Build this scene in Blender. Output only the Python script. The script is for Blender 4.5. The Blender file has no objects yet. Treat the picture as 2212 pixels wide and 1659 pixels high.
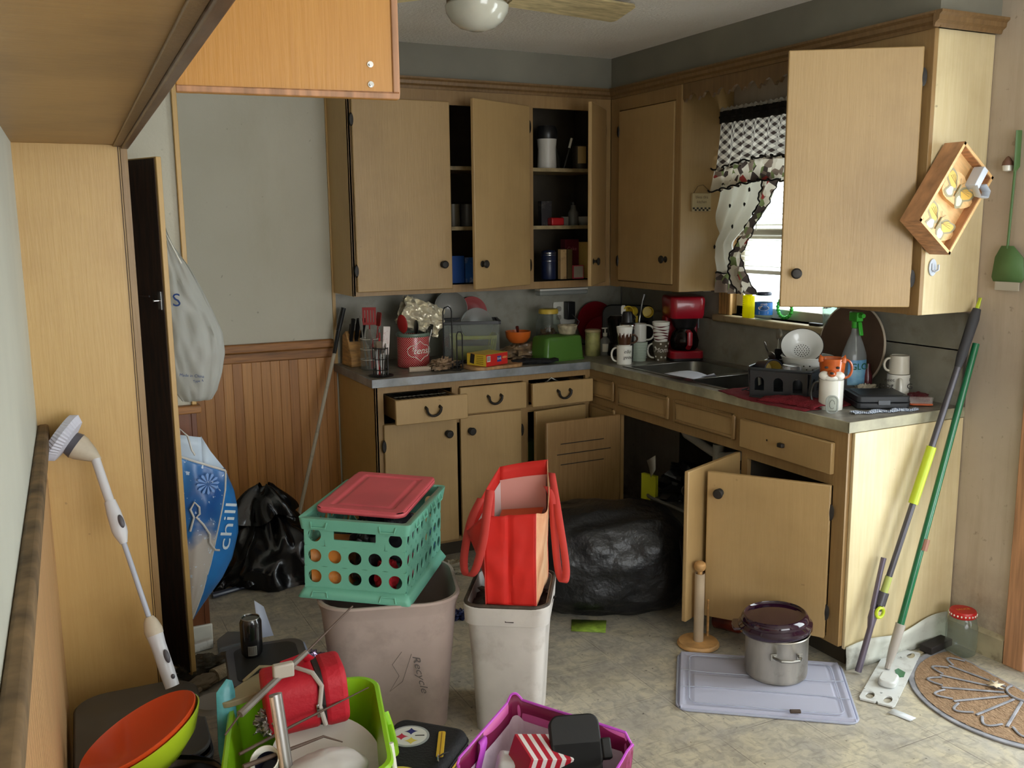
import bpy, bmesh, math, random
from mathutils import Matrix, Vector, noise as mnoise
random.seed(7)
sc = bpy.context.scene
COL = sc.collection
PI = math.pi
# ---------------------------------------------------------------- camera, world, lights, exposure
R2 = Vector((0.892846, -0.449146, -0.032)); 
_ya, _pi, _ro = 0.4655, -0.1669, -0.0098
_F = Vector((math.sin(_ya)*math.cos(_pi), math.cos(_ya)*math.cos(_pi), math.sin(_pi)))
_R = Vector((math.cos(_ya), -math.sin(_ya), 0)); _U = _R.cross(_F)
_R2 = _R*math.cos(_ro)+_U*math.sin(_ro); _U2 = -_R*math.sin(_ro)+_U*math.cos(_ro)
cam_d = bpy.data.cameras.new('camera'); cam = bpy.data.objects.new('camera', cam_d); COL.objects.link(cam)
m3 = Matrix((_R2, _U2, -_F)).transposed()
cam.matrix_world = Matrix.Translation((-3.0594, -4.6535, 1.6004)) @ m3.to_4x4()
cam_d.sensor_width = 36; cam_d.sensor_fit = 'HORIZONTAL'; cam_d.lens = 2046.65*36/2212
cam_d.clip_start = 0.02
sc.camera = cam
w = bpy.data.worlds.new('daylight'); sc.world = w; w.use_nodes = True
bg = w.node_tree.nodes['Background']; bg.inputs[0].default_value = (0.90, 0.955, 1.0, 1); bg.inputs[1].default_value = 3.2
def area(name, loc, direction, sx, sy, power, col=(1, 1, 1)):
    l = bpy.data.lights.new(name, 'AREA'); l.shape = 'RECTANGLE'; l.size = sx; l.size_y = sy; l.energy = power; l.color = col
    o = bpy.data.objects.new(name, l); COL.objects.link(o); o.location = loc
    o.rotation_euler = Vector(direction).to_track_quat('-Z', 'Y').to_euler(); return o
# daylight entering through the glazed entry door, the sink window and the rear opening, plus an added side fill
area('entry_daylight', (0.45, -3.16, 1.25), (-1, 0.12, 0.02), 1.0, 1.9, 26, (0.95, 0.98, 1.0))
area('sink_window_daylight', (1.15, -1.33, 2.9), (-1, 0, -1.1), 1.2, 1.0, 30, (0.95, 0.98, 1.0))
area('rear_opening_daylight', (-1.5, -6.62, 1.45), (0.0, 1, 0.85), 1.9, 1.7, 26, (1.0, 0.97, 0.92))
area('side_fill_light', (-3.95, -5.85, 1.4), (1, 0.62, 0.12), 1.2, 1.7, 30, (1.0, 0.97, 0.93))  # added fill for the left-facing cabinet sides; no side opening is modelled
sc.view_settings.view_transform = 'Standard'
sc.view_settings.look = 'None'
sc.view_settings.exposure = 0.72
sc.view_settings.gamma = 1.0
sc.view_settings.use_curve_mapping = False
# ---------------------------------------------------------------- helpers
def lin(c):
    c = c/255.0
    return c/12.92 if c <= 0.04045 else ((c+0.055)/1.055)**2.4
def rgb(t): return (lin(t[0]), lin(t[1]), lin(t[2]), 1)
MATS = {}
def nd(nt, typ, **kw):
    n = nt.nodes.new(typ)
    for k, v in kw.items(): setattr(n, k, v)
    return n
def mat(name, col, rough=0.5, metal=0.0, var=0.0, vscale=6.0, stretch=None, dark=None, dscale=3.0, damt=0.0, bump=0.0, bscale=60.0,
        trans=0.0, ior=1.45, alpha=1.0, sheen=0.0, coat=0.0, emit=None, estr=0.0, tint2=None, sub=0.0):
    if name in MATS: return MATS[name]
    m = bpy.data.materials.new(name); m.use_nodes = True; nt = m.node_tree; L = nt.links
    b = nt.nodes['Principled BSDF']; b.inputs['Base Color'].default_value = rgb(col)
    b.inputs['Roughness'].default_value = rough; b.inputs['Metallic'].default_value = metal
    b.inputs['IOR'].default_value = ior
    if trans: b.inputs['Transmission Weight'].default_value = trans
    if alpha < 1: b.inputs['Alpha'].default_value = alpha
    if coat: b.inputs['Coat Weight'].default_value = coat
    if emit: b.inputs['Emission Color'].default_value = rgb(emit); b.inputs['Emission Strength'].default_value = estr
    if var or damt or bump:
        tc = nd(nt, 'ShaderNodeTexCoord'); mp = nd(nt, 'ShaderNodeMapping'); L.new(tc.outputs['Object'], mp.inputs[0])
        if stretch: mp.inputs['Scale'].default_value = stretch
        src = None
        if var:
            n = nd(nt, 'ShaderNodeTexNoise'); n.inputs['Scale'].default_value = vscale; n.inputs['Detail'].default_value = 5
            L.new(mp.outputs[0], n.inputs['Vector'])
            mx = nd(nt, 'ShaderNodeMix', data_type='RGBA'); r = nd(nt, 'ShaderNodeMapRange')
            r.inputs[1].default_value = .3; r.inputs[2].default_value = .7
            L.new(n.outputs['Fac'], r.inputs[0]); L.new(r.outputs[0], mx.inputs[0])
            c2 = tint2 if tint2 else tuple(max(0, min(255, c*(1-var))) for c in col)
            c1 = col if tint2 else tuple(max(0, min(255, c*(1+var*.5))) for c in col)
            mx.inputs[6].default_value = rgb(c1); mx.inputs[7].default_value = rgb(c2); src = mx.outputs[2]
        if damt:
            n2 = nd(nt, 'ShaderNodeTexNoise'); n2.inputs['Scale'].default_value = dscale; n2.inputs['Detail'].default_value = 8; n2.inputs['Roughness'].default_value = .65
            L.new(tc.outputs['Object'], n2.inputs['Vector'])
            r2 = nd(nt, 'ShaderNodeMapRange'); r2.inputs[1].default_value = .52; r2.inputs[2].default_value = .75; r2.inputs[4].default_value = damt
            L.new(n2.outputs['Fac'], r2.inputs[0])
            m2 = nd(nt, 'ShaderNodeMix', data_type='RGBA'); L.new(r2.outputs[0], m2.inputs[0])
            if src: L.new(src, m2.inputs[6])
            else: m2.inputs[6].default_value = rgb(col)
            m2.inputs[7].default_value = rgb(dark or (60, 45, 30)); src = m2.outputs[2]
        if src: L.new(src, b.inputs['Base Color'])
        if bump:
            n3 = nd(nt, 'ShaderNodeTexNoise'); n3.inputs['Scale'].default_value = bscale; n3.inputs['Detail'].default_value = 3
            L.new(mp.outputs[0], n3.inputs['Vector'])
            bp = nd(nt, 'ShaderNodeBump'); bp.inputs['Strength'].default_value = bump; bp.inputs['Distance'].default_value = .01
            L.new(n3.outputs['Fac'], bp.inputs['Height']); L.new(bp.outputs[0], b.inputs['Normal'])
    MATS[name] = m; return m
def TM(x=0, y=0, z=0, rx=0, ry=0, rz=0, s=1):
    M = Matrix.Translation((x, y, z)) @ Matrix.Rotation(rz, 4, 'Z') @ Matrix.Rotation(ry, 4, 'Y') @ Matrix.Rotation(rx, 4, 'X')
    return M @ Matrix.Scale(s, 4) if s != 1 else M
class MB:
    def __init__(s): s.v = []; s.f = []; s.m = []; s.uv = []
    def add(s, vs, fs, mi=0, M=None, uv=None):
        o = len(s.v)
        for i, p in enumerate(vs):
            p = Vector(p); s.v.append(tuple(M @ p) if M else tuple(p)); s.uv.append(uv[i] if uv else (0, 0))
        for f in fs: s.f.append(tuple(o+i for i in f)); s.m.append(mi)
        return s
    def box(s, cx, cy, cz, sx, sy, sz, M=None, mi=0):
        a, b, c = sx/2, sy/2, sz/2
        vs = [(cx+i*a, cy+j*b, cz+k*c) for i in (-1, 1) for j in (-1, 1) for k in (-1, 1)]
        return s.add(vs, [(0, 1, 3, 2), (4, 6, 7, 5), (0, 4, 5, 1), (2, 3, 7, 6), (0, 2, 6, 4), (1, 5, 7, 3)], mi, M)
    def bb(s, x0, x1, y0, y1, z0, z1, M=None, mi=0):
        return s.box((x0+x1)/2, (y0+y1)/2, (z0+z1)/2, abs(x1-x0), abs(y1-y0), abs(z1-z0), M, mi)
    def lathe(s, prof, n=32, M=None, mi=0, sx=1, sy=1, a0=0, a1=None):
        vs = []; fs = []; full = a1 is None; A = 2*PI if full else a1-a0; k = n if full else n+1; uv = []
        for j, (r, z) in enumerate(prof):
            for i in range(k):
                a = a0+A*i/n; vs.append((r*math.cos(a)*sx, r*math.sin(a)*sy, z)); uv.append((i/n, z))
        for j in range(len(prof)-1):
            for i in range(n):
                i2 = (i+1) % k
                fs.append((j*k+i, j*k+i2, (j+1)*k+i2, (j+1)*k+i))
        return s.add(vs, fs, mi, M, uv)
    def cyl(s, p0, p1, r0, r1=None, n=20, mi=0, cap=True):
        p0 = Vector(p0); p1 = Vector(p1); r1 = r0 if r1 is None else r1
        q = (p1-p0).to_track_quat('Z', 'Y').to_matrix().to_4x4(); M = Matrix.Translation(p0) @ q; h = (p1-p0).length
        prof = [(r0, 0), (r1, h)]
        s.lathe(prof, n, M, mi)
        if cap:
            for r, z in ((r0, 0), (r1, h)):
                s.add([(r*math.cos(2*PI*i/n), r*math.sin(2*PI*i/n), z) for i in range(n)], [tuple(range(n)) if z else tuple(reversed(range(n)))], mi, M)
        return s
    def tube(s, pts, r, n=8, closed=False, mi=0, flat=None):
        pts = [Vector(p) for p in pts]; k = len(pts); rs = r if isinstance(r, (list, tuple)) else [r]*k
        vs = []; fs = []; prevx = None
        for i, p in enumerate(pts):
            if closed: t = pts[(i+1) % k]-pts[i-1]
            else: t = pts[min(i+1, k-1)]-pts[max(i-1, 0)]
            t.normalize()
            if prevx is None:
                x = t.cross(Vector((0, 0, 1)));
                if x.length < 1e-3: x = t.cross(Vector((0, 1, 0)))
            else: x = prevx-t*prevx.dot(t)
            x.normalize(); y = t.cross(x); prevx = x
            fx, fy = flat if flat else (1, 1)
            for j in range(n):
                a = 2*PI*j/n; vs.append(tuple(p+x*(rs[i]*fx*math.cos(a))+y*(rs[i]*fy*math.sin(a))))
        for i in range(k if closed else k-1):
            i2 = (i+1) % k
            for j in range(n):
                j2 = (j+1) % n; fs.append((i*n+j, i*n+j2, i2*n+j2, i2*n+j))
        if not closed: fs.append(tuple(reversed(range(n)))); fs.append(tuple((k-1)*n+j for j in range(n)))
        return s.add(vs, fs, mi)
    def prism(s, poly, z0, z1, M=None, mi=0):
        n = len(poly); vs = [(x, y, z0) for x, y in poly]+[(x, y, z1) for x, y in poly]
        fs = [tuple(reversed(range(n))), tuple(range(n, 2*n))]+[(i, (i+1) % n, n+(i+1) % n, n+i) for i in range(n)]
        return s.add(vs, fs, mi, M)
    def grid(s, fn, nu, nv, M=None, mi=0, closeu=False):
        vs = []; fs = []; uv = []; k = nu if closeu else nu+1
        for j in range(nv+1):
            for i in range(k): vs.append(fn(i/nu, j/nv)); uv.append((i/nu, j/nv))
        for j in range(nv):
            for i in range(nu):
                i2 = (i+1) % k if closeu else i+1
                fs.append((j*k+i, j*k+i2, (j+1)*k+i2, (j+1)*k+i))
        return s.add(vs, fs, mi, M, uv)
    def blob(s, c, rx, ry, rz, amp=.15, fr=3, seed=0, nu=32, nv=20, M=None, mi=0, pw=1.0, zmin=None):
        def fn(u, v):
            a = 2*PI*u; b = PI*(v-.5)
            d = Vector((math.cos(b)*math.cos(a), math.cos(b)*math.sin(a), math.sin(b)))
            if pw != 1: d = Vector([math.copysign(abs(q)**pw, q) for q in d])
            k = 1+amp*mnoise.noise(d*fr+Vector((seed*7.3, seed, 0)))+amp*.5*mnoise.noise(d*fr*3+Vector((seed, 3, 0)))
            z = c[2]+rz*d.z*k
            if zmin is not None: z = max(z, zmin)
            return (c[0]+rx*d.x*k, c[1]+ry*d.y*k, z)
        return s.grid(fn, nu, nv, M, mi, closeu=True)
def rrect(w, h, r, n=5, cx=0, cy=0):
    out = []
    for (sx, sy, a) in ((1, 1, 0), (-1, 1, 90), (-1, -1, 180), (1, -1, 270)):
        for i in range(n+1):
            t = math.radians(a+90*i/n); out.append((cx+sx*(w/2-r)+r*math.cos(t), cy+sy*(h/2-r)+r*math.sin(t)))
    return out
def obj(name, mb, mats, parent=None, smooth=True, ang=35, bevel=0, bseg=2, solid=0, soff=0, sub=0, M=None, loc=None):
    me = bpy.data.meshes.new(name); me.from_pydata(mb.v, [], mb.f)
    if not isinstance(mats, (list, tuple)): mats = [mats]
    for m in mats: me.materials.append(m)
    me.polygons.foreach_set('material_index', mb.m)
    ul = me.uv_layers.new(name='UVMap'); vi = [0]*len(me.loops); me.loops.foreach_get('vertex_index', vi)
    ul.data.foreach_set('uv', [c for i in vi for c in mb.uv[i]])
    bm = bmesh.new(); bm.from_mesh(me); bmesh.ops.remove_doubles(bm, verts=bm.verts, dist=1e-6); bmesh.ops.recalc_face_normals(bm, faces=bm.faces); bm.to_mesh(me); bm.free()
    if smooth:
        me.polygons.foreach_set('use_smooth', [True]*len(me.polygons)); me.set_sharp_from_angle(angle=math.radians(ang))
    o = bpy.data.objects.new(name, me); COL.objects.link(o)
    if M is not None: o.matrix_basis = M
    elif loc: o.location = loc
    if parent: o.parent = parent
    if solid: d = o.modifiers.new('solid', 'SOLIDIFY'); d.thickness = solid; d.offset = soff
    if bevel: d = o.modifiers.new('bevel', 'BEVEL'); d.width = bevel; d.segments = bseg; d.limit_method = 'ANGLE'; d.angle_limit = math.radians(40)
    if sub: d = o.modifiers.new('sub', 'SUBSURF'); d.levels = sub; d.render_levels = sub
    return o
def tag(o, label, cat, group=None):
    o['label'] = label; o['category'] = cat
    if group: o['group'] = group
    return o
def thing(name, label, cat, x=0, y=0, z=0, rz=0, rx=0, ry=0, group=None):
    o = bpy.data.objects.new(name, None); COL.objects.link(o); o.empty_display_size = .05
    o.matrix_basis = TM(x, y, z, rx, ry, rz); return tag(o, label, cat, group)
def struct(name, mb, m, label=None, cat=None, **kw):
    o = obj(name, mb, m, **kw); o['kind'] = 'structure'
    if label: o['label'] = label; o['category'] = cat or name.split('_')[0]
    return o
def copytree(o, parent=None):
    c = o.copy(); COL.objects.link(c); c.parent = parent
    for ch in [k for k in bpy.data.objects if k.parent == o]: copytree(ch, c)
    return c
def textmb(txt, size, mb=None, M=None, ext=.0004, bend=None, shear=0, mi=0, align='CENTER', wid=None):
    """lettering as mesh; lies in XZ plane facing -Y (M places it); bend=radius wraps it round a vertical cylinder"""
    cu = bpy.data.curves.new('t', 'FONT'); cu.body = txt; cu.size = size; cu.extrude = 0; cu.align_x = align; cu.align_y = 'CENTER'; cu.shear = shear; cu.resolution_u = 3
    ob = bpy.data.objects.new('t', cu); COL.objects.link(ob); bpy.context.view_layer.update()
    dg = bpy.context.evaluated_depsgraph_get(); me = bpy.data.meshes.new_from_object(ob.evaluated_get(dg))
    vs = [(v.co.x, v.co.y) for v in me.vertices]; fs = [tuple(p.vertices) for p in me.polygons]
    bpy.data.objects.remove(ob); bpy.data.curves.remove(cu); bpy.data.meshes.remove(me)
    if wid and vs:
        w0 = max(a for a, b in vs)-min(a for a, b in vs); vs = [(a*wid/w0, b) for a, b in vs]
    out = []
    for a, b in vs:
        if bend: t = a/bend; out.append((bend*math.sin(t), -bend*math.cos(t), b))
        else: out.append((a, 0, b))
    mb = mb or MB(); mb.add(out, fs, mi, M); return mb
# ---------------------------------------------------------------- materials of the shell
def nodemat(name, rough=.5):
    m = bpy.data.materials.new(name); m.use_nodes = True; nt = m.node_tree
    b = nt.nodes['Principled BSDF']; b.inputs['Roughness'].default_value = rough; MATS[name] = m
    return m, nt, nt.links, b
def math_(nt, op, a, b=None, c=None):
    n = nd(nt, 'ShaderNodeMath', operation=op)
    for i, q in enumerate((a, b, c)):
        if q is None: continue
        if isinstance(q, (int, float)): n.inputs[i].default_value = q
        else: nt.links.new(q, n.inputs[i])
    return n.outputs[0]
def mix_(nt, f, a, b):
    n = nd(nt, 'ShaderNodeMix', data_type='RGBA')
    if isinstance(f, (int, float)): n.inputs[0].default_value = f
    else: nt.links.new(f, n.inputs[0])
    for i, q in ((6, a), (7, b)):
        if isinstance(q, tuple): n.inputs[i].default_value = rgb(q)
        else: nt.links.new(q, n.inputs[i])
    return n.outputs[2]
def coords(nt, scale=None, rot=None, loc=None, out='Object'):
    tc = nd(nt, 'ShaderNodeTexCoord')
    if not (scale or rot or loc): return tc.outputs[out]
    mp = nd(nt, 'ShaderNodeMapping'); nt.links.new(tc.outputs[out], mp.inputs[0])
    if scale: mp.inputs['Scale'].default_value = scale
    if rot: mp.inputs['Rotation'].default_value = rot
    if loc: mp.inputs['Location'].default_value = loc
    return mp.outputs[0]
def noise_(nt, vec, scale, detail=4, rough=.5, lo=.3, hi=.7, dist=0):
    n = nd(nt, 'ShaderNodeTexNoise'); nt.links.new(vec, n.inputs['Vector']); n.inputs['Scale'].default_value = scale
    n.inputs['Detail'].default_value = detail; n.inputs['Roughness'].default_value = rough; n.inputs['Distortion'].default_value = dist
    r = nd(nt, 'ShaderNodeMapRange'); r.inputs[1].default_value = lo; r.inputs[2].default_value = hi; nt.links.new(n.outputs['Fac'], r.inputs[0]); return r.outputs[0]
def sep(nt, v):
    n = nd(nt, 'ShaderNodeSeparateXYZ'); nt.links.new(v, n.inputs[0]); return n.outputs
def bump_(nt, b, h, st=.3, d=.01):
    n = nd(nt, 'ShaderNodeBump'); n.inputs['Strength'].default_value = st; n.inputs['Distance'].default_value = d
    nt.links.new(h, n.inputs['Height']); nt.links.new(n.outputs[0], b.inputs['Normal'])
def glassmat(name, tint=(235, 240, 240), dens=.12, rough=.03, milky=None):
    """thin clear glass or plastic: see-through with a surface reflection and an optional milky body"""
    m = bpy.data.materials.new(name); m.use_nodes = True; nt = m.node_tree; nt.nodes.clear(); L = nt.links
    o = nd(nt, 'ShaderNodeOutputMaterial'); t = nd(nt, 'ShaderNodeBsdfTransparent'); t.inputs[0].default_value = rgb(tint)
    g = nd(nt, 'ShaderNodeBsdfGlossy'); g.inputs['Roughness'].default_value = rough
    fr = nd(nt, 'ShaderNodeLayerWeight'); fr.inputs[0].default_value = .5; fo = math_(nt, 'MULTIPLY', math_(nt, 'POWER', fr.outputs[1], 4.0), .6)
    x = nd(nt, 'ShaderNodeMixShader'); L.new(math_(nt, 'ADD', fo, .035), x.inputs[0]); L.new(t.outputs[0], x.inputs[1]); L.new(g.outputs[0], x.inputs[2])
    last = x.outputs[0]
    if dens:
        d = nd(nt, 'ShaderNodeBsdfDiffuse'); d.inputs[0].default_value = rgb(milky or (225, 228, 225))
        tr = nd(nt, 'ShaderNodeBsdfTranslucent'); tr.inputs[0].default_value = rgb(milky or (225, 228, 225)); a = nd(nt, 'ShaderNodeMixShader'); a.inputs[0].default_value = .4
        L.new(d.outputs[0], a.inputs[1]); L.new(tr.outputs[0], a.inputs[2])
        y = nd(nt, 'ShaderNodeMixShader'); y.inputs[0].default_value = dens; L.new(last, y.inputs[1]); L.new(a.outputs[0], y.inputs[2]); last = y.outputs[0]
    L.new(last, o.inputs[0]); MATS[name] = m; return m
# cabinet paint: yellowed maple-tone with vertical brush grain, greasy wear
def cabmat(name, col, col2, wear=.35, wcol=(96, 66, 34), gs=(26, 26, 1.6)):
    m, nt, L, b = nodemat(name, .42)
    v = coords(nt, gs); o = coords(nt)
    c = mix_(nt, noise_(nt, v, 3.0, 5, .6), col, col2)
    c = mix_(nt, math_(nt, 'MULTIPLY', noise_(nt, o, 2.2, 6, .6, .45, .8), wear), c, wcol)
    c = mix_(nt, math_(nt, 'MULTIPLY', noise_(nt, o, 30, 2, .5, .76, .82), .5), c, (80, 54, 32))
    L.new(c, b.inputs['Base Color']); bump_(nt, b, noise_(nt, v, 6, 3), .08, .004); return m
CAB = cabmat('aged_cabinet_paint', (175, 145, 98), (170, 140, 93))
CABF = cabmat('cabinet_frame_paint', (156, 126, 82), (144, 113, 71), .5)
CABY = cabmat('yellow_plywood', (200, 164, 102), (195, 158, 96), .4, (140, 96, 48))
CABO = cabmat('orange_varnished_door', (194, 138, 60), (186, 129, 52), .15, (120, 78, 36))
CABI = cabmat('cabinet_inner_wood', (150, 118, 76), (128, 98, 60), .4)
CABP = cabmat('peeling_plywood', (216, 200, 160), (206, 188, 144), .4, (128, 96, 58))
DARKIN = mat('dark_stained_door_back', (62, 42, 28), .6, var=.3, vscale=8, stretch=(8, 8, 1))
MOLD = cabmat('molding_wood', (130, 101, 64), (112, 85, 52), .5, (60, 40, 26))
SHELFM = mat('shelf_edge', (150, 132, 96), .6, var=.25, vscale=20)
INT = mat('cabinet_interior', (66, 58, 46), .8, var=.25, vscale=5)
BLACKM = mat('aged_pewter', (44, 40, 36), .5, metal=.3, var=.3, vscale=40)
# painted wall
m, nt, L, b = nodemat('sage_wall_paint', .6); o = coords(nt)
c = mix_(nt, noise_(nt, o, 1.6, 5), (196, 192, 174), (184, 180, 160)); c = mix_(nt, math_(nt, 'MULTIPLY', noise_(nt, o, 34, 1, .5, .74, .82), .5), c, (90, 80, 60))
c = mix_(nt, math_(nt, 'MULTIPLY', noise_(nt, coords(nt, (3, 3, .8)), 1.4, 6, .7, .5, .8), .25), c, (150, 138, 100))
L.new(c, b.inputs['Base Color']); bump_(nt, b, noise_(nt, o, 90, 2), .05); WALL = m
m, nt, L, b = nodemat('stained_right_wall', .6); o = coords(nt); s = sep(nt, o)
c = mix_(nt, noise_(nt, o, 3, 6, .6), (190, 176, 158), (176, 160, 142))
dr = noise_(nt, coords(nt, (14, 14, 1.2)), 1.5, 6, .65, .48, .78)
c = mix_(nt, math_(nt, 'MULTIPLY', dr, .35), c, (140, 116, 84))
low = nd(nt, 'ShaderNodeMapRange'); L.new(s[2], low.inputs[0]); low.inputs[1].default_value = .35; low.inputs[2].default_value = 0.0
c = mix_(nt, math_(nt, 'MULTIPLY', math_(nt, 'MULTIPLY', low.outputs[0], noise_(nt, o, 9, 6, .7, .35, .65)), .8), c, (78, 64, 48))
c = mix_(nt, math_(nt, 'MULTIPLY', noise_(nt, o, 26, 3, .6, .66, .74), .5), c, (104, 88, 66))
L.new(c, b.inputs['Base Color']); RWALL = m
SOFF = mat('soffit_paint', (122, 119, 106), .7, var=.08, vscale=3, damt=.35, dark=(100, 96, 84), dscale=2)
BSPL = mat('backsplash_laminate', (150, 147, 134), .45, var=.1, vscale=8, damt=.5, dark=(96, 86, 64), dscale=9)
LWALL = mat('pale_left_wall', (205, 208, 196), .55, var=.06, vscale=2)
m, nt, L, b = nodemat('popcorn_ceiling', .9); o = coords(nt)
c = mix_(nt, noise_(nt, o, 2, 4), (240, 236, 226), (230, 225, 214)); L.new(c, b.inputs['Base Color']); bump_(nt, b, noise_(nt, o, 75, 3, .6), .5, .010); CEIL = m
# sheet vinyl floor: mottled stone tiles, 30.7 cm, grout lines parallel to the walls
m, nt, L, b = nodemat('sheet_vinyl_floor', .38); o = coords(nt); s = sep(nt, o); P = .307
def edge(c, off): # distance to nearest grid line
    f = math_(nt, 'FRACT', math_(nt, 'DIVIDE', math_(nt, 'ADD', c, off+50*P), P)); return math_(nt, 'MULTIPLY', math_(nt, 'SUBTRACT', .5, math_(nt, 'ABSOLUTE', math_(nt, 'SUBTRACT', f, .5))), P)
ex = edge(s[0], .635); ey = edge(s[1], 2.475); e = math_(nt, 'MINIMUM', ex, ey)
n1 = noise_(nt, o, 7, 8, .62, .38, .62, .6); n2 = noise_(nt, o, 22, 6, .6, .45, .6, 1.2)
c = mix_(nt, n1, (196, 187, 163), (170, 164, 152)); c = mix_(nt, math_(nt, 'MULTIPLY', n2, .5), c, (138, 134, 126))
n3 = noise_(nt, coords(nt, (1, 5, 1), (0, 0, .7)), 12, 4, .6, .56, .66); n4 = noise_(nt, coords(nt, (5, 1, 1), (0, 0, .7)), 12, 4, .6, .56, .66)
c = mix_(nt, math_(nt, 'MULTIPLY', math_(nt, 'MAXIMUM', n3, n4), .35), c, (104, 100, 96))
ln = math_(nt, 'LESS_THAN', e, .0016); ln2 = math_(nt, 'MULTIPLY', math_(nt, 'LESS_THAN', math_(nt, 'ABSOLUTE', math_(nt, 'SUBTRACT', e, .012)), .005), .22)
c = mix_(nt, math_(nt, 'MULTIPLY', math_(nt, 'MAXIMUM', ln, ln2), noise_(nt, o, 5, 3, .5, .35, .65)), c, (100, 95, 88))
c = mix_(nt, math_(nt, 'MULTIPLY', noise_(nt, o, 1.7, 7, .7, .5, .72), .35), c, (124, 110, 80))
c = mix_(nt, math_(nt, 'MULTIPLY', noise_(nt, o, 60, 2, .5, .70, .76), .8), c, (44, 38, 30))
L.new(c, b.inputs['Base Color']); rr = nd(nt, 'ShaderNodeMapRange'); L.new(n1, rr.inputs[0]); rr.inputs[3].default_value = .3; rr.inputs[4].default_value = .5; L.new(rr.outputs[0], b.inputs['Roughness']); FLOOR = m
def boardmat(name, a, b2, axis=0, pitch=.0455):
    m, nt, L, b = nodemat(name, .45); o = coords(nt); s = sep(nt, o)
    k = math_(nt, 'FLOOR', math_(nt, 'DIVIDE', s[axis], pitch)); wn = nd(nt, 'ShaderNodeTexWhiteNoise', noise_dimensions='1D'); L.new(k, wn.inputs['W'])
    c = mix_(nt, wn.outputs['Value'], a, b2)
    g = noise_(nt, coords(nt, (30, 30, 1.2)), 3, 6, .6); c = mix_(nt, math_(nt, 'MULTIPLY', g, .35), c, (92, 52, 22)); L.new(c, b.inputs['Base Color']); return m
WAIN = boardmat('wainscot_boards', (200, 142, 76), (170, 114, 58)); WAIN2 = boardmat('dark_wainscot_boards', (120, 70, 40), (104, 58, 32)); WAINL = boardmat('left_wainscot_boards', (212, 170, 120), (188, 140, 92), 1)  # left boards are a lighter copy, with daylight put into the colour
RAIL = mat('chair_rail_wood', (156, 106, 58), .5, var=.25, vscale=6, stretch=(1, 12, 12)); RAILD = mat('dusty_rail', (120, 98, 70), .8, var=.35, vscale=14, damt=.6, dark=(86, 72, 54))
TRIMW = mat('door_trim_wood', (180, 132, 96), .45, var=.18, vscale=5, stretch=(14, 14, 1))
WHITEP = mat('white_paint', (215, 212, 200), .5, var=.1); GLASS = glassmat('window_glass', (245, 248, 248), 0)
STEEL = mat('brushed_steel', (150, 148, 142), .28, metal=.95, var=.15, vscale=10); CHROME = mat('chrome', (200, 200, 200), .12, metal=1)
# ---------------------------------------------------------------- the room
struct('floor', MB().bb(-3.6, .12, -6.6, .1, -.06, 0), FLOOR, 'worn sheet vinyl floor with mottled stone tile pattern')
struct('ceiling', MB().bb(-3.6, .12, -6.6, .1, 2.436, 2.5), CEIL, 'off white popcorn textured ceiling')
struct('wall_back', MB().bb(-3.6, .12, 0, .12, 0, 2.436), WALL, 'sage painted back wall above the wood wainscot')
wy0, wy1, wz0, wz1 = -1.70, -.93, 1.15, 2.06      # sink window
dy0, dy1, dz1 = -3.52, -2.60, 2.05                # glazed entry
b_ = MB()
b_.bb(0, .12, wy1, 0, 0, 2.436).bb(0, .12, wy0, wy1, 0, wz0).bb(0, .12, wy0, wy1, wz1, 2.436).bb(0, .12, dy1, wy0, 0, 2.436).bb(0, .12, dy0, dy1, dz1, 2.436).bb(0, .12, -6.6, dy0, 0, 2.436)
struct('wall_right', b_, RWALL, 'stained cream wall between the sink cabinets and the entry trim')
b_ = MB().bb(-3.6, -2.7, -6.72, -6.6, 0, 2.436).bb(-.4, .12, -6.72, -6.6, 0, 2.436).bb(-2.7, -.4, -6.72, -6.6, 0, .4).bb(-2.7, -.4, -6.72, -6.6, 2.2, 2.436)
struct('wall_rear', b_, LWALL, 'rear wall with a wide opening')
LW = TM(-3.082, -1.594, 0, rz=-math.atan(.032))   # left wall runs slightly off square
struct('wall_left', MB().bb(-.12, 0, -5.1, 1.62, 0, 2.436), LWALL, 'pale painted left wall above a dusty chair rail', M=LW)
def boards(L_, h, pitch=.0455, gr=.003, dep=.0025):
    """board face in XZ, front toward -Y, from x=0..L_"""
    pts = []; x = 0
    while x < L_-1e-6:
        e = min(x+pitch, L_); pts += [(x, 0), (x+gr/2, -dep), (e-gr/2, -dep)]; x = e
    pts.append((L_, 0)); mb = MB(); vs = [(a, c, 0) for a, c in pts]+[(a, c, h) for a, c in pts]; n = len(pts)
    return mb.add(vs, [(i, i+1, n+i+1, n+i) for i in range(n-1)])
struct('wainscot_back', boards(1.38, 1.0), WAIN, 'orange brown vertical board wainscot on the back wall', 'wainscot', M=TM(-3.1, -.008, 0), smooth=False)
struct('trim_1', MB().bb(-3.1, -1.735, -.034, 0, 1.0, 1.042).bb(-3.1, -1.735, -.022, 0, .95, 1.0), RAIL, 'brown chair rail along the back wall', 'chair rail', bevel=.006)
struct('wainscot_left', boards(3.9, .98), WAINL, 'board wainscot on the left wall with daylight put into its colour', 'wainscot', M=LW @ TM(.012, -3.9, 0, rz=PI/2), smooth=False)
struct('trim_2', MB().bb(0, .030, -4.2, 0, .985, 1.036).bb(0, .020, -4.2, 0, .93, .985), RAILD, 'dusty chair rail on the left wall', 'chair rail', M=LW, bevel=.008)
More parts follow.
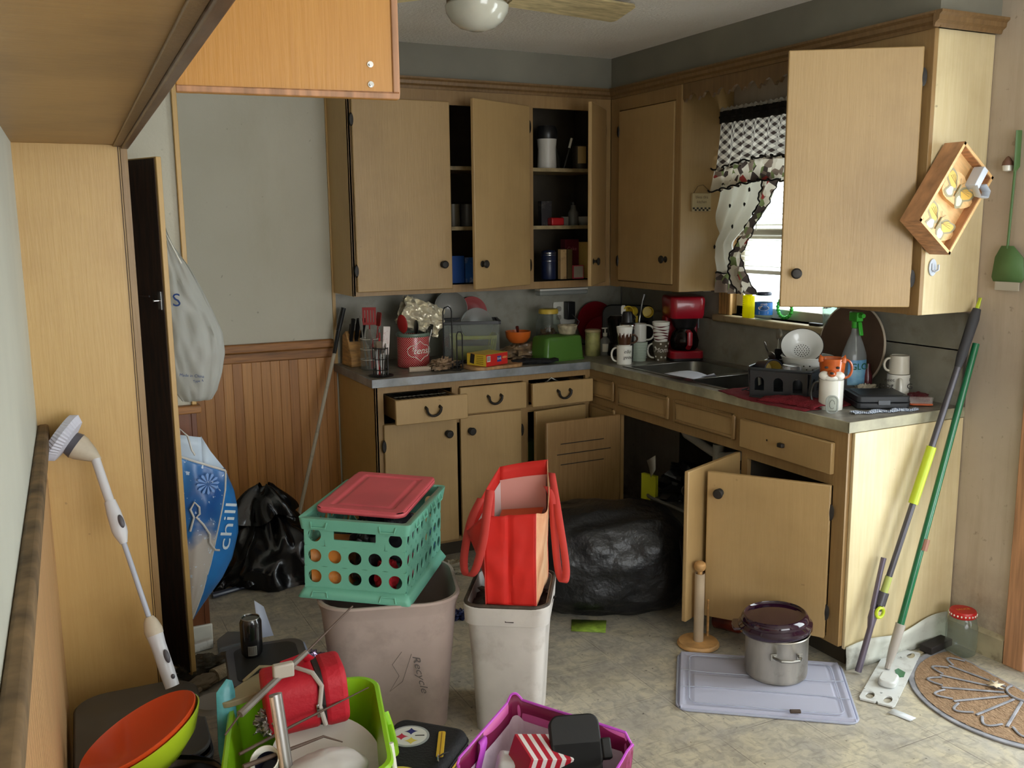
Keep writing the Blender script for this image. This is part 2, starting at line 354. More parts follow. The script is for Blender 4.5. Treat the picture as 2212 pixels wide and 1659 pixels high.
# partition behind the pantry
struct('wall_partition', MB().bb(-3.2, -2.56, -.985, -.93, 0, 2.436), WALL, 'short sage partition wall behind the pantry')
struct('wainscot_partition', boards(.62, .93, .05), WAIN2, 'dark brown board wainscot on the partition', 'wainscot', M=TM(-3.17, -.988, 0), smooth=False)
struct('trim_3', MB().bb(-3.2, -2.535, -1.02, -.93, .915, .945), RAIL, 'dark chair rail on the partition', 'chair rail', bevel=.005)
struct('trim_4', MB().bb(-2.566, -2.548, -1.0, -.925, .945, 2.436), CABY, 'thin wooden corner strip on the partition edge', 'trim', bevel=.003)
struct('baseboard_partition', MB().bb(-3.2, -2.545, -1.005, -.99, 0, .075), WHITEP, 'grimy white baseboard at the foot of the partition', 'baseboard', bevel=.004)
struct('trim_5', MB().bb(-1.727, -1.712, -.012, 0, .914, 2.25), CABY, 'thin strip where the back wall meets the cabinets', 'trim')
# soffit above the upper cabinets
struct('soffit', MB().bb(-1.75, 0, -.345, 0, 2.25, 2.436).bb(-.303, 0, -2.352, -.345, 2.25, 2.436), SOFF, 'grey soffit above the upper cabinets', 'soffit', smooth=False)
def molding(p0, p1, out):  # small stepped crown along an edge, out = outward normal
    p0 = Vector(p0); p1 = Vector(p1); o_ = Vector(out); prof = [(0, 0), (.006, 0), (.010, .012), (.022, .020), (.024, .034), (.034, .042), (.034, .050), (0, .050)]
    n = len(prof); vs = [tuple(p+o_*a+Vector((0, 0, z))) for p in (p0, p1) for a, z in prof]
    return vs, [(i, (i+1) % n, n+(i+1) % n, n+i) for i in range(n)]+[tuple(range(n)), tuple(reversed(range(n, 2*n)))]
b_ = MB(); b_.add(*molding((-1.75, -.345, 2.232), (-.303, -.345, 2.232), (0, -1, 0))); b_.add(*molding((-.303, -.345, 2.232), (-.303, -2.36, 2.232), (-1, 0, 0))); b_.add(*molding((-.335, -2.352, 2.232), (0, -2.352, 2.232), (0, -1, 0)))
struct('trim_6', b_, MOLD, 'dark stained crown molding under the soffit', 'molding')
# backsplash
struct('backsplash', MB().bb(-1.712, 0, -.006, 0, .914, 1.262).bb(-.006, 0, -2.31, -.006, .914, 1.125).bb(-.006, 0, -.905, -.006, 1.12, 1.262).bb(-.006, 0, -2.31, -1.74, 1.12, 1.262), BSPL, 'grey laminate backsplash behind the counter', 'backsplash', smooth=False)
struct('trim_7', MB().bb(-.012, 0, -.012, 0, .914, 1.262).bb(-.010, 0, -2.318, -2.306, .914, 1.262), STEEL, 'thin metal strips edging the backsplash', 'trim')
# entry
struct('door_1', MB().bb(-.016, .0, dy1-.035, dy1+.042, 0, dz1+.06).bb(-.016, 0, dy0-.04, dy0+.035, 0, dz1+.06).bb(-.016, 0, dy0, dy1, dz1-.02, dz1+.06).bb(0, .12, dy1-.02, dy1, 0, dz1).bb(0, .12, dy0, dy0+.02, 0, dz1), TRIMW, 'brown wooden trim of the entry doorway', 'door', bevel=.003)
d_ = struct('door_2', MB().bb(.08, .11, dy0+.02, dy0+.10, .02, dz1-.02).bb(.08, .11, dy1-.10, dy1-.02, .02, dz1-.02).bb(.08, .11, dy0+.10, dy1-.10, .02, .22).bb(.08, .11, dy0+.10, dy1-.10, dz1-.12, dz1-.02), WHITEP, 'white glazed storm door', 'door', bevel=.003)
obj('pane', MB().bb(.094, .097, dy0+.09, dy1-.09, .21, dz1-.11), GLASS, d_, smooth=False)
struct('baseboard_right', MB().bb(-.014, 0, dy1+.045, -2.318, 0, .085).add([(-.014, dy1+.045, .085), (-.02, -2.318, .085), (0, -2.318, .10), (0, dy1+.045, .10)], [(0, 1, 2, 3)]), mat('grimy_baseboard', (180, 168, 138), .6, damt=.9, dark=(60, 48, 34), dscale=12, var=.15), 'grimy baseboard beside the entry trim', 'baseboard')
# sink window
CASE = mat('window_casing_wood', (178, 138, 84), .5, var=.3, vscale=5, stretch=(16, 16, 1), damt=.5, dark=(120, 80, 44), dscale=8)
b_ = MB().bb(-.018, 0, wy1-.055, wy1+.03, wz0, wz1+.07).bb(-.018, 0, wy0-.05, wy0+.02, wz0, wz1+.07).bb(-.018, 0, wy0, wy1, wz1-.01, wz1+.07)
b_.bb(0, .12, wy1-.012, wy1, wz0, wz1).bb(0, .12, wy0, wy0+.012, wz0, wz1).bb(0, .12, wy0, wy1, wz1-.012, wz1)
w1 = struct('window_1', b_, CASE, 'wooden window casing over the sink', 'window', bevel=.003)
obj('window_sill', MB().bb(-.045, .11, wy0-.06, wy1+.05, 1.115, 1.150), mat('grimy_sill', (172, 154, 116), .5, var=.2, damt=.6, dark=(104, 84, 54), dscale=10), w1, bevel=.010, bseg=3)
SASH = mat('sash_white', (206, 200, 182), .5, var=.1)
s1, s2 = wy0+.012, wy1-.012
obj('sash', MB().bb(.06, .09, s1, s1+.04, wz0, wz1).bb(.06, .09, s2-.05, s2, wz0, wz1).bb(.06, .09, s1, s2, wz0, wz0+.045).bb(.05, .09, s1, s2, 1.52, 1.57).bb(.06, .09, s1, s2, wz1-.05, wz1), SASH, w1, bevel=.003)
obj('pane', MB().bb(.073, .076, s1+.03, s2-.03, wz0+.03, wz1-.03), GLASS, w1, smooth=False)
bl = thing('window_blind', 'white slatted mini blind half lowered in the sink window', 'blind', .04, (s1+s2)/2, 1.36)
BLW = mat('blind_white', (240, 238, 228), .5)
W_ = s2-s1-.03; mb = MB()
for k in range(26): mb.box(0, 0, .03+k*.0245, .022, W_, .0012, M=TM(0, 0, 0) @ Matrix.Translation((0, 0, .03+k*.0245)) @ Matrix.Rotation(.35, 4, 'Y') @ Matrix.Translation((0, 0, -(.03+k*.0245))))
obj('slats', mb, BLW, bl, smooth=False)
obj('bottom_rail', MB().box(0, 0, .005, .024, W_, .018), BLW, bl, bevel=.003); obj('head_rail', MB().box(0, 0, .675, .03, W_, .035), BLW, bl, bevel=.003)
for s_ in (-.28, .28): obj('cord', MB().tube([(-.014, s_, .01), (-.014, s_, .67)], .0012, 5), BLW, bl)
obj('wand', MB().tube([(-.02, .2, .2), (-.02, .2, .66)], .003, 6), BLW, bl)
# old vinyl cove base peeling off the end panel
def cove(u, v):
    x = -.555+.52*u; h = .085+.03*u+.012*math.sin(u*9); return (x, -2.327-.006*math.sin(u*7)-(.012*math.sin(u*3.1) if v > .5 else .004), .002+h*v)
struct('baseboard_cabinet', MB().grid(cove, 30, 4), mat('cove_vinyl', (206, 208, 198), .45, var=.1, damt=.8, dark=(90, 80, 64), dscale=7), 'peeling white vinyl cove strip at the foot of the cabinet end', 'baseboard', solid=.003)
# ---------------------------------------------------------------- cabinets
def knob(par, x, y, z, s, r=.019):
    """round pewter knob on a plate facing local y*s"""
    prof = [(0, .034), (r*.75, .033), (r, .028), (r*.98, .024), (r*.5, .018), (r*.34, .012), (r*.36, .004), (r*.8, .001), (r*.8, 0)]
    M = TM(x, y, z, rx=-s*PI/2)
    return obj('knob', MB().lathe(prof, 24, M), BLACKM, par)
def hinge(par, x, y, z):
    return obj('hinge', MB().lathe([(0, .003), (.011, .0025), (.014, 0), (0, -.001)], 16, TM(x, y, z, rx=PI/2) @ Matrix.Diagonal((.8, 2.2, 2.5, 1))), BLACKM, par)
def leaf(par, hx, hy, deg, w_, zb, zt, s, px, m=None, inner=None, t=.019, kn=True, kz=None, lip=True):
    """door leaf hinged at (hx,hy) in world; deg = direction hinge->free; s=+1 outer face on local +y"""
    o = obj('door', MB().bb(0.002, w_, 0, s*t, zb, zt), [m or CAB], par, bevel=.004, M=Matrix.Translation(-px) @ TM(hx, hy, 0, rz=math.radians(deg)))
    if inner: obj('inner_face', MB().bb(.015, w_-.015, -s*.0015, s*.001, zb+.015, zt-.015), inner, o, smooth=False)
    if kn: knob(o, w_-.05, s*t, kz if kz is not None else zb+.12, s)
    for z in (zb+.10, zt-.10): hinge(o, .0, s*t*.9, z)
    return o
def frame(par, x0, x1, z0, z1, y, holes, mb=None):
    """face frame in plane y (local), holes=[(x0,x1,z0,z1)] cut by strips"""
    xs = sorted({x0, x1, *[h[0] for h in holes], *[h[1] for h in holes]}); zs = sorted({z0, z1, *[h[2] for h in holes], *[h[3] for h in holes]})
    mb = mb or MB()
    for i in range(len(xs)-1):
        run = None
        for j in range(len(zs)-1):
            cx, cz = (xs[i]+xs[i+1])/2, (zs[j]+zs[j+1])/2
            hole = any(h[0] < cx < h[1] and h[2] < cz < h[3] for h in holes)
            if not hole: mb.bb(xs[i], xs[i+1], y, y+.019, zs[j], zs[j+1])
    return mb
def wallbox(mb, x0, x1, y0, y1, z0, z1, t=.012, openy=True):
    """carcass open toward -y"""
    mb.bb(x0, x0+t, y0, y1, z0, z1); mb.bb(x1-t, x1, y0, y1, z0, z1); mb.bb(x0+t, x1-t, y0, y1, z0, z0+t); mb.bb(x0+t, x1-t, y0, y1, z1-t, z1); mb.bb(x0+t, x1-t, y1-t, y1, z0+t, z1-t); return mb
# --- upper cabinet on the back wall
B = Vector((-1.01, -.17, 1.272)); t = thing('wall_cabinet', 'tan upper cabinet on the back wall with its doors hanging open', 'cabinet', *B)
def P(mb): # shift world-built mesh into local
    mb.v = [tuple(Vector(v)-B) for v in mb.v]; return mb
c_ = MB(); wallbox(c_, -1.708, -.32, -.323, -.002, 1.275, 2.25); c_.bb(-.80, -.785, -.323, -.014, 1.287, 2.238)
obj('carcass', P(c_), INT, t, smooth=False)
obj('side_panel', P(MB().bb(-1.72, -1.708, -.342, -.002, 1.272, 2.25)), CABY, t, bevel=.002)
obj('face_frame', P(frame(t, -1.72, -.303, 1.272, 2.25, -.342, [(-1.69, -.80, 1.31, 2.166), (-.763, -.37, 1.308, 2.172)])), CABF, t, smooth=False)
for x0, x1 in ((-1.696, -.80), (-.785, -.332)):
    for z in (1.592, 1.882): obj('shelf', P(MB().bb(x0, x1, -.322, -.014, z-.018, z)), SHELFM, t, smooth=False)
leaf(t, -1.708, -.345, 0.0, .485, 1.292, 2.178, -1, B); leaf(t, -.797, -.345, 204, .425, 1.295, 2.178, 1, B); leaf(t, -.352, -.345, 227, .385, 1.295, 2.178, 1, B)
# --- corner upper cabinet on the window wall
B = Vector((-.15, -.65, 1.272)); t = thing('wall_cabinet', 'tan corner upper cabinet left of the window with one closed door', 'cabinet', *B)
c_ = MB().bb(-.29, -.002, -.94, -.345, 1.275, 2.25); obj('carcass', P(c_), CABF, t, smooth=False)
obj('side_panel', P(MB().bb(-.303, -.002, -.955, -.943, 1.272, 2.232)), CAB, t, bevel=.002)
fr = MB().bb(-.303, -.288, -.943, -.905, 1.272, 2.232).bb(-.303, -.288, -.425, -.345, 1.272, 2.232).bb(-.303, -.288, -.905, -.425, 1.272, 1.303).bb(-.303, -.288, -.905, -.425, 2.168, 2.232)
obj('face_frame', P(fr), CABF, t, bevel=.002)
leaf(t, -.292, -.427, 270, .475, 1.306, 2.164, -1, B)
# --- right upper cabinet
B = Vector((-.15, -2.09, 1.272)); t = thing('wall_cabinet', 'tan upper cabinet right of the window with its big door swung open', 'cabinet', *B)
c_ = MB(); c_.bb(-.284, -.002, -1.87, -1.858, 1.275, 2.232).bb(-.284, -.002, -2.32, -1.87, 1.275, 1.287).bb(-.284, -.002, -2.32, -1.87, 2.22, 2.232).bb(-.014, -.002, -2.32, -1.87, 1.287, 2.22)
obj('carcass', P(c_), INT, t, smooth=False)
obj('side_panel', P(MB().bb(-.284, -.002, -2.336, -2.32, 1.272, 2.234)), CABP, t, bevel=.002)
fr = MB().bb(-.303, -.284, -2.336, -2.29, 1.272, 2.234).bb(-.303, -.284, -1.90, -1.858, 1.272, 2.234).bb(-.303, -.284, -2.29, -1.90, 1.272, 1.308).bb(-.303, -.284, -2.29, -1.90, 2.165, 2.234)
obj('face_frame', P(fr), CABF, t, bevel=.002)
leaf(t, -.307, -2.298, 145.5, .445, 1.300, 2.178, 1, B)
obj('shelf', P(MB().bb(-.284, -.014, -2.32, -1.87, 1.60, 1.618)), SHELFM, t, smooth=False)
# valance board over the window
def valp():
    pts = [(-.957, 2.232), (-.957, 2.165)]; y = -.957; n = 9
    for k in range(n):
        a = y-(k)*.1; pts += [(a-.012, 2.148), (a-.022, 2.162), (a-.036, 2.166), (a-.040, 2.156), (a-.055, 2.176), (a-.075, 2.184), (a-.09, 2.178)]
    pts += [(-1.857, 2.165), (-1.857, 2.232)]; return pts
v_ = MB(); pv = valp(); n = len(pv); v_.add([(-.303, y, z) for y, z in pv]+[(-.288, y, z) for y, z in pv], [tuple(range(n)), tuple(reversed(range(n, 2*n)))]+[(i, (i+1) % n, n+(i+1) % n, n+i) for i in range(n)])
tag(obj('valance_board', v_, MOLD, smooth=False), 'scalloped wooden valance board above the sink window', 'valance')
# --- base cabinets, back run
B = Vector((-1.14, -.3, 0)); t = thing('base_cabinet', 'tan base cabinet under the left counter with three drawers partly open', 'cabinet', *B)
obj('side_panel', P(MB().bb(-1.712, -1.70, -.585, -.004, .0, .874)), CABY, t, bevel=.002)
c_ = MB(); c_.bb(-1.70, -.56, -.016, -.004, .0, .874).bb(-1.70, -.56, -.566, -.016, .085, .097).bb(-.952, -.94, -.566, -.016, .097, .874); c_.bb(-1.70, -.57, -.52, -.505, 0, .085)
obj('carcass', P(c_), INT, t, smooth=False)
H = [(-1.674, -1.335, .70, .845), (-1.298, -.958, .722, .845), (-.925, -.60, .722, .845), (-1.668, -.985, .108, .672), (-.93, -.62, .108, .685)]
obj('face_frame', P(frame(t, -1.712, -.566, .085, .874, -.585, H)), CABF, t, smooth=False)
def pull(par, x, y, z):
    pts = [(x+.034*math.cos(a), y-.020-.004*math.sin(a), z+.014+.034*math.sin(a)) for a in [PI+PI*i/12 for i in range(13)]]
    pts = [(x-.034, y, z+.018)]+pts+[(x+.034, y, z+.018)]
    return obj('pull', MB().tube(pts, .0058, 8, flat=(1, 1.5)), BLACKM, par)
def drawer(par, x0, x1, z0, z1, out, Bv, y=-.585, depth=.45, box=True):
    yf = y-out; o = obj('drawer', MB().bb(x0, x1, -.019, 0, z0, z1), CAB, par, bevel=.004, M=Matrix.Translation(-Bv) @ TM(0, yf, 0))
    if box:
        a, b2 = x0+.022, x1-.022; q = MB().bb(a, a+.011, 0, depth, z0+.012, z1-.012).bb(b2-.011, b2, 0, depth, z0+.012, z1-.012).bb(a+.011, b2-.011, 0, depth, z0+.012, z0+.02).bb(a+.011, b2-.011, depth-.01, depth, z0+.02, z1-.012)
        obj('drawer_box', q, CABI, o, smooth=False)
    pull(o, (x0+x1)/2, -.019, (z0+z1)/2-.005); return o
drawer(t, -1.672, -1.322, .722, .836, .14, B); drawer(t, -1.302, -.948, .712, .842, .006, B, box=False); drawer(t, -.94, -.598, .722, .838, .055, B)
leaf(t, -1.683, -.585, 0, .365, .10, .700, -1, B, kz=.63); leaf(t, -.972, -.585, 180, .328, .10, .704, 1, B, kz=.63)
leaf(t, -.608, -.585, 190, .325, .115, .700, 1, B, kn=False)
# --- base cabinets, window run (sink base)
B = Vector((-.28, -1.43, 0)); t = thing('base_cabinet', 'tan sink base cabinet on the window side with its doors swung wide open', 'cabinet', *B)
def yb(mb, y0, y1, z0, z1, x0=-.574, x1=-.555, mi=0): return mb.bb(x0, x1, y0, y1, z0, z1, mi=mi)
fr = MB()
holes = [(-1.755, -.875, .105, .692), (-2.247, -1.79, .105, .672), (-2.245, -1.77, .715, .83)]
ys = sorted({-2.305, -.588, *[q for h in holes for q in h[:2]]}); zs = sorted({.085, .874, *[q for h in holes for q in h[2:]]})
for i in range(len(ys)-1):
    for j in range(len(zs)-1):
        cy, cz = (ys[i]+ys[i+1])/2, (zs[j]+zs[j+1])/2
        if not any(h[0] < cy < h[1] and h[2] < cz < h[3] for h in holes): yb(fr, ys[i], ys[i+1], zs[j], zs[j+1])
obj('face_frame', P(fr), CABF, t, smooth=False)
for y0, y1, z0, z1 in ((-.82, -.60, .742, .836), (-1.268, -.847, .734, .834), (-1.718, -1.303, .733, .832), (-.83, -.60, .56, .70)):  # false fronts with routed beading
    m_ = MB(); r_ = .014
    m_.bb(-.585, -.574, y0, y0+r_, z0, z1).bb(-.585, -.574, y1-r_, y1, z0, z1).bb(-.585, -.574, y0+r_, y1-r_, z0, z0+r_).bb(-.585, -.574, y0+r_, y1-r_, z1-r_, z1)
    o_ = obj('false_front', P(m_), CABF, t, bevel=.005); obj('panel', P(MB().bb(-.577, -.573, y0+r_, y1-r_, z0+r_, z1-r_)), CAB, o_, smooth=False)
c_ = MB().bb(-.555, -.016, -2.305, -.60, .085, .097).bb(-.016, -.004, -2.305, -.60, 0, .874).bb(-.555, -.016, -1.785, -1.773, .097, .70).bb(-.52, -.505, -2.29, -.60, 0, .085)
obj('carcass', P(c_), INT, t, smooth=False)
obj('end_panel', P(MB().bb(-.555, -.004, -2.318, -2.305, .075, .874).bb(-.50, -.004, -2.318, -2.305, 0, .075)), CABP, t, bevel=.002)
# top drawer with stubby broken pull
o = obj('drawer', MB().bb(-.019, 0, -.245, .245, -.058, .058), CAB, t, bevel=.004, M=Matrix.Translation(-B) @ TM(-.575, -2.005, .772))
obj('pull_stub', MB().bb(-.036, -.019, -.013, .013, -.008, .008), BLACKM, o, bevel=.003)
obj('screw_hole', MB().cyl((-.0195, .085, .002), (-.018, .085, .002), .004), BLACKM, o)
lf = leaf(t, -.574, -2.245, 125, .452, .100, .676, 1, B, kz=.60)
def slits(par, w_, s, z0=.60, yo=0):
    for k, (a, b2) in enumerate(((.10, .34), (.06, .36), (.10, .34))): obj('vent_slit', MB().bb(a, b2, yo-.0015, yo+.0015, z0-k*.05, z0-k*.05+.004), BLACKM, par, smooth=False)
lm = leaf(t, -.574, -1.752, 202, .405, .100, .690, -1, B, kz=.60); slits(lm, .4, 1, .52, -.019)
ls = leaf(t, -.574, -.878, 181, .415, .118, .690, -1, B, m=CABI, kn=False); slits(ls, .4, 1, .58, 0)
# this leaf shows its inner side: hinge plate and catch
obj('hinge_plate', MB().bb(.004, .045, -.021, -.0195, .57, .62), BLACKM, ls); obj('catch_plate', MB().bb(.345, .375, -.021, -.0195, .655, .668), BLACKM, ls)
obj('vent_slit', MB().bb(.10, .35, -.0205, -.0188, .595, .599), BLACKM, ls); obj('vent_slit', MB().bb(.07, .38, -.0205, -.0188, .545, .549), BLACKM, ls); obj('vent_slit', MB().bb(.10, .35, -.0205, -.0188, .495, .499), BLACKM, ls)
# --- countertop with sink cut-out
CT = mat('grey_laminate_top', (130, 125, 114), .4, var=.2, vscale=30, damt=.5, dark=(70, 58, 42), dscale=10); EDGE = mat('metal_counter_edge', (142, 146, 150), .4, metal=.45, var=.25, vscale=9, damt=.6, dark=(110, 104, 84), dscale=5)
EDGE2 = mat('worn_counter_edge', (160, 154, 128), .5, var=.25, vscale=9, damt=.6, dark=(96, 92, 76), dscale=5)
sy0, sy1, sx0, sx1 = -1.74, -.86, -.50, -.075
b_ = MB().bb(-1.73, 0, -.605, 0, .880, .914).bb(-.580, 0, sy1, -.605, .880, .914).bb(-.580, 0, -2.312, sy0, .880, .914).bb(-.58, sx0, sy0, sy1, .88, .914).bb(sx1, 0, sy0, sy1, .88, .914)
ct = tag(obj('countertop', b_, CT, smooth=False), 'grey laminate L shaped countertop with metal edging', 'countertop')
obj('edge_strip', MB().bb(-1.733, -.583, -.609, -.604, .876, .915), EDGE, ct, bevel=.0015); obj('edge_strip', MB().bb(-1.734, -1.729, -.609, 0, .876, .915), EDGE, ct, bevel=.0015)
obj('edge_strip', MB().bb(-.585, -.579, -2.317, -.604, .876, .915), EDGE2, ct, bevel=.0015); obj('edge_strip', MB().bb(-.585, 0, -2.318, -2.312, .876, .915), EDGE2, ct, bevel=.0015)
# sink: one thing, rim + two basins
sk = thing('kitchen_sink', 'stainless steel double basin sink under the window', 'sink', -.29, -1.30, .914)
rim = MB(); zt = .004
for (x0, x1, y0, y1) in ((-.245, -.225, -.475, .475), (.165, .235, -.475, .475), (-.225, .165, -.475, -.43), (-.225, .165, .43, .475), (-.225, .165, -.022, .022)): rim.bb(x0, x1, y0, y1, 0, zt)
obj('rim', rim, STEEL, sk, bevel=.0015)
def basin(cy):
    o_ = rrect(.39, .41, .05, 5, -.03, cy); i_ = rrect(.34, .36, .06, 5, -.03, cy); n = len(o_)
    return MB().add([(x, y, .003) for x, y in o_]+[(x, y, -.155) for x, y in i_], [(i, (i+1) % n, n+(i+1) % n, n+i) for i in range(n)]+[tuple(range(n, 2*n))])
for cy in (-.226, .226):
    bs = obj('basin', basin(cy), mat('sink_steel', (120, 118, 112), .3, metal=.9, var=.2, vscale=6), sk); obj('drain', MB().lathe([(0, -.153), (.03, -.153), (.042, -.150), (.045, -.154)], 20, TM(-.03, cy, 0)), BLACKM, bs)
# pipes under the sink
PVC = mat('white_drain_pipe', (200, 198, 188), .4, var=.1)
tag(obj('drain_pipe', MB().tube([(-.32, -1.02, .70), (-.32, -1.03, .63), (-.32, -1.06, .60), (-.32, -1.26, .555), (-.32, -1.34, .55), (-.32, -1.55, .60), (-.32, -1.56, .70)], .021, 12).cyl((-.32, -1.30, .50), (-.32, -1.30, .60), .026).tube([(-.32, -1.3, .56), (-.32, -1.3, .45), (-.28, -1.3, .41), (-.22, -1.3, .44), (-.14, -1.3, .44), (-.02, -1.3, .44)], .021, 12), PVC), 'white plastic drain pipe under the sink', 'pipe')
# --- pantry on the left
B = Vector((-2.94, -1.3, 0)); t = thing('pantry_cabinet', 'tall narrow yellow pantry on the left with its door standing open', 'cabinet', *B)
obj('side_panel', P(MB().bb(-3.087, -2.80, -1.606, -1.594, 0, 1.84)), CABY, t, bevel=.001)
fr = MB().bb(-2.80, -2.781, -1.606, -1.575, 0, 1.84).bb(-2.80, -2.785, -1.612, -1.606, 0, 1.84); obj('face_frame', P(fr), CABF, t, smooth=False)
for x_ in (-2.806, -2.800): obj('groove', P(MB().bb(x_-.001, x_+.001, -1.6075, -1.6055, .02, 1.835)), DARKIN, t, smooth=False)
obj('carcass', P(MB().bb(-3.08, -2.80, -1.02, -1.01, 0, 1.84).bb(-3.082, -3.07, -1.594, -1.02, 0, 1.84).bb(-3.07, -2.80, -1.594, -1.02, 1.825, 1.84).bb(-3.07, -2.80, -1.594, -1.02, .08, .095)), DARKIN, t, smooth=False)
d_ = obj('door', MB().bb(0, .30, 0, .019, .02, 1.83), CABY, t, bevel=.002, M=Matrix.Translation(-B) @ TM(-2.79, -1.03, 0, rz=math.radians(-66)))
obj('inner_face', MB().bb(.004, .290, -.003, .0, .03, 1.825), DARKIN, d_, smooth=False)
obj('catch', MB().bb(.262, .285, -.008, -.003, 1.33, 1.39).cyl((.275, -.008, 1.36), (.275, -.03, 1.36), .004), CHROME, d_)
obj('catch_rod', MB().tube([(.10, -.012, 1.372), (.22, -.012, 1.372)], .003, 6), CHROME, d_)
# --- overhead cabinet row above the fridge bay
LM_ = Matrix.Translation((-3.087, -1.594, 0)) @ Matrix.Rotation(-math.atan(.036), 4, 'Z')
t = thing('overhead_cabinet', 'tan overhead cabinet along the left wall with one orange door open', 'cabinet'); t.matrix_basis = LM_ @ Matrix.Translation((.15, -1.3, 1.84))
OV = cabmat('greasy_cabinet_underside', (166, 130, 82), (156, 121, 75), .6, (84, 62, 44), (2, 26, 26)); LIP = cabmat('chipped_lip', (112, 84, 60), (84, 62, 46), .6, (150, 140, 130), (30, 3, 30))
obj('bottom_panel', MB().bb(-.15, .14, -1.45, 1.30, .0, .012), OV, t, smooth=False)
obj('face_frame', MB().bb(.14, .160, -1.45, 1.30, -.012, .04).bb(.14, .16, -.78, -.82, .04, .59).bb(.14, .16, 1.22, 1.30, .04, .59), LIP, t, bevel=.003)
obj('lip_molding', MB().bb(.118, .14, -1.45, 1.30, -.006, .0), MOLD, t, bevel=.002)
obj('carcass', MB().bb(-.15, .14, 1.288, 1.30, .012, .59).bb(-.15, .14, -1.45, -1.44, .012, .59).bb(-.15, -.14, -1.44, 1.288, .012, .59), INT, t, smooth=False)
obj('soffit_board', MB().bb(.141, .158, -.78, 1.22, .54, .59), LIP, t, smooth=False)
d_ = obj('door', MB().bb(0, .41, 0, .018, 1.842, 2.40), CABO, t, bevel=.002, M=t.matrix_basis.inverted() @ TM(-2.80, -2.80, 0, rz=math.radians(-7)))
q = MB().bb(0, .41, -.005, 0, 1.842, 1.854).bb(.398, .41, -.005, 0, 1.854, 2.40); obj('edge_band', q, TRIMW, d_, bevel=.002)
for z in (1.868, 1.905): obj('screw', MB().cyl((.355, 0, z), (.355, -.008, z), .0035, n=10).cyl((.355, 0, z), (.355, -.003, z), .006, n=10), CHROME, d_)
# ceiling fan
fn = thing('ceiling_fan', 'ceiling fan with a frosted globe and wooden blade', 'fan', -1.598, -1.50, 2.436)
WOODB = mat('fan_blade_wood', (190, 172, 128), .5, var=.2, vscale=6, stretch=(2, 14, 2)); 
obj('globe', MB().lathe([(0, -.168), (.03, -.166), (.062, -.156), (.09, -.136), (.108, -.108), (.112, -.085), (.104, -.075)], 36), mat('frosted_globe', (196, 194, 178), .18, coat=.5, var=.08), fn)
obj('motor', MB().lathe([(0, 0), (.07, 0), (.075, -.02), (.10, -.02), (.108, -.04), (.106, -.078), (0, -.08)], 36), mat('fan_motor', (120, 100, 70), .35, metal=.7), fn)
for k in range(3):
    a = math.radians(8.3+120*k); bl_ = obj('blade', MB().prism(rrect(.52, .14, .02, 4, .42, 0), -.040, -.032), WOODB, fn, M=TM(0, 0, 0, rz=a) @ Matrix.Rotation(-.26, 4, 'X'))
    obj('blade_arm', MB().bb(.09, .2, -.012, .012, -.032, -.026), MATS['fan_motor'], bl_)
# ---------------------------------------------------------------- things on the counter
def pl(name, c, rough=.4, **k): return mat(name, c, rough, **k)
WHITEC = pl('white_ceramic', (226, 224, 214), .18, coat=.4); BLACKP = pl('black_plastic', (24, 24, 25), .35); REDP = pl('red_plastic', (160, 26, 30), .35)
REDS = pl('red_silicone', (150, 30, 28), .5); CLEAR = glassmat('clear_plastic', (226, 230, 228), .14); CLEAR2 = glassmat('cloudy_plastic', (220, 224, 222), .38, .15); JARG = glassmat('jar_glass', (222, 230, 224), .10)
WOODL = mat('beech_wood', (198, 152, 96), .5, var=.22, vscale=5, stretch=(3, 3, 14)); INK = pl('dark_ink', (40, 36, 34), .6); FOIL = mat('crinkled_foil', (222, 214, 190), .30, metal=.45, bump=.5, bscale=14)
Z0 = .914
def lobj(name, prof, m, par=None, n=32, smooth=True, M=None, **k): return obj(name, MB().lathe(prof, n, M), m, par, smooth, ang=50, **k)
def cupprof(r0, r1, h, t=.004, foot=.003): return [(0, foot), (r0*.8, foot), (r0*.86, 0), (r0, .001), (r0+(r1-r0)*.25, h*.25), (r0+(r1-r0)*.6, h*.6), (r1, h-.001), (r1-t/2, h), (r1-t, h-.002), (r0+(r1-r0)*.5-t, h*.45), (r0-t, t+.004), (0, t+.003)]
def handle(par, r, h, m, a, w_=.026, rr=.0055, zc=.5, hs=.32, M=None):
    pts = [(r-.004+w_*math.sin(PI*i/12)**.7, 0, h*zc+h*hs*math.cos(PI*i/12)) for i in range(13)]
    return obj('handle', MB().tube(pts, rr, 8, flat=(1.3, .9)), m, par, M=TM(rz=a))
def mug(label, x, y, z, r0, r1, h, m, a, name='coffee_mug', w_=.028, hs=.32, group=None, hm=None, hz=.5, rz=0):
    t = thing(name, label, 'mug', x, y, z, rz=rz, group=group); lobj('body', cupprof(r0, r1, h), m, t)
    if a is not None: handle(t, (r0+r1)/2, h, hm or m, a, w_, hs=hs, zc=hz)
    return t
def view(x, y): return math.atan2(-4.6535-y, -3.0594-x)  # bearing toward the middle of the room
# knife block
t = thing('knife_block', 'slanted wooden knife block with black knife handles at the left end of the counter', 'knife block', -1.655, -.115, Z0, rz=.04)
obj('block', MB().prism([(-.07, 0), (.07, 0), (.075, .05), (.0, .175), (-.05, .15)], -.045, .045, TM(rx=PI/2, rz=0) @ Matrix.Identity(4)), WOODL, t, bevel=.004, M=TM(rz=-PI/2) @ TM())
for i, (a, b2) in enumerate(((-.028, -.02), (0, -.02), (.028, -.02), (-.02, .03), (.012, .03))):
    k = obj('knife_handle', MB().cyl((a, -.01+b2, .12-b2*.7), (a, -.055+b2, .225-b2*.6), .010, .011, 10).box(a, -.012+b2, .125-b2*.7, .016, .008, .03), BLACKP, t)
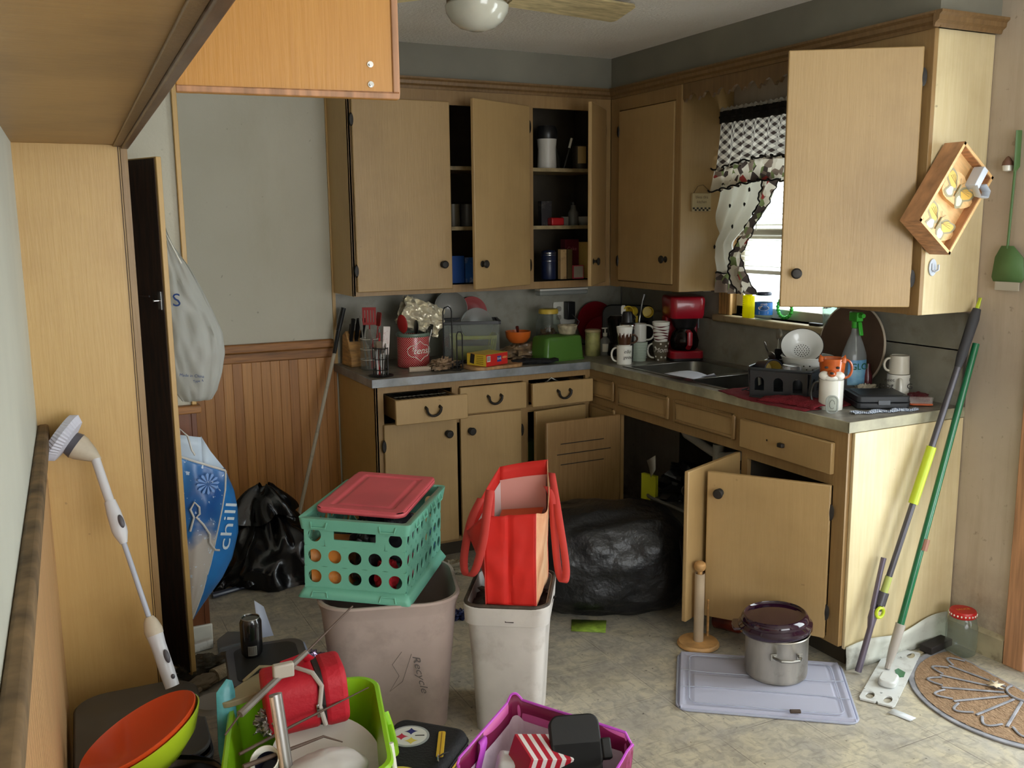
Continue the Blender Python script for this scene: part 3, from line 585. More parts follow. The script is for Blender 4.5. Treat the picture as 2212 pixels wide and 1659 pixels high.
# caddy of utensils in a clear holder
t = thing('utensil_caddy', 'clear plastic caddy full of red and clear utensils beside the knife block', 'utensil holder', -1.632, -.285, Z0)
obj('holder', MB().prism(rrect(.082, .075, .02), 0, .004).add([(x, y, z) for z in (.004, .15) for x, y in rrect(.082, .075, .02)], [(i, (i+1) % 24, 24+(i+1) % 24, 24+i) for i in range(24)]), CLEAR, t)
mb = MB()
for z in (.05, .10, .15): mb.tube([(x*1.02, y*1.02, z) for x, y in rrect(.082, .075, .02)], .0016, 5, closed=True)
obj('rim_wire', mb, WHITEC, t)
def spoon(name, par, x, y, z, lean, tilt, L_, m, kind='spoon', hr=.004, sz=.032, tm=None):
    """handle down, head up; lean = bearing, tilt from vertical"""
    M = TM(x, y, z, rz=lean) @ Matrix.Rotation(tilt, 4, 'Y')
    o = obj(name, MB().tube([(0, 0, 0), (0, 0, L_*.5), (0, 0, L_)], [hr, hr, hr*.8], 8), tm or m, par, M=M)
    if kind == 'spoon': hd = MB().blob((0, 0, L_+sz*1.1), sz*.25, sz, sz*1.35, 0, 1, 0, 16, 10)
    elif kind == 'slot':
        hd = MB()
        for k in range(-2, 3): hd.bb(-.002, .002, k*sz*.42-sz*.16, k*sz*.42+sz*.16, L_+.008, L_+sz*2.2)
        hd.bb(-.002, .002, -sz, sz, L_-.002, L_+.010).bb(-.002, .002, -sz, sz, L_+sz*2.1, L_+sz*2.5)
    elif kind == 'fork':
        hd = MB().bb(-.0015, .0015, -sz*.4, sz*.4, L_, L_+sz*.9)
        for k in (-1, -.33, .33, 1): hd.bb(-.0015, .0015, k*sz*.4-.0014, k*sz*.4+.0014, L_+sz*.8, L_+sz*1.9)
    else: hd = MB().prism(rrect(sz*1.9, sz*2.6, sz*.4, 4, 0, L_+sz*1.2), -.002, .002, TM(rx=PI/2, rz=PI/2))
    obj('head', hd, m, o, bevel=.001 if kind != 'spoon' else 0); return o
CLU = glassmat('clear_utensil', (224, 226, 224), .35, .08)
for i, (nm, x, y, ln, tl, L_, m_, kd, sz, lab) in enumerate((('spatula', .005, .01, 1.2, .05, .21, REDS, 'slot', .033, 'broad slotted red spatula standing in the clear caddy'),
    ('spatula', .022, .012, .1, .14, .205, REDS, 'flat', .026, 'smaller dark red spatula leaning right in the clear caddy'), ('serving_spoon', -.02, -.01, 3.0, .10, .19, CLU, 'spoon', .028, 'clear plastic serving spoon leaning left in the caddy'),
    ('serving_spoon', -.005, -.02, 3.4, .02, .12, CLU, 'spoon', .030, 'short clear scoop low in the caddy'), ('tongs', .02, -.02, 0, .12, .16, CLU, 'flat', .012, 'clear narrow server at the right of the caddy'), ('serving_spoon', .0, -.025, 0, .02, .10, REDP, 'flat', .02, 'red handled server in front of the caddy'))):
    o = thing(nm, lab, 'utensil', -1.632+x, -.285+y, Z0+.006); spoon('handle', o, 0, 0, 0, ln, tl, L_, m_, kd, sz=sz)
# flatware caddy
t = thing('flatware_caddy', 'black wire flatware caddy holding steel cutlery at the counter corner', 'cutlery caddy', -1.655, -.505, Z0)
obj('base', MB().lathe([(0, 0), (.058, 0), (.060, .004), (.05, .008), (0, .008)], 24), BLACKP, t)
mb = MB()
for k in range(10): a = 2*PI*k/10; mb.tube([(.034*math.cos(a), .034*math.sin(a), .008), (.037*math.cos(a), .037*math.sin(a), .13)], .0022, 6)
for z in (.03, .08, .13): mb.tube([(.036*math.cos(2*PI*i/20), .036*math.sin(2*PI*i/20), z) for i in range(20)], .0022, 6, closed=True)
obj('wire_cage', mb, BLACKP, t)
for i in range(8):
    a = 2*PI*i/8+.3; nm = ('fork', 'spoon', 'table_knife')[i % 3]; o = thing(nm, 'steel cutlery handle down in the black wire caddy', 'cutlery', -1.655+.018*math.cos(a), -.505+.018*math.sin(a), Z0+.009, group='steel cutlery in the black caddy')
    spoon('handle', o, 0, 0, 0, a, .06, .10+.012*(i % 3), STEEL, ('fork', 'spoon', 'flat')[i % 3], .003, .013)
o = thing('peeler', 'red handled peeler standing tall in the cutlery caddy', 'utensil', -1.665, -.52, Z0+.009); spoon('handle', o, 0, 0, 0, 0, .02, .17, REDP, 'flat', .006, .010)
o = thing('cheese_grater', 'small white grater with red spots leaning in the cutlery caddy', 'grater', -1.64, -.515, Z0+.009)
obj('plate', MB().bb(-.016, .016, -.002, .002, .09, .22), mat('spotted_white', (210, 200, 195), .4, damt=.9, dark=(150, 30, 30), dscale=30), o, M=TM(ry=.08))
# red dotted utensil crock
m, nt, L, b = nodemat('red_dotted_enamel', .25); uvn = nd(nt, 'ShaderNodeTexCoord'); s = sep(nt, uvn.outputs['Object'])
ang = math_(nt, 'MULTIPLY', math_(nt, 'ARCTAN2', s[1], s[0]), 44/(2*PI)); zz = math_(nt, 'MULTIPLY', s[2], 90)
def dots(nt, u, v):
    fu = math_(nt, 'SUBTRACT', math_(nt, 'FRACT', u), .5); fv = math_(nt, 'SUBTRACT', math_(nt, 'FRACT', v), .5)
    return math_(nt, 'ADD', math_(nt, 'MULTIPLY', fu, fu), math_(nt, 'MULTIPLY', fv, fv))
d1 = dots(nt, math_(nt, 'ADD', ang, 40), zz); d2 = dots(nt, math_(nt, 'ADD', ang, 40.5), math_(nt, 'ADD', zz, .5)); dm = math_(nt, 'LESS_THAN', math_(nt, 'MINIMUM', d1, d2), .03)
L.new(mix_(nt, dm, (168, 18, 32), (224, 190, 180)), b.inputs['Base Color']); DOTM = m
t = thing('utensil_crock', 'red crock with tiny white dots and script lettering full of spoons', 'crock', -1.417, -.305, Z0)
lobj('body', [(0, .002), (.074, .002), (.078, .005), (.079, .010), (.079, .155), (.0785, .157), (.0740, .157), (.0735, .012), (0, .010)], DOTM, t, 48)
lobj('rim_band', [(.0795, .152), (.082, .154), (.083, .160), (.082, .167), (.077, .170), (.073, .167), (.0733, .158), (.0786, .156)], mat('sage_rim', (104, 122, 108), .3), t, 48)
va = view(-1.417, -.305)+.45
mb = MB(); bd = .0803
def arcpt(u, z, r=bd): return (r*math.sin(u/r), -r*math.cos(u/r), z)
bdg = [(k*1.25, .086+(z-.086)*1.15) for k, z in [(-.052, .085), (-.048, .098), (-.036, .108), (-.020, .110), (-.010, .118), (0, .128), (.010, .118), (.020, .110), (.036, .108), (.048, .098), (.052, .085), (.048, .072), (.036, .062), (.020, .060), (.010, .052), (0, .042), (-.010, .052), (-.020, .060), (-.036, .062), (-.048, .072)]]
mb.tube([arcpt(u, z) for u, z in bdg], .0015, 6, closed=True)
pm = TM(rz=va+PI/2); textmb('Utensils', .046, mb, M=Matrix.Translation((.004, 0, .086)), bend=bd+.0006, shear=.3)
obj('lettering', mb, WHITEC, t, M=pm)
dark = [('serving_spoon', -.045, -.03, 3.6, .12, .17, REDS, 'spoon', .034, 'dark red ladle at the left of the dotted crock'), ('serving_spoon', .0, -.03, 0, .04, .155, BLACKP, 'spoon', .027, 'black spoon standing in the middle of the dotted crock'),
        ('spatula', .03, -.03, .4, .35, .15, BLACKP, 'flat', .022, 'black turner leaning right in the dotted crock'), ('spatula', .045, -.02, -.3, .25, .14, WHITEC, 'flat', .014, 'pale rubber scraper in the dotted crock'), ('whisk_handle', .04, .02, .2, .5, .15, BLACKP, 'flat', .008, 'thin black handle rising right from the dotted crock')]
for nm, x, y, ln, tl, L_, m_, kd, sz, lab in dark:
    o = thing('spoon' if nm == 'whisk_handle' else nm, lab, 'utensil', -1.417+x, -.305+y, Z0+.012); spoon('handle', o, 0, 0, 0, ln, tl, L_, m_, kd, sz=sz)
def foilf(u, v):
    x = (u-.5)*.22; z = v*.15; k = Vector((u*3, v*3, 1)); d = .030*mnoise.noise(k*1.6)+.016*mnoise.noise(k*4)
    return (x+.01*mnoise.noise(k*2), -.018*math.sin(PI*u)-.018*math.sin(PI*v)+d, max(z+.012*mnoise.noise(k*3), 0.002))
mb = MB().grid(foilf, 30, 30).grid(lambda u, v: (foilf(u, v)[0], -foilf(u, v)[1]*.7+.028, foilf(u, v)[2]), 30, 30)
tag(obj('foil_pouch', mb, FOIL, M=TM(-1.385, -.285, Z0+.172, ry=.38, rx=-.1)), 'crumpled gold silver foil pouch stuck on top of the dotted crock', 'pouch')
tag(obj('paper_roll', MB().cyl((-.05, 0, .013), (.05, -.015, .013), .013).cyl((.05, -.015, .013), (.053, -.0155, .013), .0133), mat('grubby_paper', (186, 168, 148), .7, var=.15), M=TM(-1.455, -.475, Z0)), 'short grubby tube lying before the dotted crock', 'tube')
tag(obj('plastic_wrapper', MB().blob((0, 0, .026), .075, .035, .026, .8, 3, 3, M=TM(0, 0, 0), zmin=.001), mat('brown_wrapper', (140, 116, 92), .25, var=.4, vscale=30, bump=.6, bscale=40), M=TM(-1.335, -.475, Z0, rz=.35)), 'crumpled brown cellophane wrapper right of the dotted crock', 'wrapper')
tag(obj('black_mesh_scrap', MB().blob((0, 0, .01), .08, .045, .012, .9, 4, 5, zmin=.001), BLACKP, M=TM(-1.24, -.42, Z0, rz=.2)), 'flattened black netting scrap by the wire rack', 'scrap')
# tank with basket
t = thing('storage_tank', 'clear plastic tank with black rim holding a yellow basket', 'tank', -1.073, -.231, Z0, rz=-.367)
mb = MB(); w_, d_, h_ = .283, .20, .20
for a in (-1, 1): mb.bb(a*(w_/2-.003)-.002, a*(w_/2-.003)+.002, -d_/2, d_/2, .004, h_); mb.bb(-w_/2+.005, w_/2-.005, a*(d_/2-.003)-.002, a*(d_/2-.003)+.002, .004, h_)
mb.bb(-w_/2, w_/2, -d_/2, d_/2, 0, .004); obj('walls', mb, CLEAR, t)
mb = MB()
for a in (-1, 1): mb.bb(a*w_/2-.006, a*w_/2+.006, -d_/2-.006, d_/2+.006, h_-.008, h_+.008); mb.bb(-w_/2-.006, w_/2+.006, a*d_/2-.006, a*d_/2+.006, h_-.008, h_+.008)
obj('rim', mb, BLACKP, t, bevel=.002)
YG = mat('yellow_green_plastic', (206, 204, 84), .4)
k = thing('plastic_basket', 'yellow green slotted basket inside the clear tank', 'basket', -1.065, -.245, Z0+.006, rz=-.367)
mb = MB(); n = 40
def bwall(u, v): p = rrect(.21+.03*v, .13+.03*v, .03, 9); q = p[int(u*40) % 40]; return (q[0], q[1], .002+.125*v)
for i in range(40):
    p0 = rrect(.21, .13, .03, 9); p1 = rrect(.24, .155, .03, 9); i2 = (i+1) % 40
    def q(i, v): return (p0[i][0]*(1-v)+p1[i][0]*v, p0[i][1]*(1-v)+p1[i][1]*v, .002+.125*v)
    for a, b2 in ((0, .45), (.85, 1.0)): mb.add([q(i, a), q(i2, a), q(i2, b2), q(i, b2)], [(0, 1, 2, 3)])
    if i % 2 == 0: mb.add([q(i, .45), q(i2, .45), q(i2, .85), q(i, .85)], [(0, 1, 2, 3)])
mb.prism(rrect(.21, .13, .03, 9), 0, .003); obj('basket_wall', mb, YG, k, solid=.002)
PINKP = mat('dusty_rose_plastic', (164, 78, 78), .35)
def disc(name, lab, cat, x, y, z, r, m, rx, rz, d=.02, sx=1, sy=1):
    return tag(obj(name, MB().lathe([(0, 0), (r*.62, 0), (r*.70, d*.3), (r*.94, d*.8), (r, d), (r*.99, d+.003), (r*.92, d*.95+.001), (r*.68, d*.3+.004), (r*.60, .004), (0, .004)], 48, sx=sx, sy=sy), m, ang=60, M=TM(x, y, z, rx=rx, rz=rz)), lab, cat)
tag(obj('mixing_bowl', MB().lathe([(0, 0), (.03, .002), (.06, .02), (.082, .055), (.088, .09), (.086, .09), (.079, .055), (.058, .023), (.03, .006), (0, .004)], 40), mat('grey_clear_bowl', (150, 148, 142), .2, alpha=.9), ang=60, M=TM(-1.13, -.06, Z0+.245, rx=1.35, rz=-.15)), 'translucent grey bowl tipped on its side behind the tank', 'bowl')
disc('ribbed_plate', 'dusty rose ribbed plastic plate standing behind the tank', 'plate', -.985, -.045, Z0+.225, .085, PINKP, 1.45, -.1, .016)
disc('clear_saucer', 'round clear lid standing upright inside the tank', 'lid', -1.015, -.18, Z0+.175, .086, CLEAR2, 1.4, -.3, .01)
# black wire paper towel rack
mb = MB(); mb.tube([(-.045, -.05, .003), (.05, -.05, .003), (.05, .06, .003), (-.045, .06, .003)], .003, 6, closed=True)
mb.tube([(-.025, 0, .003), (-.025, 0, .28), (-.018, 0, .298), (0, 0, .305), (.012, 0, .295), (.016, 0, .28), (.016, 0, .003)], .0032, 8); mb.tube([(.035, -.03, .003), (.035, -.03, .17), (.042, -.03, .185), (.055, -.03, .185), (.062, -.03, .17), (.062, -.03, .003), (.05, -.03, .003)], .0028, 8)
tag(obj('wire_rack', mb, BLACKP, M=TM(-1.305, -.49, Z0, rz=-.3)), 'tall thin black wire rack in front of the tank', 'rack')
# cutting board with sweet box
tag(obj('cutting_board', MB().prism(rrect(.30, .20, .07, 8), 0, .016), mat('worn_board', (176, 136, 92), .55, var=.2, vscale=4, stretch=(12, 2, 2), damt=.4), bevel=.003, M=TM(-1.085, -.50, Z0, rz=.15)), 'worn wooden cutting board under the red and yellow box', 'cutting board')
t = thing('snack_box', 'red and yellow snack carton lying on the cutting board', 'box', -1.118, -.525, Z0+.018, rz=-1.175)
obj('carton', MB().box(0, 0, .0285, .126, .155, .057), mat('red_carton', (196, 40, 34), .4), t, bevel=.001, smooth=False)
YL = mat('carton_yellow', (222, 188, 60), .45)
obj('yellow_panel', MB().bb(-.062, .062, -.0785, -.0780, .001, .056).bb(-.0625, .0625, -.077, .077, .0571, .0578), YL, t, smooth=False)
mb = MB().bb(-.045, -.018, -.0795, -.0788, .006, .052)
obj('dark_logo', mb, INK, t, smooth=False, M=TM(ry=.15))
mb = MB(); 
for k in range(5): mb.bb(.0, .045, -.0793, -.0788, .010+k*.009, .013+k*.009)
obj('printing', mb, mat('print_olive', (140, 110, 30), .5), t, smooth=False)
obj('barcode', MB().bb(.0632, .0636, -.073, -.048, .022, .05), mat('pale_label', (214, 208, 196), .5), t, smooth=False)
mb = MB()
for k in range(8): mb.bb(.0637, .0640, -.071+k*.0028, -.0698+k*.0028, .026, .048)
obj('bar_lines', mb, INK, t, smooth=False)
BLU = mat('logo_blue', (44, 60, 130), .4)
obj('logo_patch', MB().bb(.0632, .0637, .000, .030, .016, .044), BLU, t, smooth=False, M=TM(rx=0)); obj('logo_lettering', textmb('BAR', .016, M=TM(.0642, .015, .031, rz=PI/2)), WHITEC, t); obj('snack_picture', MB().blob((.0632, .055, .034), .001, .018, .006, 0, 1, 0, 14, 8), mat('snack_orange', (214, 130, 80), .5), t)
# orange bowl on a crumpled bread bag
tag(obj('bread_bag', MB().blob((0, 0, .036), .10, .07, .043, .5, 3, 9, zmin=.001), mat('brown_mottled_bag', (128, 106, 80), .35, var=.5, vscale=25, bump=.5, bscale=40), M=TM(-.845, -.335, Z0)), 'crumpled brown mottled bread bag under the orange bowl', 'bag')
lobj('x', [(0, 0), (.03, 0), (.045, .006), (.062, .03), (.067, .062), (.0635, .062), (.058, .03), (.04, .01), (0, .006)], mat('orange_ceramic', (196, 96, 34), .3, coat=.3), M=TM()).name = 'cereal_bowl'
o = [q for q in bpy.data.objects if q.name.startswith('cereal_bowl')][0]; o.location = (-.85, -.33, Z0+.083); tag(o, 'orange bowl perched on the crumpled bread bag', 'bowl')
tag(obj('spoon', MB().tube([(0, 0, .045), (-.015, -.02, .085)], [.006, .009], 8).tube([(0, 0, .045), (.02, .02, .015)], .004, 6), mat('brown_red_plastic', (92, 34, 26), .4), M=TM(-.85, -.33, Z0+.084)), 'dark red brown spoon resting in the orange bowl', 'spoon')
# green loaf keeper
GRT = glassmat('green_translucent_plastic', (120, 170, 80), .62, .12, (120, 170, 80))
t = thing('loaf_keeper', 'upturned translucent green plastic loaf box', 'container', -.683, -.443, Z0, rz=.127)
def rb(w_, d_, h_, r, tap):
    a = rrect(w_, d_, r, 5); mb = MB(); vs = []; n = len(a); lv = [(1, 0), (1, .006), (tap, h_-.015), (tap*.97, h_-.004), (tap*.92, h_)]
    for k, z in lv: vs += [(x*k, y*k, z) for x, y in a]
    fs = [(j*n+i, j*n+(i+1) % n, (j+1)*n+(i+1) % n, (j+1)*n+i) for j in range(len(lv)-1) for i in range(n)]; fs.append(tuple((len(lv)-1)*n+i for i in range(n))); return mb.add(vs, fs)
obj('box', rb(.25, .145, .122, .025, .92), GRT, t, solid=.002); obj('rim', MB().add(*(lambda a, c: ([(x, y, z) for z in (0, .008) for x, y in a]+[(x, y, z) for z in (0, .008) for x, y in c], [(i, (i+1) % 24, 24+(i+1) % 24, 24+i) for i in range(24)]+[(48+i, 48+(i+1) % 24, 72+(i+1) % 24, 72+i) for i in range(24)]+[(24+i, 24+(i+1) % 24, 72+(i+1) % 24, 72+i) for i in range(24)]))(rrect(.262, .157, .03), rrect(.25, .145, .025))), GRT, t)
# glass jar with yellow lid
t = thing('glass_jar', 'large glass jar with yellow lid half filled with brown snacks', 'jar', -.60, -.20, Z0)
lobj('jar_body', [(0, 0), (.055, 0), (.066, .01), (.068, .06), (.068, .15), (.062, .18), (.05, .198), (.048, .215)], JARG, t); lobj('lid', [(0, .238), (.048, .238), (.053, .234), (.054, .214), (.050, .212)], mat('yellow_lid', (206, 176, 70), .4), t)
obj('contents', MB().blob((0, 0, .07), .058, .058, .062, .25, 5, 3, zmin=.005), mat('brown_snacks', (128, 92, 60), .6, var=.5, vscale=60), t)
tag(obj('crumpled_cup', MB().grid(lambda u, v: ((.036+.010*v+.006*mnoise.noise(Vector((math.cos(6.28*u)*2, math.sin(6.28*u)*2, v*3))))*math.cos(6.28318*u)*1.15, (.036+.010*v)*math.sin(6.28318*u), .002+.045*v+.006*mnoise.noise(Vector((math.cos(6.28*u)*2, math.sin(6.28*u)*2, 5)))*v), 28, 8, closeu=True).prism([(.034*math.cos(k), .032*math.sin(k)) for k in [2*PI*i/20 for i in range(20)]], 0, .004), mat('crumpled_paper', (172, 160, 132), .7, var=.25, vscale=30, bump=.6, bscale=30), solid=.0015, M=TM(-.605, -.415, Z0+.123)), 'crumpled tan paper cup on top of the green box', 'cup')
def mitt(u, v):
    r = (.05+.012*math.sin(v*9))*(1-.7*abs(2*v-1)**3); a = 2*PI*u; return ((v-.5)*.24, r*.8*math.cos(a)+.01*math.sin(v*7), max(.001, .016+.015*math.sin(a)*(1-.5*abs(2*v-1))+.006*mnoise.noise(Vector((a, v*8, 0)))))
tag(obj('oven_mitt', MB().grid(mitt, 20, 30, closeu=True), mat('black_cloth', (22, 22, 24), .9, bump=.5, bscale=80), M=TM(-.86, -.535, Z0, rz=-.25)), 'black cloth oven mitt lying between the snack box and green loaf box', 'mitt')
# wall outlet and cord, under cabinet lamp
t = thing('wall_outlet', 'dirty white double outlet plate on the back wall', 'outlet', -.395, -.008, 1.105)
obj('plate', MB().prism(rrect(.14, .125, .008, 3), 0, .006, TM(rx=PI/2)), WHITEP, t, bevel=.001)
for s_ in (-1, 1): obj('socket', MB().prism(rrect(.032, .028, .01, 4, -.035, s_*.024), .006, .008, TM(rx=PI/2)), mat('socket_grey', (150, 146, 134), .5), t)
t = thing('power_adapter', 'black power adapter plugged in the outlet with a coiled cord', 'adapter', -.375, -.016, 1.12); obj('plug', MB().box(0, -.024, 0, .05, .048, .10), BLACKP, t, bevel=.005)
obj('cord', MB().tube([(.0, -.05, -.02), (.03, -.08, -.06), (.01, -.07, -.11), (-.04, -.06, -.13), (-.02, -.05, -.165), (.06, -.05, -.19), (.12, -.06, -.20)], .0035, 7), BLACKP, t)
t = thing('under_cabinet_lamp', 'slim clear tube lamp under the upper cabinet', 'lamp', -.49, -.15, 1.232)
obj('housing', MB().bb(-.15, .15, -.03, .03, .014, .024), WHITEP, t); obj('diffuser', MB().bb(-.15, .15, -.032, .03, -.012, .014), CLEAR2, t, bevel=.008)
# red plates behind
DRED = mat('deep_red_melamine', (120, 16, 26), .3)
disc('dinner_plate', 'large deep red plate propped against the backsplash', 'plate', -.21, -.045, Z0+.125, .124, DRED, 1.42, -.05, .018)
disc('serving_plate', 'smaller oval deep red plate leaning before the large one', 'plate', -.20, -.13, Z0+.085, .095, DRED, 1.2, -.2, .014, 1.25, .9)
tag(obj('baking_dish', MB().prism(rrect(.30, .22, .05), 0, .03), mat('black_enamel', (24, 24, 26), .3), bevel=.006, M=TM(-.09, -.215, Z0+.125, rx=1.45, rz=-.75)), 'black baking pan standing in the corner of the counter', 'pan')
# cleanser can
t = thing('food_can', 'yellow green labelled canister standing beside the green loaf box', 'canister', -.452, -.415, Z0)
lobj('body', [(0, 0), (.038, 0), (.040, .003), (.040, .125), (.038, .13), (0, .13)], mat('worn_yellow_green', (158, 156, 96), .5, var=.35, vscale=14, damt=.9, dark=(84, 90, 54), dscale=16), t); lobj('lid', [(0, .138), (.039, .138), (.042, .134), (.042, .126), (.039, .124)], mat('tan_lid', (166, 150, 110), .5), t)
t = thing('soap_pump', 'clear pump soap bottle with white barcode label', 'soap bottle', -.385, -.43, Z0)
lobj('bottle', [(0, 0), (.028, 0), (.030, .01), (.029, .06), (.022, .085), (.010, .095), (.010, .10)], CLEAR2, t); obj('pump', MB().cyl((0, 0, .10), (0, 0, .118), .012).cyl((0, 0, .118), (0, 0, .14), .004).box(-.006, -.003, .143, .03, .012, .007), WHITEC, t, bevel=.001)
mb = MB(); mb.lathe([(.0305, .02), (.0300, .062)], 12, a0=-2.6, a1=-1.5); obj('label', mb, WHITEC, t)
# mug group left of the sink
va = view(-.482, -.761)
t = mug('cream mug with brown script lettering beneath a dripping chocolate mug', -.482, -.761, Z0, .037, .038, .094, WHITEC, va-PI/2-.15, w_=.030, hs=.36)
mb = textmb('Hello', .026, M=Matrix.Translation((.006, 0, .066)), bend=.0385, shear=.3); textmb('gorgeous', .024, mb, M=Matrix.Translation((.006, 0, .038)), bend=.0385, shear=.3); obj('lettering', mb, INK, t, M=TM(rz=va+PI/2))
t = mug('white mug with jagged chocolate brown glaze stacked on the cream mug', -.482, -.761, Z0+.092, .029, .041, .095, WHITEC, va+PI/2+.2, w_=.032, hs=.22, hz=.35, hm=mat('chocolate_glaze', (74, 46, 30), .25, coat=.4))
n = 60; pr = []
for i in range(n+1):
    a = 2*PI*i/n; pr.append((a, .060+.016*((i % 5)/2.5-1 if i % 5 < 3 else .2)+.006*math.sin(i*2.3)))
vs = []; 
for a, z in pr:
    for zz_ in (.006, z*.5, z): r = .0295+.012*(zz_/.095)+.0006; vs.append((r*math.cos(a), r*math.sin(a), zz_))
obj('glaze_drip', MB().add(vs, [(3*i+j, 3*i+3+j, 3*i+4+j, 3*i+1+j) for i in range(n) for j in (0, 1)]), MATS['chocolate_glaze'], t)
t = thing('travel_tumbler', 'black insulated tumbler with a steel band behind the chocolate mug', 'tumbler', -.425, -.70, Z0); lobj('body', [(0, 0), (.028, 0), (.034, .12), (.037, .168), (0, .168)], BLACKP, t); lobj('steel_band', [(.0375, .165), (.040, .170), (.040, .186), (.0375, .19), (.030, .19)], CHROME, t)
obj('lid', MB().lathe([(.038, .19), (.040, .194), (.030, .20), (.028, .235), (.022, .252), (0, .254)], 24).tube([(.02, 0, .2), (.045, 0, .22), (.02, 0, .245)], .006, 8), BLACKP, t)
t = mug('ribbed pale celadon mug beneath an upturned white mug', -.355, -.700, Z0, .036, .045, .098, mat('celadon', (164, 176, 160), .25, coat=.3), None)
mb = MB()
for k in range(6): r = .0375+.0075*((.018+k*.013)/.098)**.6; mb.tube([((r+.0005)*math.cos(2*PI*i/28), (r+.0005)*math.sin(2*PI*i/28), .018+k*.013) for i in range(28)], .0012, 5, closed=True)
obj('rib_ring', mb, MATS['celadon'], t)
t = mug('white mug with big loop handle stacked on the celadon mug', -.350, -.695, Z0+.098, .036, .036, .090, mat('grey_white_ceramic', (190, 188, 178), .25), view(-.35, -.69)+PI/2, w_=.042, hs=.42)
va = view(-.26, -.755); BRN = mat('taupe_glaze', (96, 86, 70), .3, coat=.3)
t = mug('taupe mug with white polka dots and script under the striped mug', -.26, -.755, Z0, .030, .043, .100, BRN, va-PI/2-.2, w_=.034, hs=.36, hm=WHITEC)
mb = textmb('Mom', .036, M=Matrix.Translation((0, -.0, .058)), bend=.0392, shear=.35); 
obj('lettering', mb, WHITEC, t, M=TM(rz=va+PI/2)); mb = MB()
for (u, z) in ((-.030, .072), (.0, .090), (.028, .078), (-.026, .024), (.004, .022), (.026, .020), (-.05, .05), (.05, .05), (.045, .09), (-.012, .008), (-.06, .085), (.07, .03)):
    r = .030+.013*z/.1+.0012; aa = u/r; M_ = TM(r*math.sin(aa), -r*math.cos(aa), z, rz=aa) @ Matrix.Rotation(PI/2, 4, 'X'); mb.add([(.0048*math.cos(2*PI*i/14), .0048*math.sin(2*PI*i/14), 0) for i in range(14)], [tuple(range(14))], M=M_)
obj('dot', mb, WHITEC, t, M=TM(rz=va+PI/2))
t = mug('white flared mug with wavy dark red stripes on top of the taupe mug', -.258, -.752, Z0+.098, .034, .045, .100, WHITEC, None)
mb = MB(); STR = mat('maroon_stripe', (84, 20, 26), .3)
for k in range(5):
    n = 48; vs = []
    for i in range(n+1):
        a = 2*PI*i/n; z0_ = .012+k*.016+.004*math.sin(a*3+k*1.3); th = .0045+.0025*math.sin(a*4+k)
        for z in (z0_, z0_+th): r = .034+.011*z/.1+.0011; vs.append((r*math.cos(a), r*math.sin(a), z))
    mb.add(vs, [(2*i, 2*i+2, 2*i+3, 2*i+1) for i in range(n)])
obj('stripe', mb, STR, t)
# yellow measuring cups hanging on a mixer arm / utensil jar
t = thing('measuring_cup', 'yellow plastic measuring cup stuck up on a thin stem by the coffee maker', 'measuring cup', -.20, -.45, Z0)
YC = mat('yellow_cup', (206, 178, 52), .35); M_ = TM(-.02, 0, .225, rz=view(-.2, -.45)-.5) @ Matrix.Rotation(PI/2, 4, 'Y')
obj('cup', MB().lathe([(0, .0), (.026, 0), (.030, .03), (.031, .055), (.033, .055), (.033, .058), (.028, .057), (.026, .004), (0, .003)], 28, M_), YC, t); obj('stem', MB().tube([(0, 0, .2), (.0, 0, .14), (.01, 0, .10)], .004, 6, flat=(2, .7)), YC, t)
obj('spare_cup', MB().lathe([(0, .0), (.026, 0), (.028, .03), (.030, .03), (.026, .031), (.024, .003), (0, .003)], 28, TM(.045, -.03, .222, rz=view(-.2, -.45)+.2) @ Matrix.Rotation(PI/2, 4, 'Y')), YC, t)
obj('scraper', MB().prism(rrect(.028, .05, .01), -.003, .003, TM(-.085, 0, .235, ry=0, rx=PI/2)), WHITEC, t, bevel=.002, M=TM())
t = thing('clear_pitcher', 'smoky clear pitcher holding utensils behind the stacked mugs', 'pitcher', -.195, -.45, Z0); lobj('body', [(0, 0), (.045, 0), (.048, .004), (.055, .10), (.058, .17)], glassmat('smoky_plastic', (150, 156, 152), .25, .1, (90, 92, 88)), t); obj('whisk', MB().tube([(0, .01, .02), (.02, .01, .18), (.045, .02, .28)], .005, 7).tube([(.045, .02, .28), (.055, .02, .31)], .009, 8), STEEL, t)
tag(obj('blender_jar', MB().lathe([(0, 0), (.05, 0), (.055, .01), (.05, .06), (.035, .075), (.04, .09), (.055, .17), (.058, .195), (.04, .21), (0, .212)], 24), mat('dark_smoke', (20, 20, 22), .2)), 'dark blender jar in the shadow behind the mugs', 'blender').location = (-.335, -.47, Z0)
# coffee maker
t = thing('coffee_maker', 'red drip coffee maker with glass carafe beside the sink', 'coffee maker', -.135, -.722, Z0+.005, rz=view(-.14, -.70)+PI/2+.25); t.location = (-.128, -.757, Z0+.006); t.scale = (1.13, 1.13, 1.05)
RC = mat('glossy_red_plastic', (158, 16, 36), .28, coat=.3); a_, b2_ = .078, .093
obj('base', MB().prism(rrect(.150, .195, .025), 0, .045), RC, t, bevel=.006); obj('foot', MB().prism(rrect(.152, .197, .025), -.0, .010), BLACKP, t)
obj('column', MB().prism([(-.074, .02), (.074, .02), (.074, .09), (.05, .096), (-.05, .096), (-.074, .09)], .045, .20), RC, t, bevel=.006)
hd = MB(); lv = [(.200, .95), (.215, 1.0), (.285, 1.04), (.298, 1.0), (.303, .93)]; a = rrect(.152, .195, .028); n = len(a); vs = [(x*k, y*k, z) for z, k in lv for x, y in a]
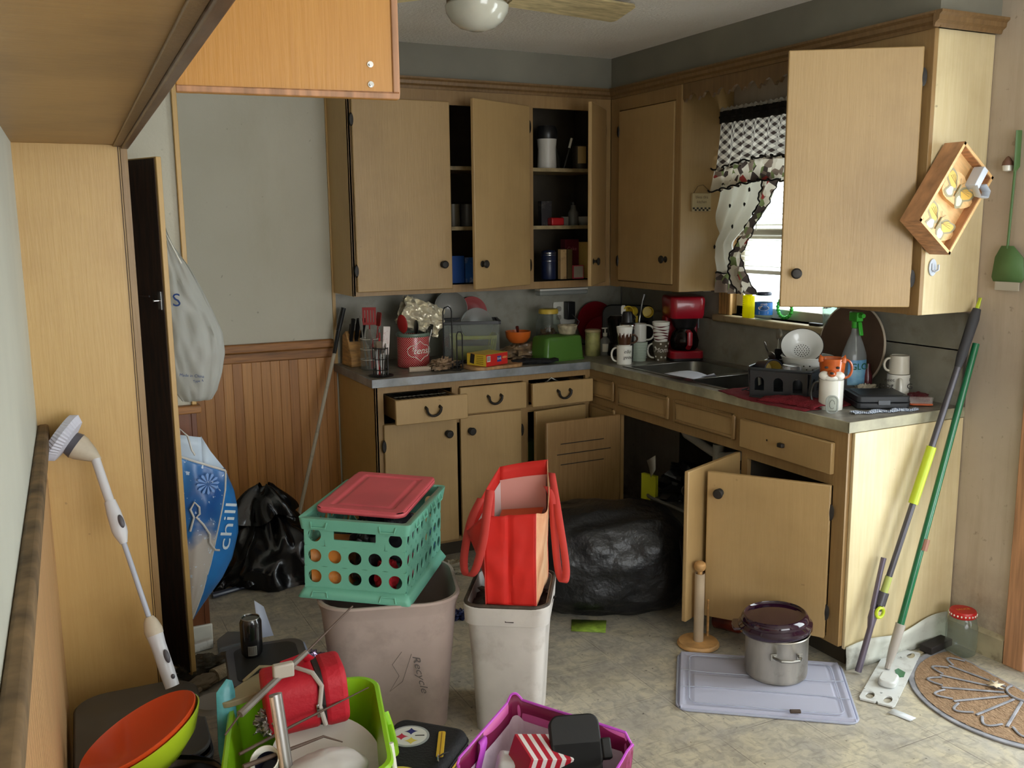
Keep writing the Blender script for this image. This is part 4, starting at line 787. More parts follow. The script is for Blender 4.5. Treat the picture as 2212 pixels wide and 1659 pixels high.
hd.add(vs, [(j*n+i, j*n+(i+1) % n, (j+1)*n+(i+1) % n, (j+1)*n+i) for j in range(4) for i in range(n)]+[tuple(4*n+i for i in range(n)), tuple(reversed(range(n)))]); obj('head', hd, RC, t)
obj('filter_basket', MB().lathe([(.0, .155), (.05, .155), (.062, .20), (.0, .20)], 28, TM(0, -.03, 0)), BLACKP, t)
cf = lobj('carafe', [(0, .047), (.05, .047), (.060, .06), (.064, .09), (.055, .125), (.042, .145), (.044, .152)], glassmat('carafe_glass', (120, 116, 112), .35, .04, (30, 26, 24)), t, M=TM(0, -.035, 0)); obj('carafe_handle', MB().tube([(0, -.095, .14), (0, -.125, .135), (0, -.128, .08), (0, -.102, .06)], .011, 8, flat=(1.1, .8)), RC, cf); lobj('carafe_lid', [(0, .158), (.04, .156), (.045, .150), (.04, .146)], BLACKP, cf, M=TM(0, -.035, 0))
obj('level_window', MB().bb(.0745, .080, .02, .04, .14, .26), mat('level_grey', (110, 116, 124), .3), t, bevel=.001)
# paper on the sink edge
tag(obj('paper_sheet', MB().grid(lambda u, v: (-.575+.10*v+.02*u, -1.22-.19*u+.02*v, Z0+.0225+.012*math.sin(u*3)*v), 8, 6).add([(-.50, -1.39, Z0+.024), (-.47, -1.44, Z0+.045), (-.44, -1.42, Z0+.026)], [(0, 1, 2)]), mat('white_paper', (206, 210, 224), .6), solid=.0008), 'torn white paper lying over the sink front edge', 'paper')
# dish rack and what it holds
RX, RY, RZ = -.375, -1.805, -1.05
t = thing('dish_rack', 'black plastic dish drainer with arched side openings', 'dish rack', RX, RY, Z0+.006, rz=RZ); RB = mat('charcoal_plastic', (44, 47, 50), .35)
w_, d_, h_ = .225, .31, .115
def side(L_, nop, M):
    """wall with arched openings, in XZ"""
    mb = MB(); cw = L_/nop
    for k in range(nop):
        x0 = -L_/2+k*cw; ow = cw*.5; xa = x0+(cw-ow)/2; xb = xa+ow; zb_ = .030; zt_ = .085
        arch = [(xa, zb_)]+[(xa+ow/2-ow/2*math.cos(PI*i/10), zt_-ow/2+ow/2*math.sin(PI*i/10)) for i in range(11)]+[(xb, zb_)]
        outer = [(x0, 0)]+[(x0, h_*(.5+.5*i/2)) if i < 2 else (x0+cw*(i-2)/6, h_) if i < 8 else (x0+cw, h_) for i in range(11)]+[(x0+cw, 0)]
        n = len(arch); vs = [(x, 0, z) for x, z in arch]+[(x, 0, z) for x, z in outer]
        mb.add(vs, [(i, i+1, n+i+1, n+i) for i in range(n-1)]+[(0, n-1, 2*n-1, n)], M=M)
    return mb
for nm, L_, nop, M in (('side_wall', w_, 3, TM(0, -d_/2, 0, rx=.10)), ('side_wall', w_, 3, TM(0, d_/2, 0, rx=-.10)), ('side_wall', d_, 4, TM(-w_/2, 0, 0, rz=PI/2, rx=0) @ Matrix.Rotation(-.10, 4, 'X')), ('side_wall', d_, 4, TM(w_/2, 0, 0, rz=PI/2) @ Matrix.Rotation(.10, 4, 'X'))): obj(nm, side(L_, nop, M), RB, t, solid=.004, smooth=False)
obj('tray', MB().prism(rrect(w_+.02, d_+.02, .03), -.004, .004), RB, t, bevel=.002); obj('rim', MB().tube([(x, y, h_) for x, y in rrect(w_+.03, d_+.03, .035, 5)], .006, 8, closed=True), RB, t)
for y in (-.16,): obj('side_clip', MB().tube([(-.13, -.13, .03), (-.155, -.13, .02), (-.155, -.09, .015), (-.13, -.09, .01)], .003, 6), RB, t)
def rk(lx, ly): c, s_ = math.cos(RZ), math.sin(RZ); return RX+c*lx-s_*ly, RY+s_*lx+c*ly
# cutlery pod on the far left of the rack
x, y = rk(-.085, .09); t = thing('cutlery_cup', 'black cutlery cup with handles sticking up at the back of the dish rack', 'cutlery cup', x, y, Z0+.012); lobj('cup', cupprof(.035, .042, .12), RB, t)
for i, (ln, tl, L_, kd, m_, lb) in enumerate(((2.6, .35, .15, 'spoon', STEEL, 'steel spoon leaning left out of the cutlery cup'), (.3, .1, .19, 'spoon', STEEL, 'tall steel spoon standing in the cutlery cup'), (4, .25, .12, 'flat', BLACKP, 'black handled turner in the cutlery cup'), (3.4, .45, .12, 'spoon', STEEL, 'low steel spoon tilting out of the cutlery cup'))):
    o = thing('spoon' if kd == 'spoon' else 'spatula', lb, 'utensil', x+.01*math.cos(i*2), y+.01*math.sin(i*2), Z0+.02); spoon('handle', o, 0, 0, 0, ln, tl, L_, m_, kd, .004, .017)
x, y = rk(-.01, .10); tag(obj('pan_handle', MB().tube([(0, 0, .09), (0, 0, .16), (.012, -.01, .185), (.035, -.03, .19), (.05, -.045, .17), (.05, -.045, .09)], .009, 8, flat=(1.3, .8)).cyl((.025, -.02, .0), (.025, -.02, .09), .055), BLACKP, M=TM(x-.02, y+.03, Z0+.012)), 'black handled pot upright at the back of the dish rack', 'pot')
x, y = rk(-.06, -.05); t = mug('dark blue mug with yellow inside lying in the dish rack', x, y, Z0+.085, .036, .040, .10, mat('navy_glaze', (40, 42, 56), .3), None); t.matrix_basis = TM(x-.03, y+.03, Z0+.105, rz=view(x, y)+.5) @ Matrix.Rotation(1.45, 4, 'Y')
lobj('inner_glaze', [(.0345, .098), (.031, .02), (0, .012)], mat('yellow_glaze', (188, 166, 84), .3), t)
# enamel colander
ENAM = mat('white_enamel', (218, 220, 216), .25, coat=.4); t = thing('colander', 'white enamel colander with black rim leaning in the dish rack', 'colander', *rk(.045, .03), Z0+.11); t.matrix_basis = TM(*rk(.050, .035), Z0+.080) @ TM(rz=view(*rk(.045, .03))+PI/2) @ Matrix.Rotation(0, 4, 'X')
def holeM(r0, z0, r1, z1, f, a): r = r0+(r1-r0)*f; return r, z0+(z1-z0)*f
lobj('bowl', [(.035, .005), (.060, .010), (.088, .035), (.098, .065), (.100, .075)], ENAM, t, 48)
mb = MB()
for row, (r, z, n) in enumerate(((.098, .062, 0), (.0935, .048, 26), (.086, .034, 24), (.074, .022, 20))):
    for k in range(n):
        if (k//3) % 2: continue
        a = 2*PI*k/n; mb.cyl(((r-.004)*math.cos(a), (r-.004)*math.sin(a), z+.001), ((r+.0012)*math.cos(a), (r+.0012)*math.sin(a), z-.0005), .0028, n=8)
obj('hole', mb, INK, t)
rimc = obj('rim', MB().tube([(.100*math.cos(2*PI*i/40), .100*math.sin(2*PI*i/40), .076) for i in range(40)], .003, 6, closed=True), ENAM, t)
# second smaller one nested mouth toward the room
t = thing('enamel_strainer', 'round white enamel strainer with black rim tilted on the colander', 'strainer', 0, 0, 0); t.matrix_basis = TM(*rk(.025, .045), Z0+.195) @ TM(rz=view(*rk(.03, .05))+PI/2) @ Matrix.Rotation(.85, 4, 'X')
lobj('bowl', [(0, -.04), (.035, -.04), (.046, -.032), (.065, -.008), (.082, 0), (.081, .002), (.063, -.005), (.044, -.028), (.034, -.036), (0, -.036)], ENAM, t, 44); obj('rim', MB().tube([(.0825*math.cos(2*PI*i/40), .0825*math.sin(2*PI*i/40), .001) for i in range(40)], .002, 6, closed=True), INK, t)
mb = MB()
for ring, n in ((.0, 1), (.010, 6), (.019, 12), (.028, 18)):
    for k in range(n): a = 2*PI*k/n; mb.cyl((ring*math.cos(a), ring*math.sin(a), -.0362), (ring*math.cos(a), ring*math.sin(a), -.0352), .0022, n=8)
obj('hole', mb, INK, t)
x, y = rk(.03, -.085); tag(obj('metal_bowl', MB().lathe([(0, .048), (.030, .048), (.036, .044), (.046, .012), (.054, 0), (.052, 0), (.044, .010), (.034, .042), (0, .045)], 36), mat('grey_steel_bowl', (168, 170, 176), .2, metal=.8), ang=60, M=TM(x-.01, y, Z0+.088, rx=.1)), 'small upturned steel bowl at the front of the dish rack', 'bowl')
# towel under the rack
TW = mat('maroon_towel', (118, 20, 32), .95, bump=.8, bscale=220)
def towel(u, v): return (-.575+.33*v-.04*math.sin(u*3), -1.60-.50*u, Z0+.0015+.004*abs(mnoise.noise(Vector((u*6, v*6, 0)))))
mb = MB().grid(towel, 30, 16)
def fold(u, v): a = v*PI; return (-.60+.13*v+.05*math.sin(u*2), -1.86-.25*u-.02*v, Z0+.006+.024*math.sin(a)**.6*(.5+.5*math.sin(u*3.1))+.006*mnoise.noise(Vector((u*9, v*5, 2))))
mb.grid(fold, 24, 10); tag(obj('dish_towel', mb, TW, solid=.003, soff=1), 'maroon dish towel spread and bunched under the dish rack', 'towel')
# white mug, fox mug
va = view(-.456, -2.10); wx, wy = -.456, -2.10
t = mug('tall plain white mug beneath the fox face mug at the counter corner', wx, wy, Z0, .043, .044, .112, WHITEC, va-PI/2-.1, w_=.032, hs=.38, hm=mat('dark_glaze', (50, 48, 44), .3))
FX = mat('fox_orange_glaze', (196, 96, 36), .22, coat=.5, var=.2, vscale=40, tint2=(168, 74, 26)); t = mug('orange fox face mug with white cheeks stacked on the tall white mug', wx, wy, Z0+.111, .040, .049, .080, FX, va+PI/2+.2, w_=.030, hs=.42)
M_ = TM(rz=va)   # +x faces the room
mb = MB().blob((.043, 0, .028), .024, .017, .014, 0, 1, 0, 18, 12, M=M_); obj('snout', mb, FX, t)
mb = MB()
for s_ in (-1, 1): mb.blob((.033, s_*.022, .018), .018, .024, .018, 0, 1, 0, 16, 10, M=M_)
mb.blob((.040, 0, .013), .014, .03, .014, 0, 1, 0, 16, 10, M=M_); obj('white_cheek', mb, WHITEC, t)
obj('nose', MB().blob((.066, 0, .032), .006, .007, .005, 0, 1, 0, 12, 8, M=M_), INK, t)
for s_ in (-1, 1): obj('eye', MB().blob((.0455, s_*.020, .050), .003, .007, .0045, 0, 1, 0, 12, 8, M=M_), INK, t); obj('ear', MB().lathe([(.013, 0), (.010, .012), (0, .028)], 12, M_ @ TM(.026, s_*.036, .070, rx=-s_*.3)), FX, t)
t = thing('container_cover', 'clear oval lid standing on edge before the white mug', 'lid', -.525, -2.175, Z0+.002, rz=va+PI/2+.1)
obj('rim', MB().tube([(x, 0, y+.033) for x, y in rrect(.038, .062, .016)], .0035, 7, closed=True), CLEAR2, t); obj('window', MB().prism(rrect(.036, .060, .015, 5, 0, .033), -.002, .002, TM(rx=PI/2)), CLEAR, t); obj('swirl', MB().tube([(.009*math.cos(k*.5), -.004, .034+.016*math.sin(k*.5)) for k in range(12)], .0008, 5), BLACKM, t)
# spray bottle
t = thing('spray_bottle', 'clear spray bottle with green trigger head behind the fox mug', 'spray bottle', -.130, -1.895, Z0, rz=view(-.1, -1.85)+PI/2+.6); t.scale = (1.1, 1.1, 1.06)
SX = 1.0
lobj('bottle', [(0, .001), (.040, .001), (.047, .008), (.047, .14), (.044, .155), (.030, .195), (.016, .23), (.014, .25)], glassmat('misty_bottle', (226, 230, 230), .30, .08, (210, 214, 214)), t, M=Matrix.Diagonal((1, .72, 1, 1)))
obj('label', MB().lathe([(.0475, .035), (.0475, .13)], 14, Matrix.Diagonal((1, .72, 1, 1)), a0=-2.5, a1=-.6), mat('blue_green_label', (130, 176, 196), .4, var=.5, vscale=16, tint2=(40, 110, 170)), t); obj('label_lettering', textmb('GLO', .034, M=TM(0, -.036, .105)), mat('label_green', (20, 90, 60), .4), t)
GT = mat('lime_green_trigger', (60, 170, 50), .35); obj('sprayer', MB().cyl((0, 0, .248), (0, 0, .275), .015).box(0, -.0, .292, .026, .05, .035).prism([(-.026, .275), (-.040, .225), (-.034, .222), (-.018, .27)], -.008, .008, TM(rx=PI/2, rz=PI/2)), GT, t, bevel=.003); obj('nozzle', MB().cyl((0, -.025, .298), (0, -.045, .298), .010, .008), GT, t); obj('dip_tube', MB().tube([(0, 0, .25), (.01, 0, .12), (.025, 0, .01)], .0025, 6), WHITEC, t)
# round tray, leaning on the wall
t = thing('round_tray', 'large round brown tray leaning on the wall behind the spray bottle', 'tray', -.055, -1.785, Z0+.002); t.matrix_basis = TM(-.035, -1.80, Z0+.172, rz=PI/2) @ Matrix.Rotation(PI/2-.14, 4, 'X')
t.matrix_basis = Matrix.Translation((-.045, -1.80, Z0+.176)) @ Matrix.Rotation(-(PI/2-.10), 4, 'Y')
lobj('disc', [(0, 0), (.172, 0), (.172, .008), (0, .008)], mat('tray_brown', (92, 70, 56), .5, var=.2), t, 56); obj('rim', MB().tube([(.173*math.cos(2*PI*i/56), .173*math.sin(2*PI*i/56), .004) for i in range(56)], .005, 8, closed=True), mat('tray_rim', (190, 176, 156), .4), t)
# right hand mugs
vb = view(-.085, -2.06)
t = mug('white quote mug beneath an upturned plain mug near the wall', -.085, -2.080, Z0, .040, .043, .100, WHITEC, vb+.15, w_=.030, hs=.36)
mb = textmb('need', .020, M=Matrix.Translation((-.030, 0, .080)), bend=.0435); textmb('google', .030, mb, M=Matrix.Translation((-.034, 0, .058)), bend=.0435); textmb('other', .018, mb, M=Matrix.Translation((-.030, 0, .034)), bend=.0435); textmb('I', .018, mb, M=Matrix.Translation((.040, 0, .084)), bend=.0435); textmb('G', .030, mb, M=Matrix.Translation((.042, 0, .058)), bend=.0435)
obj('lettering', mb, INK, t, M=TM(rz=vb+PI/2))
t = mug('off white mug resting upside down on the quote mug', -.085, -2.080, Z0+.1, .036, .039, .072, mat('ivory_ceramic', (206, 200, 184), .3), vb-.2, w_=.024, hs=.34); t.matrix_basis = TM(-.085, -2.080, Z0+.173, rx=PI)
# black case
t = thing('hard_case', 'flat black plastic tool case with front latch', 'case', -.262, -2.135, Z0+.0045, rz=-.509)
for nm, z0_, z1_ in (('case_base', 0, .021), ('case_lid', .023, .046)): obj(nm, MB().prism(rrect(.19, .18, .014), z0_, z1_), mat('case_black', (40, 42, 46), .45), t, bevel=.003)
obj('latch', MB().bb(-.022, .022, -.094, -.088, .014, .032), mat('latch_grey', (84, 88, 94), .35), t, bevel=.0015); obj('lid_panel', MB().prism(rrect(.16, .14, .01), .046, .048), MATS['case_black'], t, bevel=.001)
def mesh_(u, v): return (-.47+.26*u+.01*math.sin(v*9), -2.205-.062*u-.022*v+.006*math.sin(u*20), Z0+.002+.010*abs(math.sin(u*9+v*3))*math.sin(PI*v))
m, nt, L, b = nodemat('blue_check_cloth', .8); s = sep(nt, coords(nt)); ck = math_(nt, 'FRACT', math_(nt, 'ADD', math_(nt, 'MULTIPLY', math_(nt, 'FLOOR', math_(nt, 'MULTIPLY', s[0], 220)), .5), math_(nt, 'MULTIPLY', math_(nt, 'FLOOR', math_(nt, 'MULTIPLY', s[1], 220)), .5)))
L.new(mix_(nt, math_(nt, 'GREATER_THAN', ck, .25), (196, 204, 214), (60, 70, 92)), b.inputs['Base Color'])
tag(obj('checked_cloth', MB().grid(mesh_, 40, 6), m, solid=.002, soff=1), 'blue and white checked cloth edge under the black case', 'cloth')
tag(obj('tissue_wad', MB().blob((0, 0, .02), .05, .032, .022, .7, 3, 12, zmin=.001), mat('tissue', (190, 180, 158), .8, bump=.6, bscale=50), M=TM(-.14, -1.965, Z0)), 'crumpled tissue behind the black case', 'tissue')
tag(obj('bottle_stopper', MB().lathe([(0, 0), (.013, 0), (.013, .014), (.010, .018), (0, .018)], 16), YC, M=TM(-.155, -2.02, Z0+.002)), 'small yellow bottle cap by the crumpled tissue', 'cap')
PM = mat('dark_maroon', (84, 14, 26), .3, coat=.3); tag(obj('maroon_bottle', MB().lathe([(0, 0), (.020, 0), (.022, .01), (.020, .07), (.012, .10), (.010, .12), (0, .122)], 20), PM, M=TM(-.085, -1.925, Z0+.001)), 'small glossy maroon bottle between the spray bottle and quote mug', 'bottle')
# hairbrush and pan
t = thing('hair_brush', 'orange hair brush with pale bristles at the wall end of the counter', 'brush', -.125, -2.225, Z0+.004, rz=-.62); OB = mat('brush_orange', (214, 106, 60), .35)
obj('back', MB().prism(rrect(.085, .030, .014, 5), 0, .006), OB, t, bevel=.002); obj('grip', MB().tube([(-.04, 0, .004), (-.085, .012, .008)], [.008, .006], 8), BLACKP, t)
for i in range(16):
    mb = MB()
    for j in (-1, 0, 1): mb.cyl((-.036+.0048*i, j*.008, .005), (-.040+.0053*i, j*.011, .030), .0007, .0005, 5)
    obj('bristle', mb, mat('bristle_white', (210, 200, 196), .4), t)
tag(obj('cosmetic_pouch', MB().blob((0, 0, .018), .05, .035, .02, .3, 2, 4, zmin=.001), mat('maroon_pouch', (90, 30, 36), .6), M=TM(-.075, -2.165, Z0)), 'small maroon pouch behind the orange brush', 'pouch')
# window sill
SZ = 1.1505
t = thing('dish_soap', 'bright yellow soap bottle on the sill behind the curtain', 'bottle', -.02, -1.125, SZ); obj('bottle', MB().prism(rrect(.032, .062, .010), 0, .105).prism(rrect(.024, .040, .01), .105, .115), glassmat('yellow_soap', (235, 225, 40), .75, .1, (226, 220, 30)), t, bevel=.003)
mb = MB()
for k in range(8): mb.bb(-.0172, -.0165, .012, .022, .02+k*.010, .022+k*.010)
obj('measure_marks', mb, mat('olive_print', (150, 150, 20), .5), t, smooth=False)
t = thing('pickle_jar', 'empty pickle jar with blue and white label on the sill', 'jar', -.015, -1.225, SZ)
lobj('jar_body', [(0, 0), (.036, 0), (.040, .006), (.041, .05), (.041, .09), (.036, .108), (.033, .113)], JARG, t); obj('label', MB().lathe([(.0415, .022), (.0415, .080)], 32), mat('label_blue', (38, 112, 190), .4), t); lobj('lid_ring', [(.033, .112), (.036, .113), (.036, .124), (.033, .126)], mat('lid_navy', (50, 56, 74), .3), t)
vb = view(-.015, -1.225); mb = MB(); r = .0422
ov = [(.027*math.cos(2*PI*i/24), .055+.012*math.sin(2*PI*i/24)) for i in range(24)]; mb.add([(r*math.sin(u/r), -r*math.cos(u/r), z) for u, z in ov], [tuple(range(24))]); mb.add([(r*math.sin(u/r), -r*math.cos(u/r), z) for u, z in ((-.022, .027), (.022, .027), (.022, .040), (-.022, .040))], [(0, 1, 2, 3)]); obj('label_oval', mb, WHITEC, t, M=TM(rz=vb+PI/2)); obj('lettering', textmb('Vlasic', .020, M=Matrix.Translation((0, 0, .055)), bend=.0432), INK, t, M=TM(rz=vb+PI/2)); obj('script', textmb('simply', .013, M=Matrix.Translation((0, 0, .074)), bend=.0428, shear=.3), WHITEC, t, M=TM(rz=vb+PI/2))
t = thing('drinking_glass', 'clear drinking glass at the right end of the sill', 'glass', -.018, -1.645, SZ); lobj('glass', [(0, .004), (.026, .004), (.028, 0), (.036, .095), (.034, .095), (.027, .01), (0, .010)], JARG, t)
tag(obj('sponge_holder', MB().prism(rrect(.03, .07, .01), 0, .012), BLACKP, bevel=.003, M=TM(-.018, -1.565, SZ)), 'small flat black dish on the sill', 'dish')
tag(obj('beaded_wreath', MB().grid(lambda u, v: ((0.0), (.045+(.008+.002*math.sin(u*113))*math.cos(6.2832*v))*math.cos(6.2832*u), .055+(.045+(.008+.002*math.sin(u*113))*math.cos(6.2832*v))*math.sin(6.2832*u)) if False else ((.008+.002*math.sin(u*113))*math.sin(6.2832*v), (.045+(.008+.002*math.sin(u*113))*math.cos(6.2832*v))*math.cos(6.2832*u), .056+(.045+(.008+.002*math.sin(u*113))*math.cos(6.2832*v))*math.sin(6.2832*u)), 90, 8), mat('bright_green_bead', (60, 180, 60), .35), M=TM(.035, -1.31, SZ)), 'round bright green wreath against the window glass', 'wreath')
# ---------------------------------------------------------------- shelves of the open upper cabinet
def boxt(name, lab, cat, x, y, z, w_, d_, h_, m, rz=0, group=None, bev=.001):
    return tag(obj(name, MB().box(0, 0, h_/2, w_, d_, h_), m, bevel=bev, smooth=False, M=TM(x, y, z, rz=rz)), lab, cat, group)
DKB = mat('dark_blue_label', (26, 34, 60), .35)
t = thing('travel_tumbler', 'white tumbler with black lid on the top shelf of the open cabinet', 'tumbler', -.625, -.235, 1.8825)
lobj('body', [(0, 0), (.048, 0), (.050, .01), (.047, .10), (.052, .15), (0, .15)], mat('cream_tumbler', (190, 186, 176), .4, damt=.4), t); lobj('lid', [(.053, .15), (.055, .155), (.055, .19), (.045, .215), (0, .22)], BLACKP, t)
t = thing('coffee_can', 'dark can with tan paper label on the top shelf', 'can', -.425, -.235, 1.8825); lobj('body', [(0, 0), (.040, 0), (.040, .12), (0, .12)], mat('dark_can', (52, 44, 34), .4), t); obj('label', MB().lathe([(.0405, .03), (.0405, .116)], 16, a0=-2.4, a1=-1.2), mat('tan_label', (176, 150, 96), .5), t)
o = thing('bottle_brush', 'thin white tipped brush leaning between the tumbler and the can', 'brush', -.50, -.23, 1.8825); obj('stick', MB().tube([(-.02, 0, 0.004), (.012, 0, .11)], .005, 8), mat('smoke_glass', (50, 50, 50), .2), o); obj('tip', MB().tube([(.012, 0, .11), (.027, 0, .16)], .007, 8), WHITEC, o)
tag(obj('shelf_jug', MB().lathe([(0, 0), (.05, 0), (.055, .05), (.04, .09), (.03, .12), (0, .12)], 20), mat('dim_glass', (60, 58, 50), .3), M=TM(-.545, -.13, 1.8825)), 'dim dark jug at the back of the top shelf', 'jug')
boxt('seasoning_box', 'black carton with a pale picture on the middle shelf', 'box', -.640, -.24, 1.5925, .06, .04, .125, mat('black_carton', (40, 38, 40), .4, damt=.8, dark=(120, 110, 100), dscale=20))
tag(obj('candy_tin', MB().box(0, 0, .02, .075, .05, .04), REDP, bevel=.006, M=TM(-.60, -.285, 1.5925)), 'low red tin in front on the middle shelf', 'tin')
t = thing('glass_bottle', 'small square glass bottle on the middle shelf', 'bottle', -.475, -.25, 1.5925); lobj('body', [(0, 0), (.026, 0), (.028, .01), (.028, .065), (.015, .085), (.014, .11), (.016, .115)], glassmat('shelf_glass', (160, 160, 156), .2, .05), t); lobj('cap', [(.017, .105), (.017, .12), (0, .121)], BLACKP, t)
boxt('tag_box', 'little white rimmed tag box on the middle shelf', 'box', -.535, -.265, 1.5925, .035, .02, .045, mat('tag_grey', (120, 118, 110), .5))
tag(obj('shelf_bowl', MB().lathe([(0, 0), (.02, 0), (.045, .025), (.055, .045), (.052, .045), (.02, .006), (0, .005)], 24), mat('dim_white', (150, 152, 146), .3), M=TM(-.405, -.24, 1.5925)), 'white bowl at the right of the middle shelf', 'bowl')
t = thing('blue_canister', 'dark blue canister with silver bands on the bottom shelf', 'canister', -.625, -.25, 1.3135); lobj('body', [(0, 0), (.038, 0), (.040, .004), (.040, .14), (.03, .150), (0, .155)], DKB, t)
obj('band', MB().lathe([(.0405, .135), (.0405, .139)], 24).lathe([(.0405, .125), (.0405, .128)], 24).lathe([(.0405, .095), (.0405, .097)], 24), STEEL, t)
boxt('cracker_box', 'narrow tan carton with brown pictures beside the blue canister', 'box', -.565, -.29, 1.3135, .036, .03, .155, mat('tan_carton', (180, 150, 104), .5, damt=.9, dark=(96, 56, 34), dscale=22))
boxt('olive_box', 'slim olive brown carton on the bottom shelf', 'box', -.524, -.25, 1.3135, .030, .10, .155, mat('olive_carton', (92, 78, 48), .5))
t = boxt('cake_mix_box', 'dark red carton with script on the bottom shelf', 'box', -.462, -.19, 1.3135, .085, .05, .205, mat('wine_carton', (96, 18, 38), .4)); obj('script', textmb('Cake', .028, M=TM(-.0, -.0256, .155)), mat('rose_print', (170, 110, 120), .5), t)
t = boxt('tea_box', 'small white box with pink edges standing before the dark red carton', 'box', -.478, -.300, 1.3135, .065, .02, .070, mat('pink_carton', (190, 60, 80), .4)); obj('front_label', MB().bb(-.028, .028, -.0108, -.0102, .006, .066), mat('grey_label', (176, 172, 164), .6), t, smooth=False)
boxt('cookie_box', 'yellow and orange carton at the right end of the bottom shelf', 'box', -.393, -.25, 1.3135, .05, .12, .19, mat('yellow_orange_carton', (206, 176, 100), .4, damt=.9, dark=(196, 80, 50), dscale=9))
tag(obj('spice_jar', MB().lathe([(0, 0), (.014, 0), (.015, .03), (.011, .045), (.010, .07), (0, .072)], 16), REDP, M=TM(-.408, -.325, 1.3135)), 'tiny red topped spice jar before the yellow carton', 'jar')
boxt('blue_box', 'bright blue carton seen through the left cabinet gap', 'box', -1.165, -.26, 1.3135, .075, .06, .135, mat('blue_carton', (30, 72, 140), .4)); boxt('foil_box', 'blue and white carton right of the bright blue carton', 'box', -1.095, -.26, 1.3135, .05, .05, .125, mat('blue_white_carton', (40, 90, 160), .4, damt=1, dark=(200, 205, 215), dscale=18))
for i, (x, c, lb) in enumerate(((-1.155, (92, 84, 66), 'dim tin can on the middle shelf behind the door gap'), (-1.075, (84, 84, 84), 'grey tin can right of the dim can on the middle shelf'))):
    t = thing('tin_can', lb, 'can', x, -.22, 1.5925); lobj('can', [(0, 0), (.036, 0), (.037, .003), (.036, .11), (0, .11)], mat('can_label%d' % i, c, .4, damt=.6, dark=(40, 36, 30), dscale=20), t)
# contents of sink base
t = thing('cleaning_bucket', 'dark tub of cleaning things under the sink', 'tub', -.33, -1.16, .098); obj('tub', MB().prism(rrect(.30, .40, .05), 0, .20), mat('dim_tub', (70, 72, 70), .5), t, bevel=.01)
obj('tub_rim', MB().tube([(x, y, .20) for x, y in rrect(.32, .42, .06)], .008, 8, closed=True), mat('tub_rim', (104, 104, 98), .5), t)
tag(obj('trash_bag', MB().blob((0, 0, .06), .15, .17, .10, .5, 3, 21, zmin=.0), mat('black_bag_a', (16, 17, 20), .35, bump=.7, bscale=18), M=TM(-.30, -1.11, .285)), 'black bag bulging out of the tub under the sink', 'bag')
boxt('white_carton', 'small white carton lying on the bag under the sink', 'box', -.42, -1.33, .365, .05, .13, .06, mat('soft_white_carton', (170, 166, 156), .5), .15)
tag(obj('coil_scrubber', MB().tube([(0, .035*math.cos(a), .035*math.sin(a)+.04) for a in [k*.4 for k in range(16)]], .006, 6), INK, M=TM(-.455, -1.35, .36)), 'dark ring lying against the white carton under the sink', 'ring')
boxt('yellow_tag_box', 'bright yellow green card box standing inside the sink cupboard', 'box', -.47, -.975, .25, .02, .09, .15, mat('lime_card', (206, 208, 50), .45), .25)
tag(obj('torn_label', MB().add([(0, 0, .0), (0, -.07, .04), (-.02, -.10, -.02), (-.01, -.05, -.07), (0, -.02, -.03)], [(0, 1, 2, 3, 4)]), mat('torn_label', (186, 184, 176), .6), solid=.001, M=TM(-.485, -.97, .47)), 'torn white label stuck on the bag under the sink', 'label')
tag(obj('cable', MB().tube([(-.02+.03*math.cos(k*.6), .03*math.sin(k*.6)-.004*k, .002*k) for k in range(18)], .003, 6), WHITEC, M=TM(-.62, -1.56, .40, ry=1.3)), 'loop of white cord hanging by the big black bag', 'cord')
# ---------------------------------------------------------------- curtain over the sink window
m, nt, L, b = nodemat('gingham', .85); uv = coords(nt, out='UV'); s = sep(nt, uv)
u1 = math_(nt, 'ADD', math_(nt, 'MULTIPLY', s[0], 19), math_(nt, 'MULTIPLY', s[1], 5)); u2 = math_(nt, 'SUBTRACT', math_(nt, 'MULTIPLY', s[0], 19), math_(nt, 'MULTIPLY', s[1], 5))
g1 = math_(nt, 'GREATER_THAN', math_(nt, 'FRACT', u1), .5); g2 = math_(nt, 'GREATER_THAN', math_(nt, 'FRACT', math_(nt, 'ADD', u2, 20)), .5)
gm = math_(nt, 'MULTIPLY', math_(nt, 'ADD', g1, g2), .5); gc = mix_(nt, gm, (226, 220, 208), (66, 56, 52)); L.new(gc, b.inputs['Base Color'])
def translucent(m, amt, colsock=None, col=None):
    nt = m.node_tree; L = nt.links; b = nt.nodes['Principled BSDF']; o = [n for n in nt.nodes if n.type == 'OUTPUT_MATERIAL'][0]
    tr = nd(nt, 'ShaderNodeBsdfTranslucent'); mx = nd(nt, 'ShaderNodeMixShader'); mx.inputs[0].default_value = amt
    if colsock is not None: L.new(colsock, tr.inputs[0])
    else: tr.inputs[0].default_value = rgb(col)
    L.new(b.outputs[0], mx.inputs[1]); L.new(tr.outputs[0], mx.inputs[2]); L.new(mx.outputs[0], o.inputs[0])
translucent(m, .35, gc); GING = m
m, nt, L, b = nodemat('country_print', .85); uv = coords(nt); mp = nd(nt, 'ShaderNodeMapping'); mp.inputs['Scale'].default_value = (24, 24, 24); L.new(uv, mp.inputs[0])
vo = nd(nt, 'ShaderNodeTexVoronoi'); vo.inputs['Scale'].default_value = 1.4; L.new(mp.outputs[0], vo.inputs['Vector']); cr = nd(nt, 'ShaderNodeValToRGB'); cr.color_ramp.interpolation = 'CONSTANT'
sp = sep(nt, vo.outputs['Color']); L.new(sp[0], cr.inputs[0]); el = cr.color_ramp.elements; el[0].color = rgb((214, 206, 190)); el[1].position = .3; el[1].color = rgb((120, 104, 92))
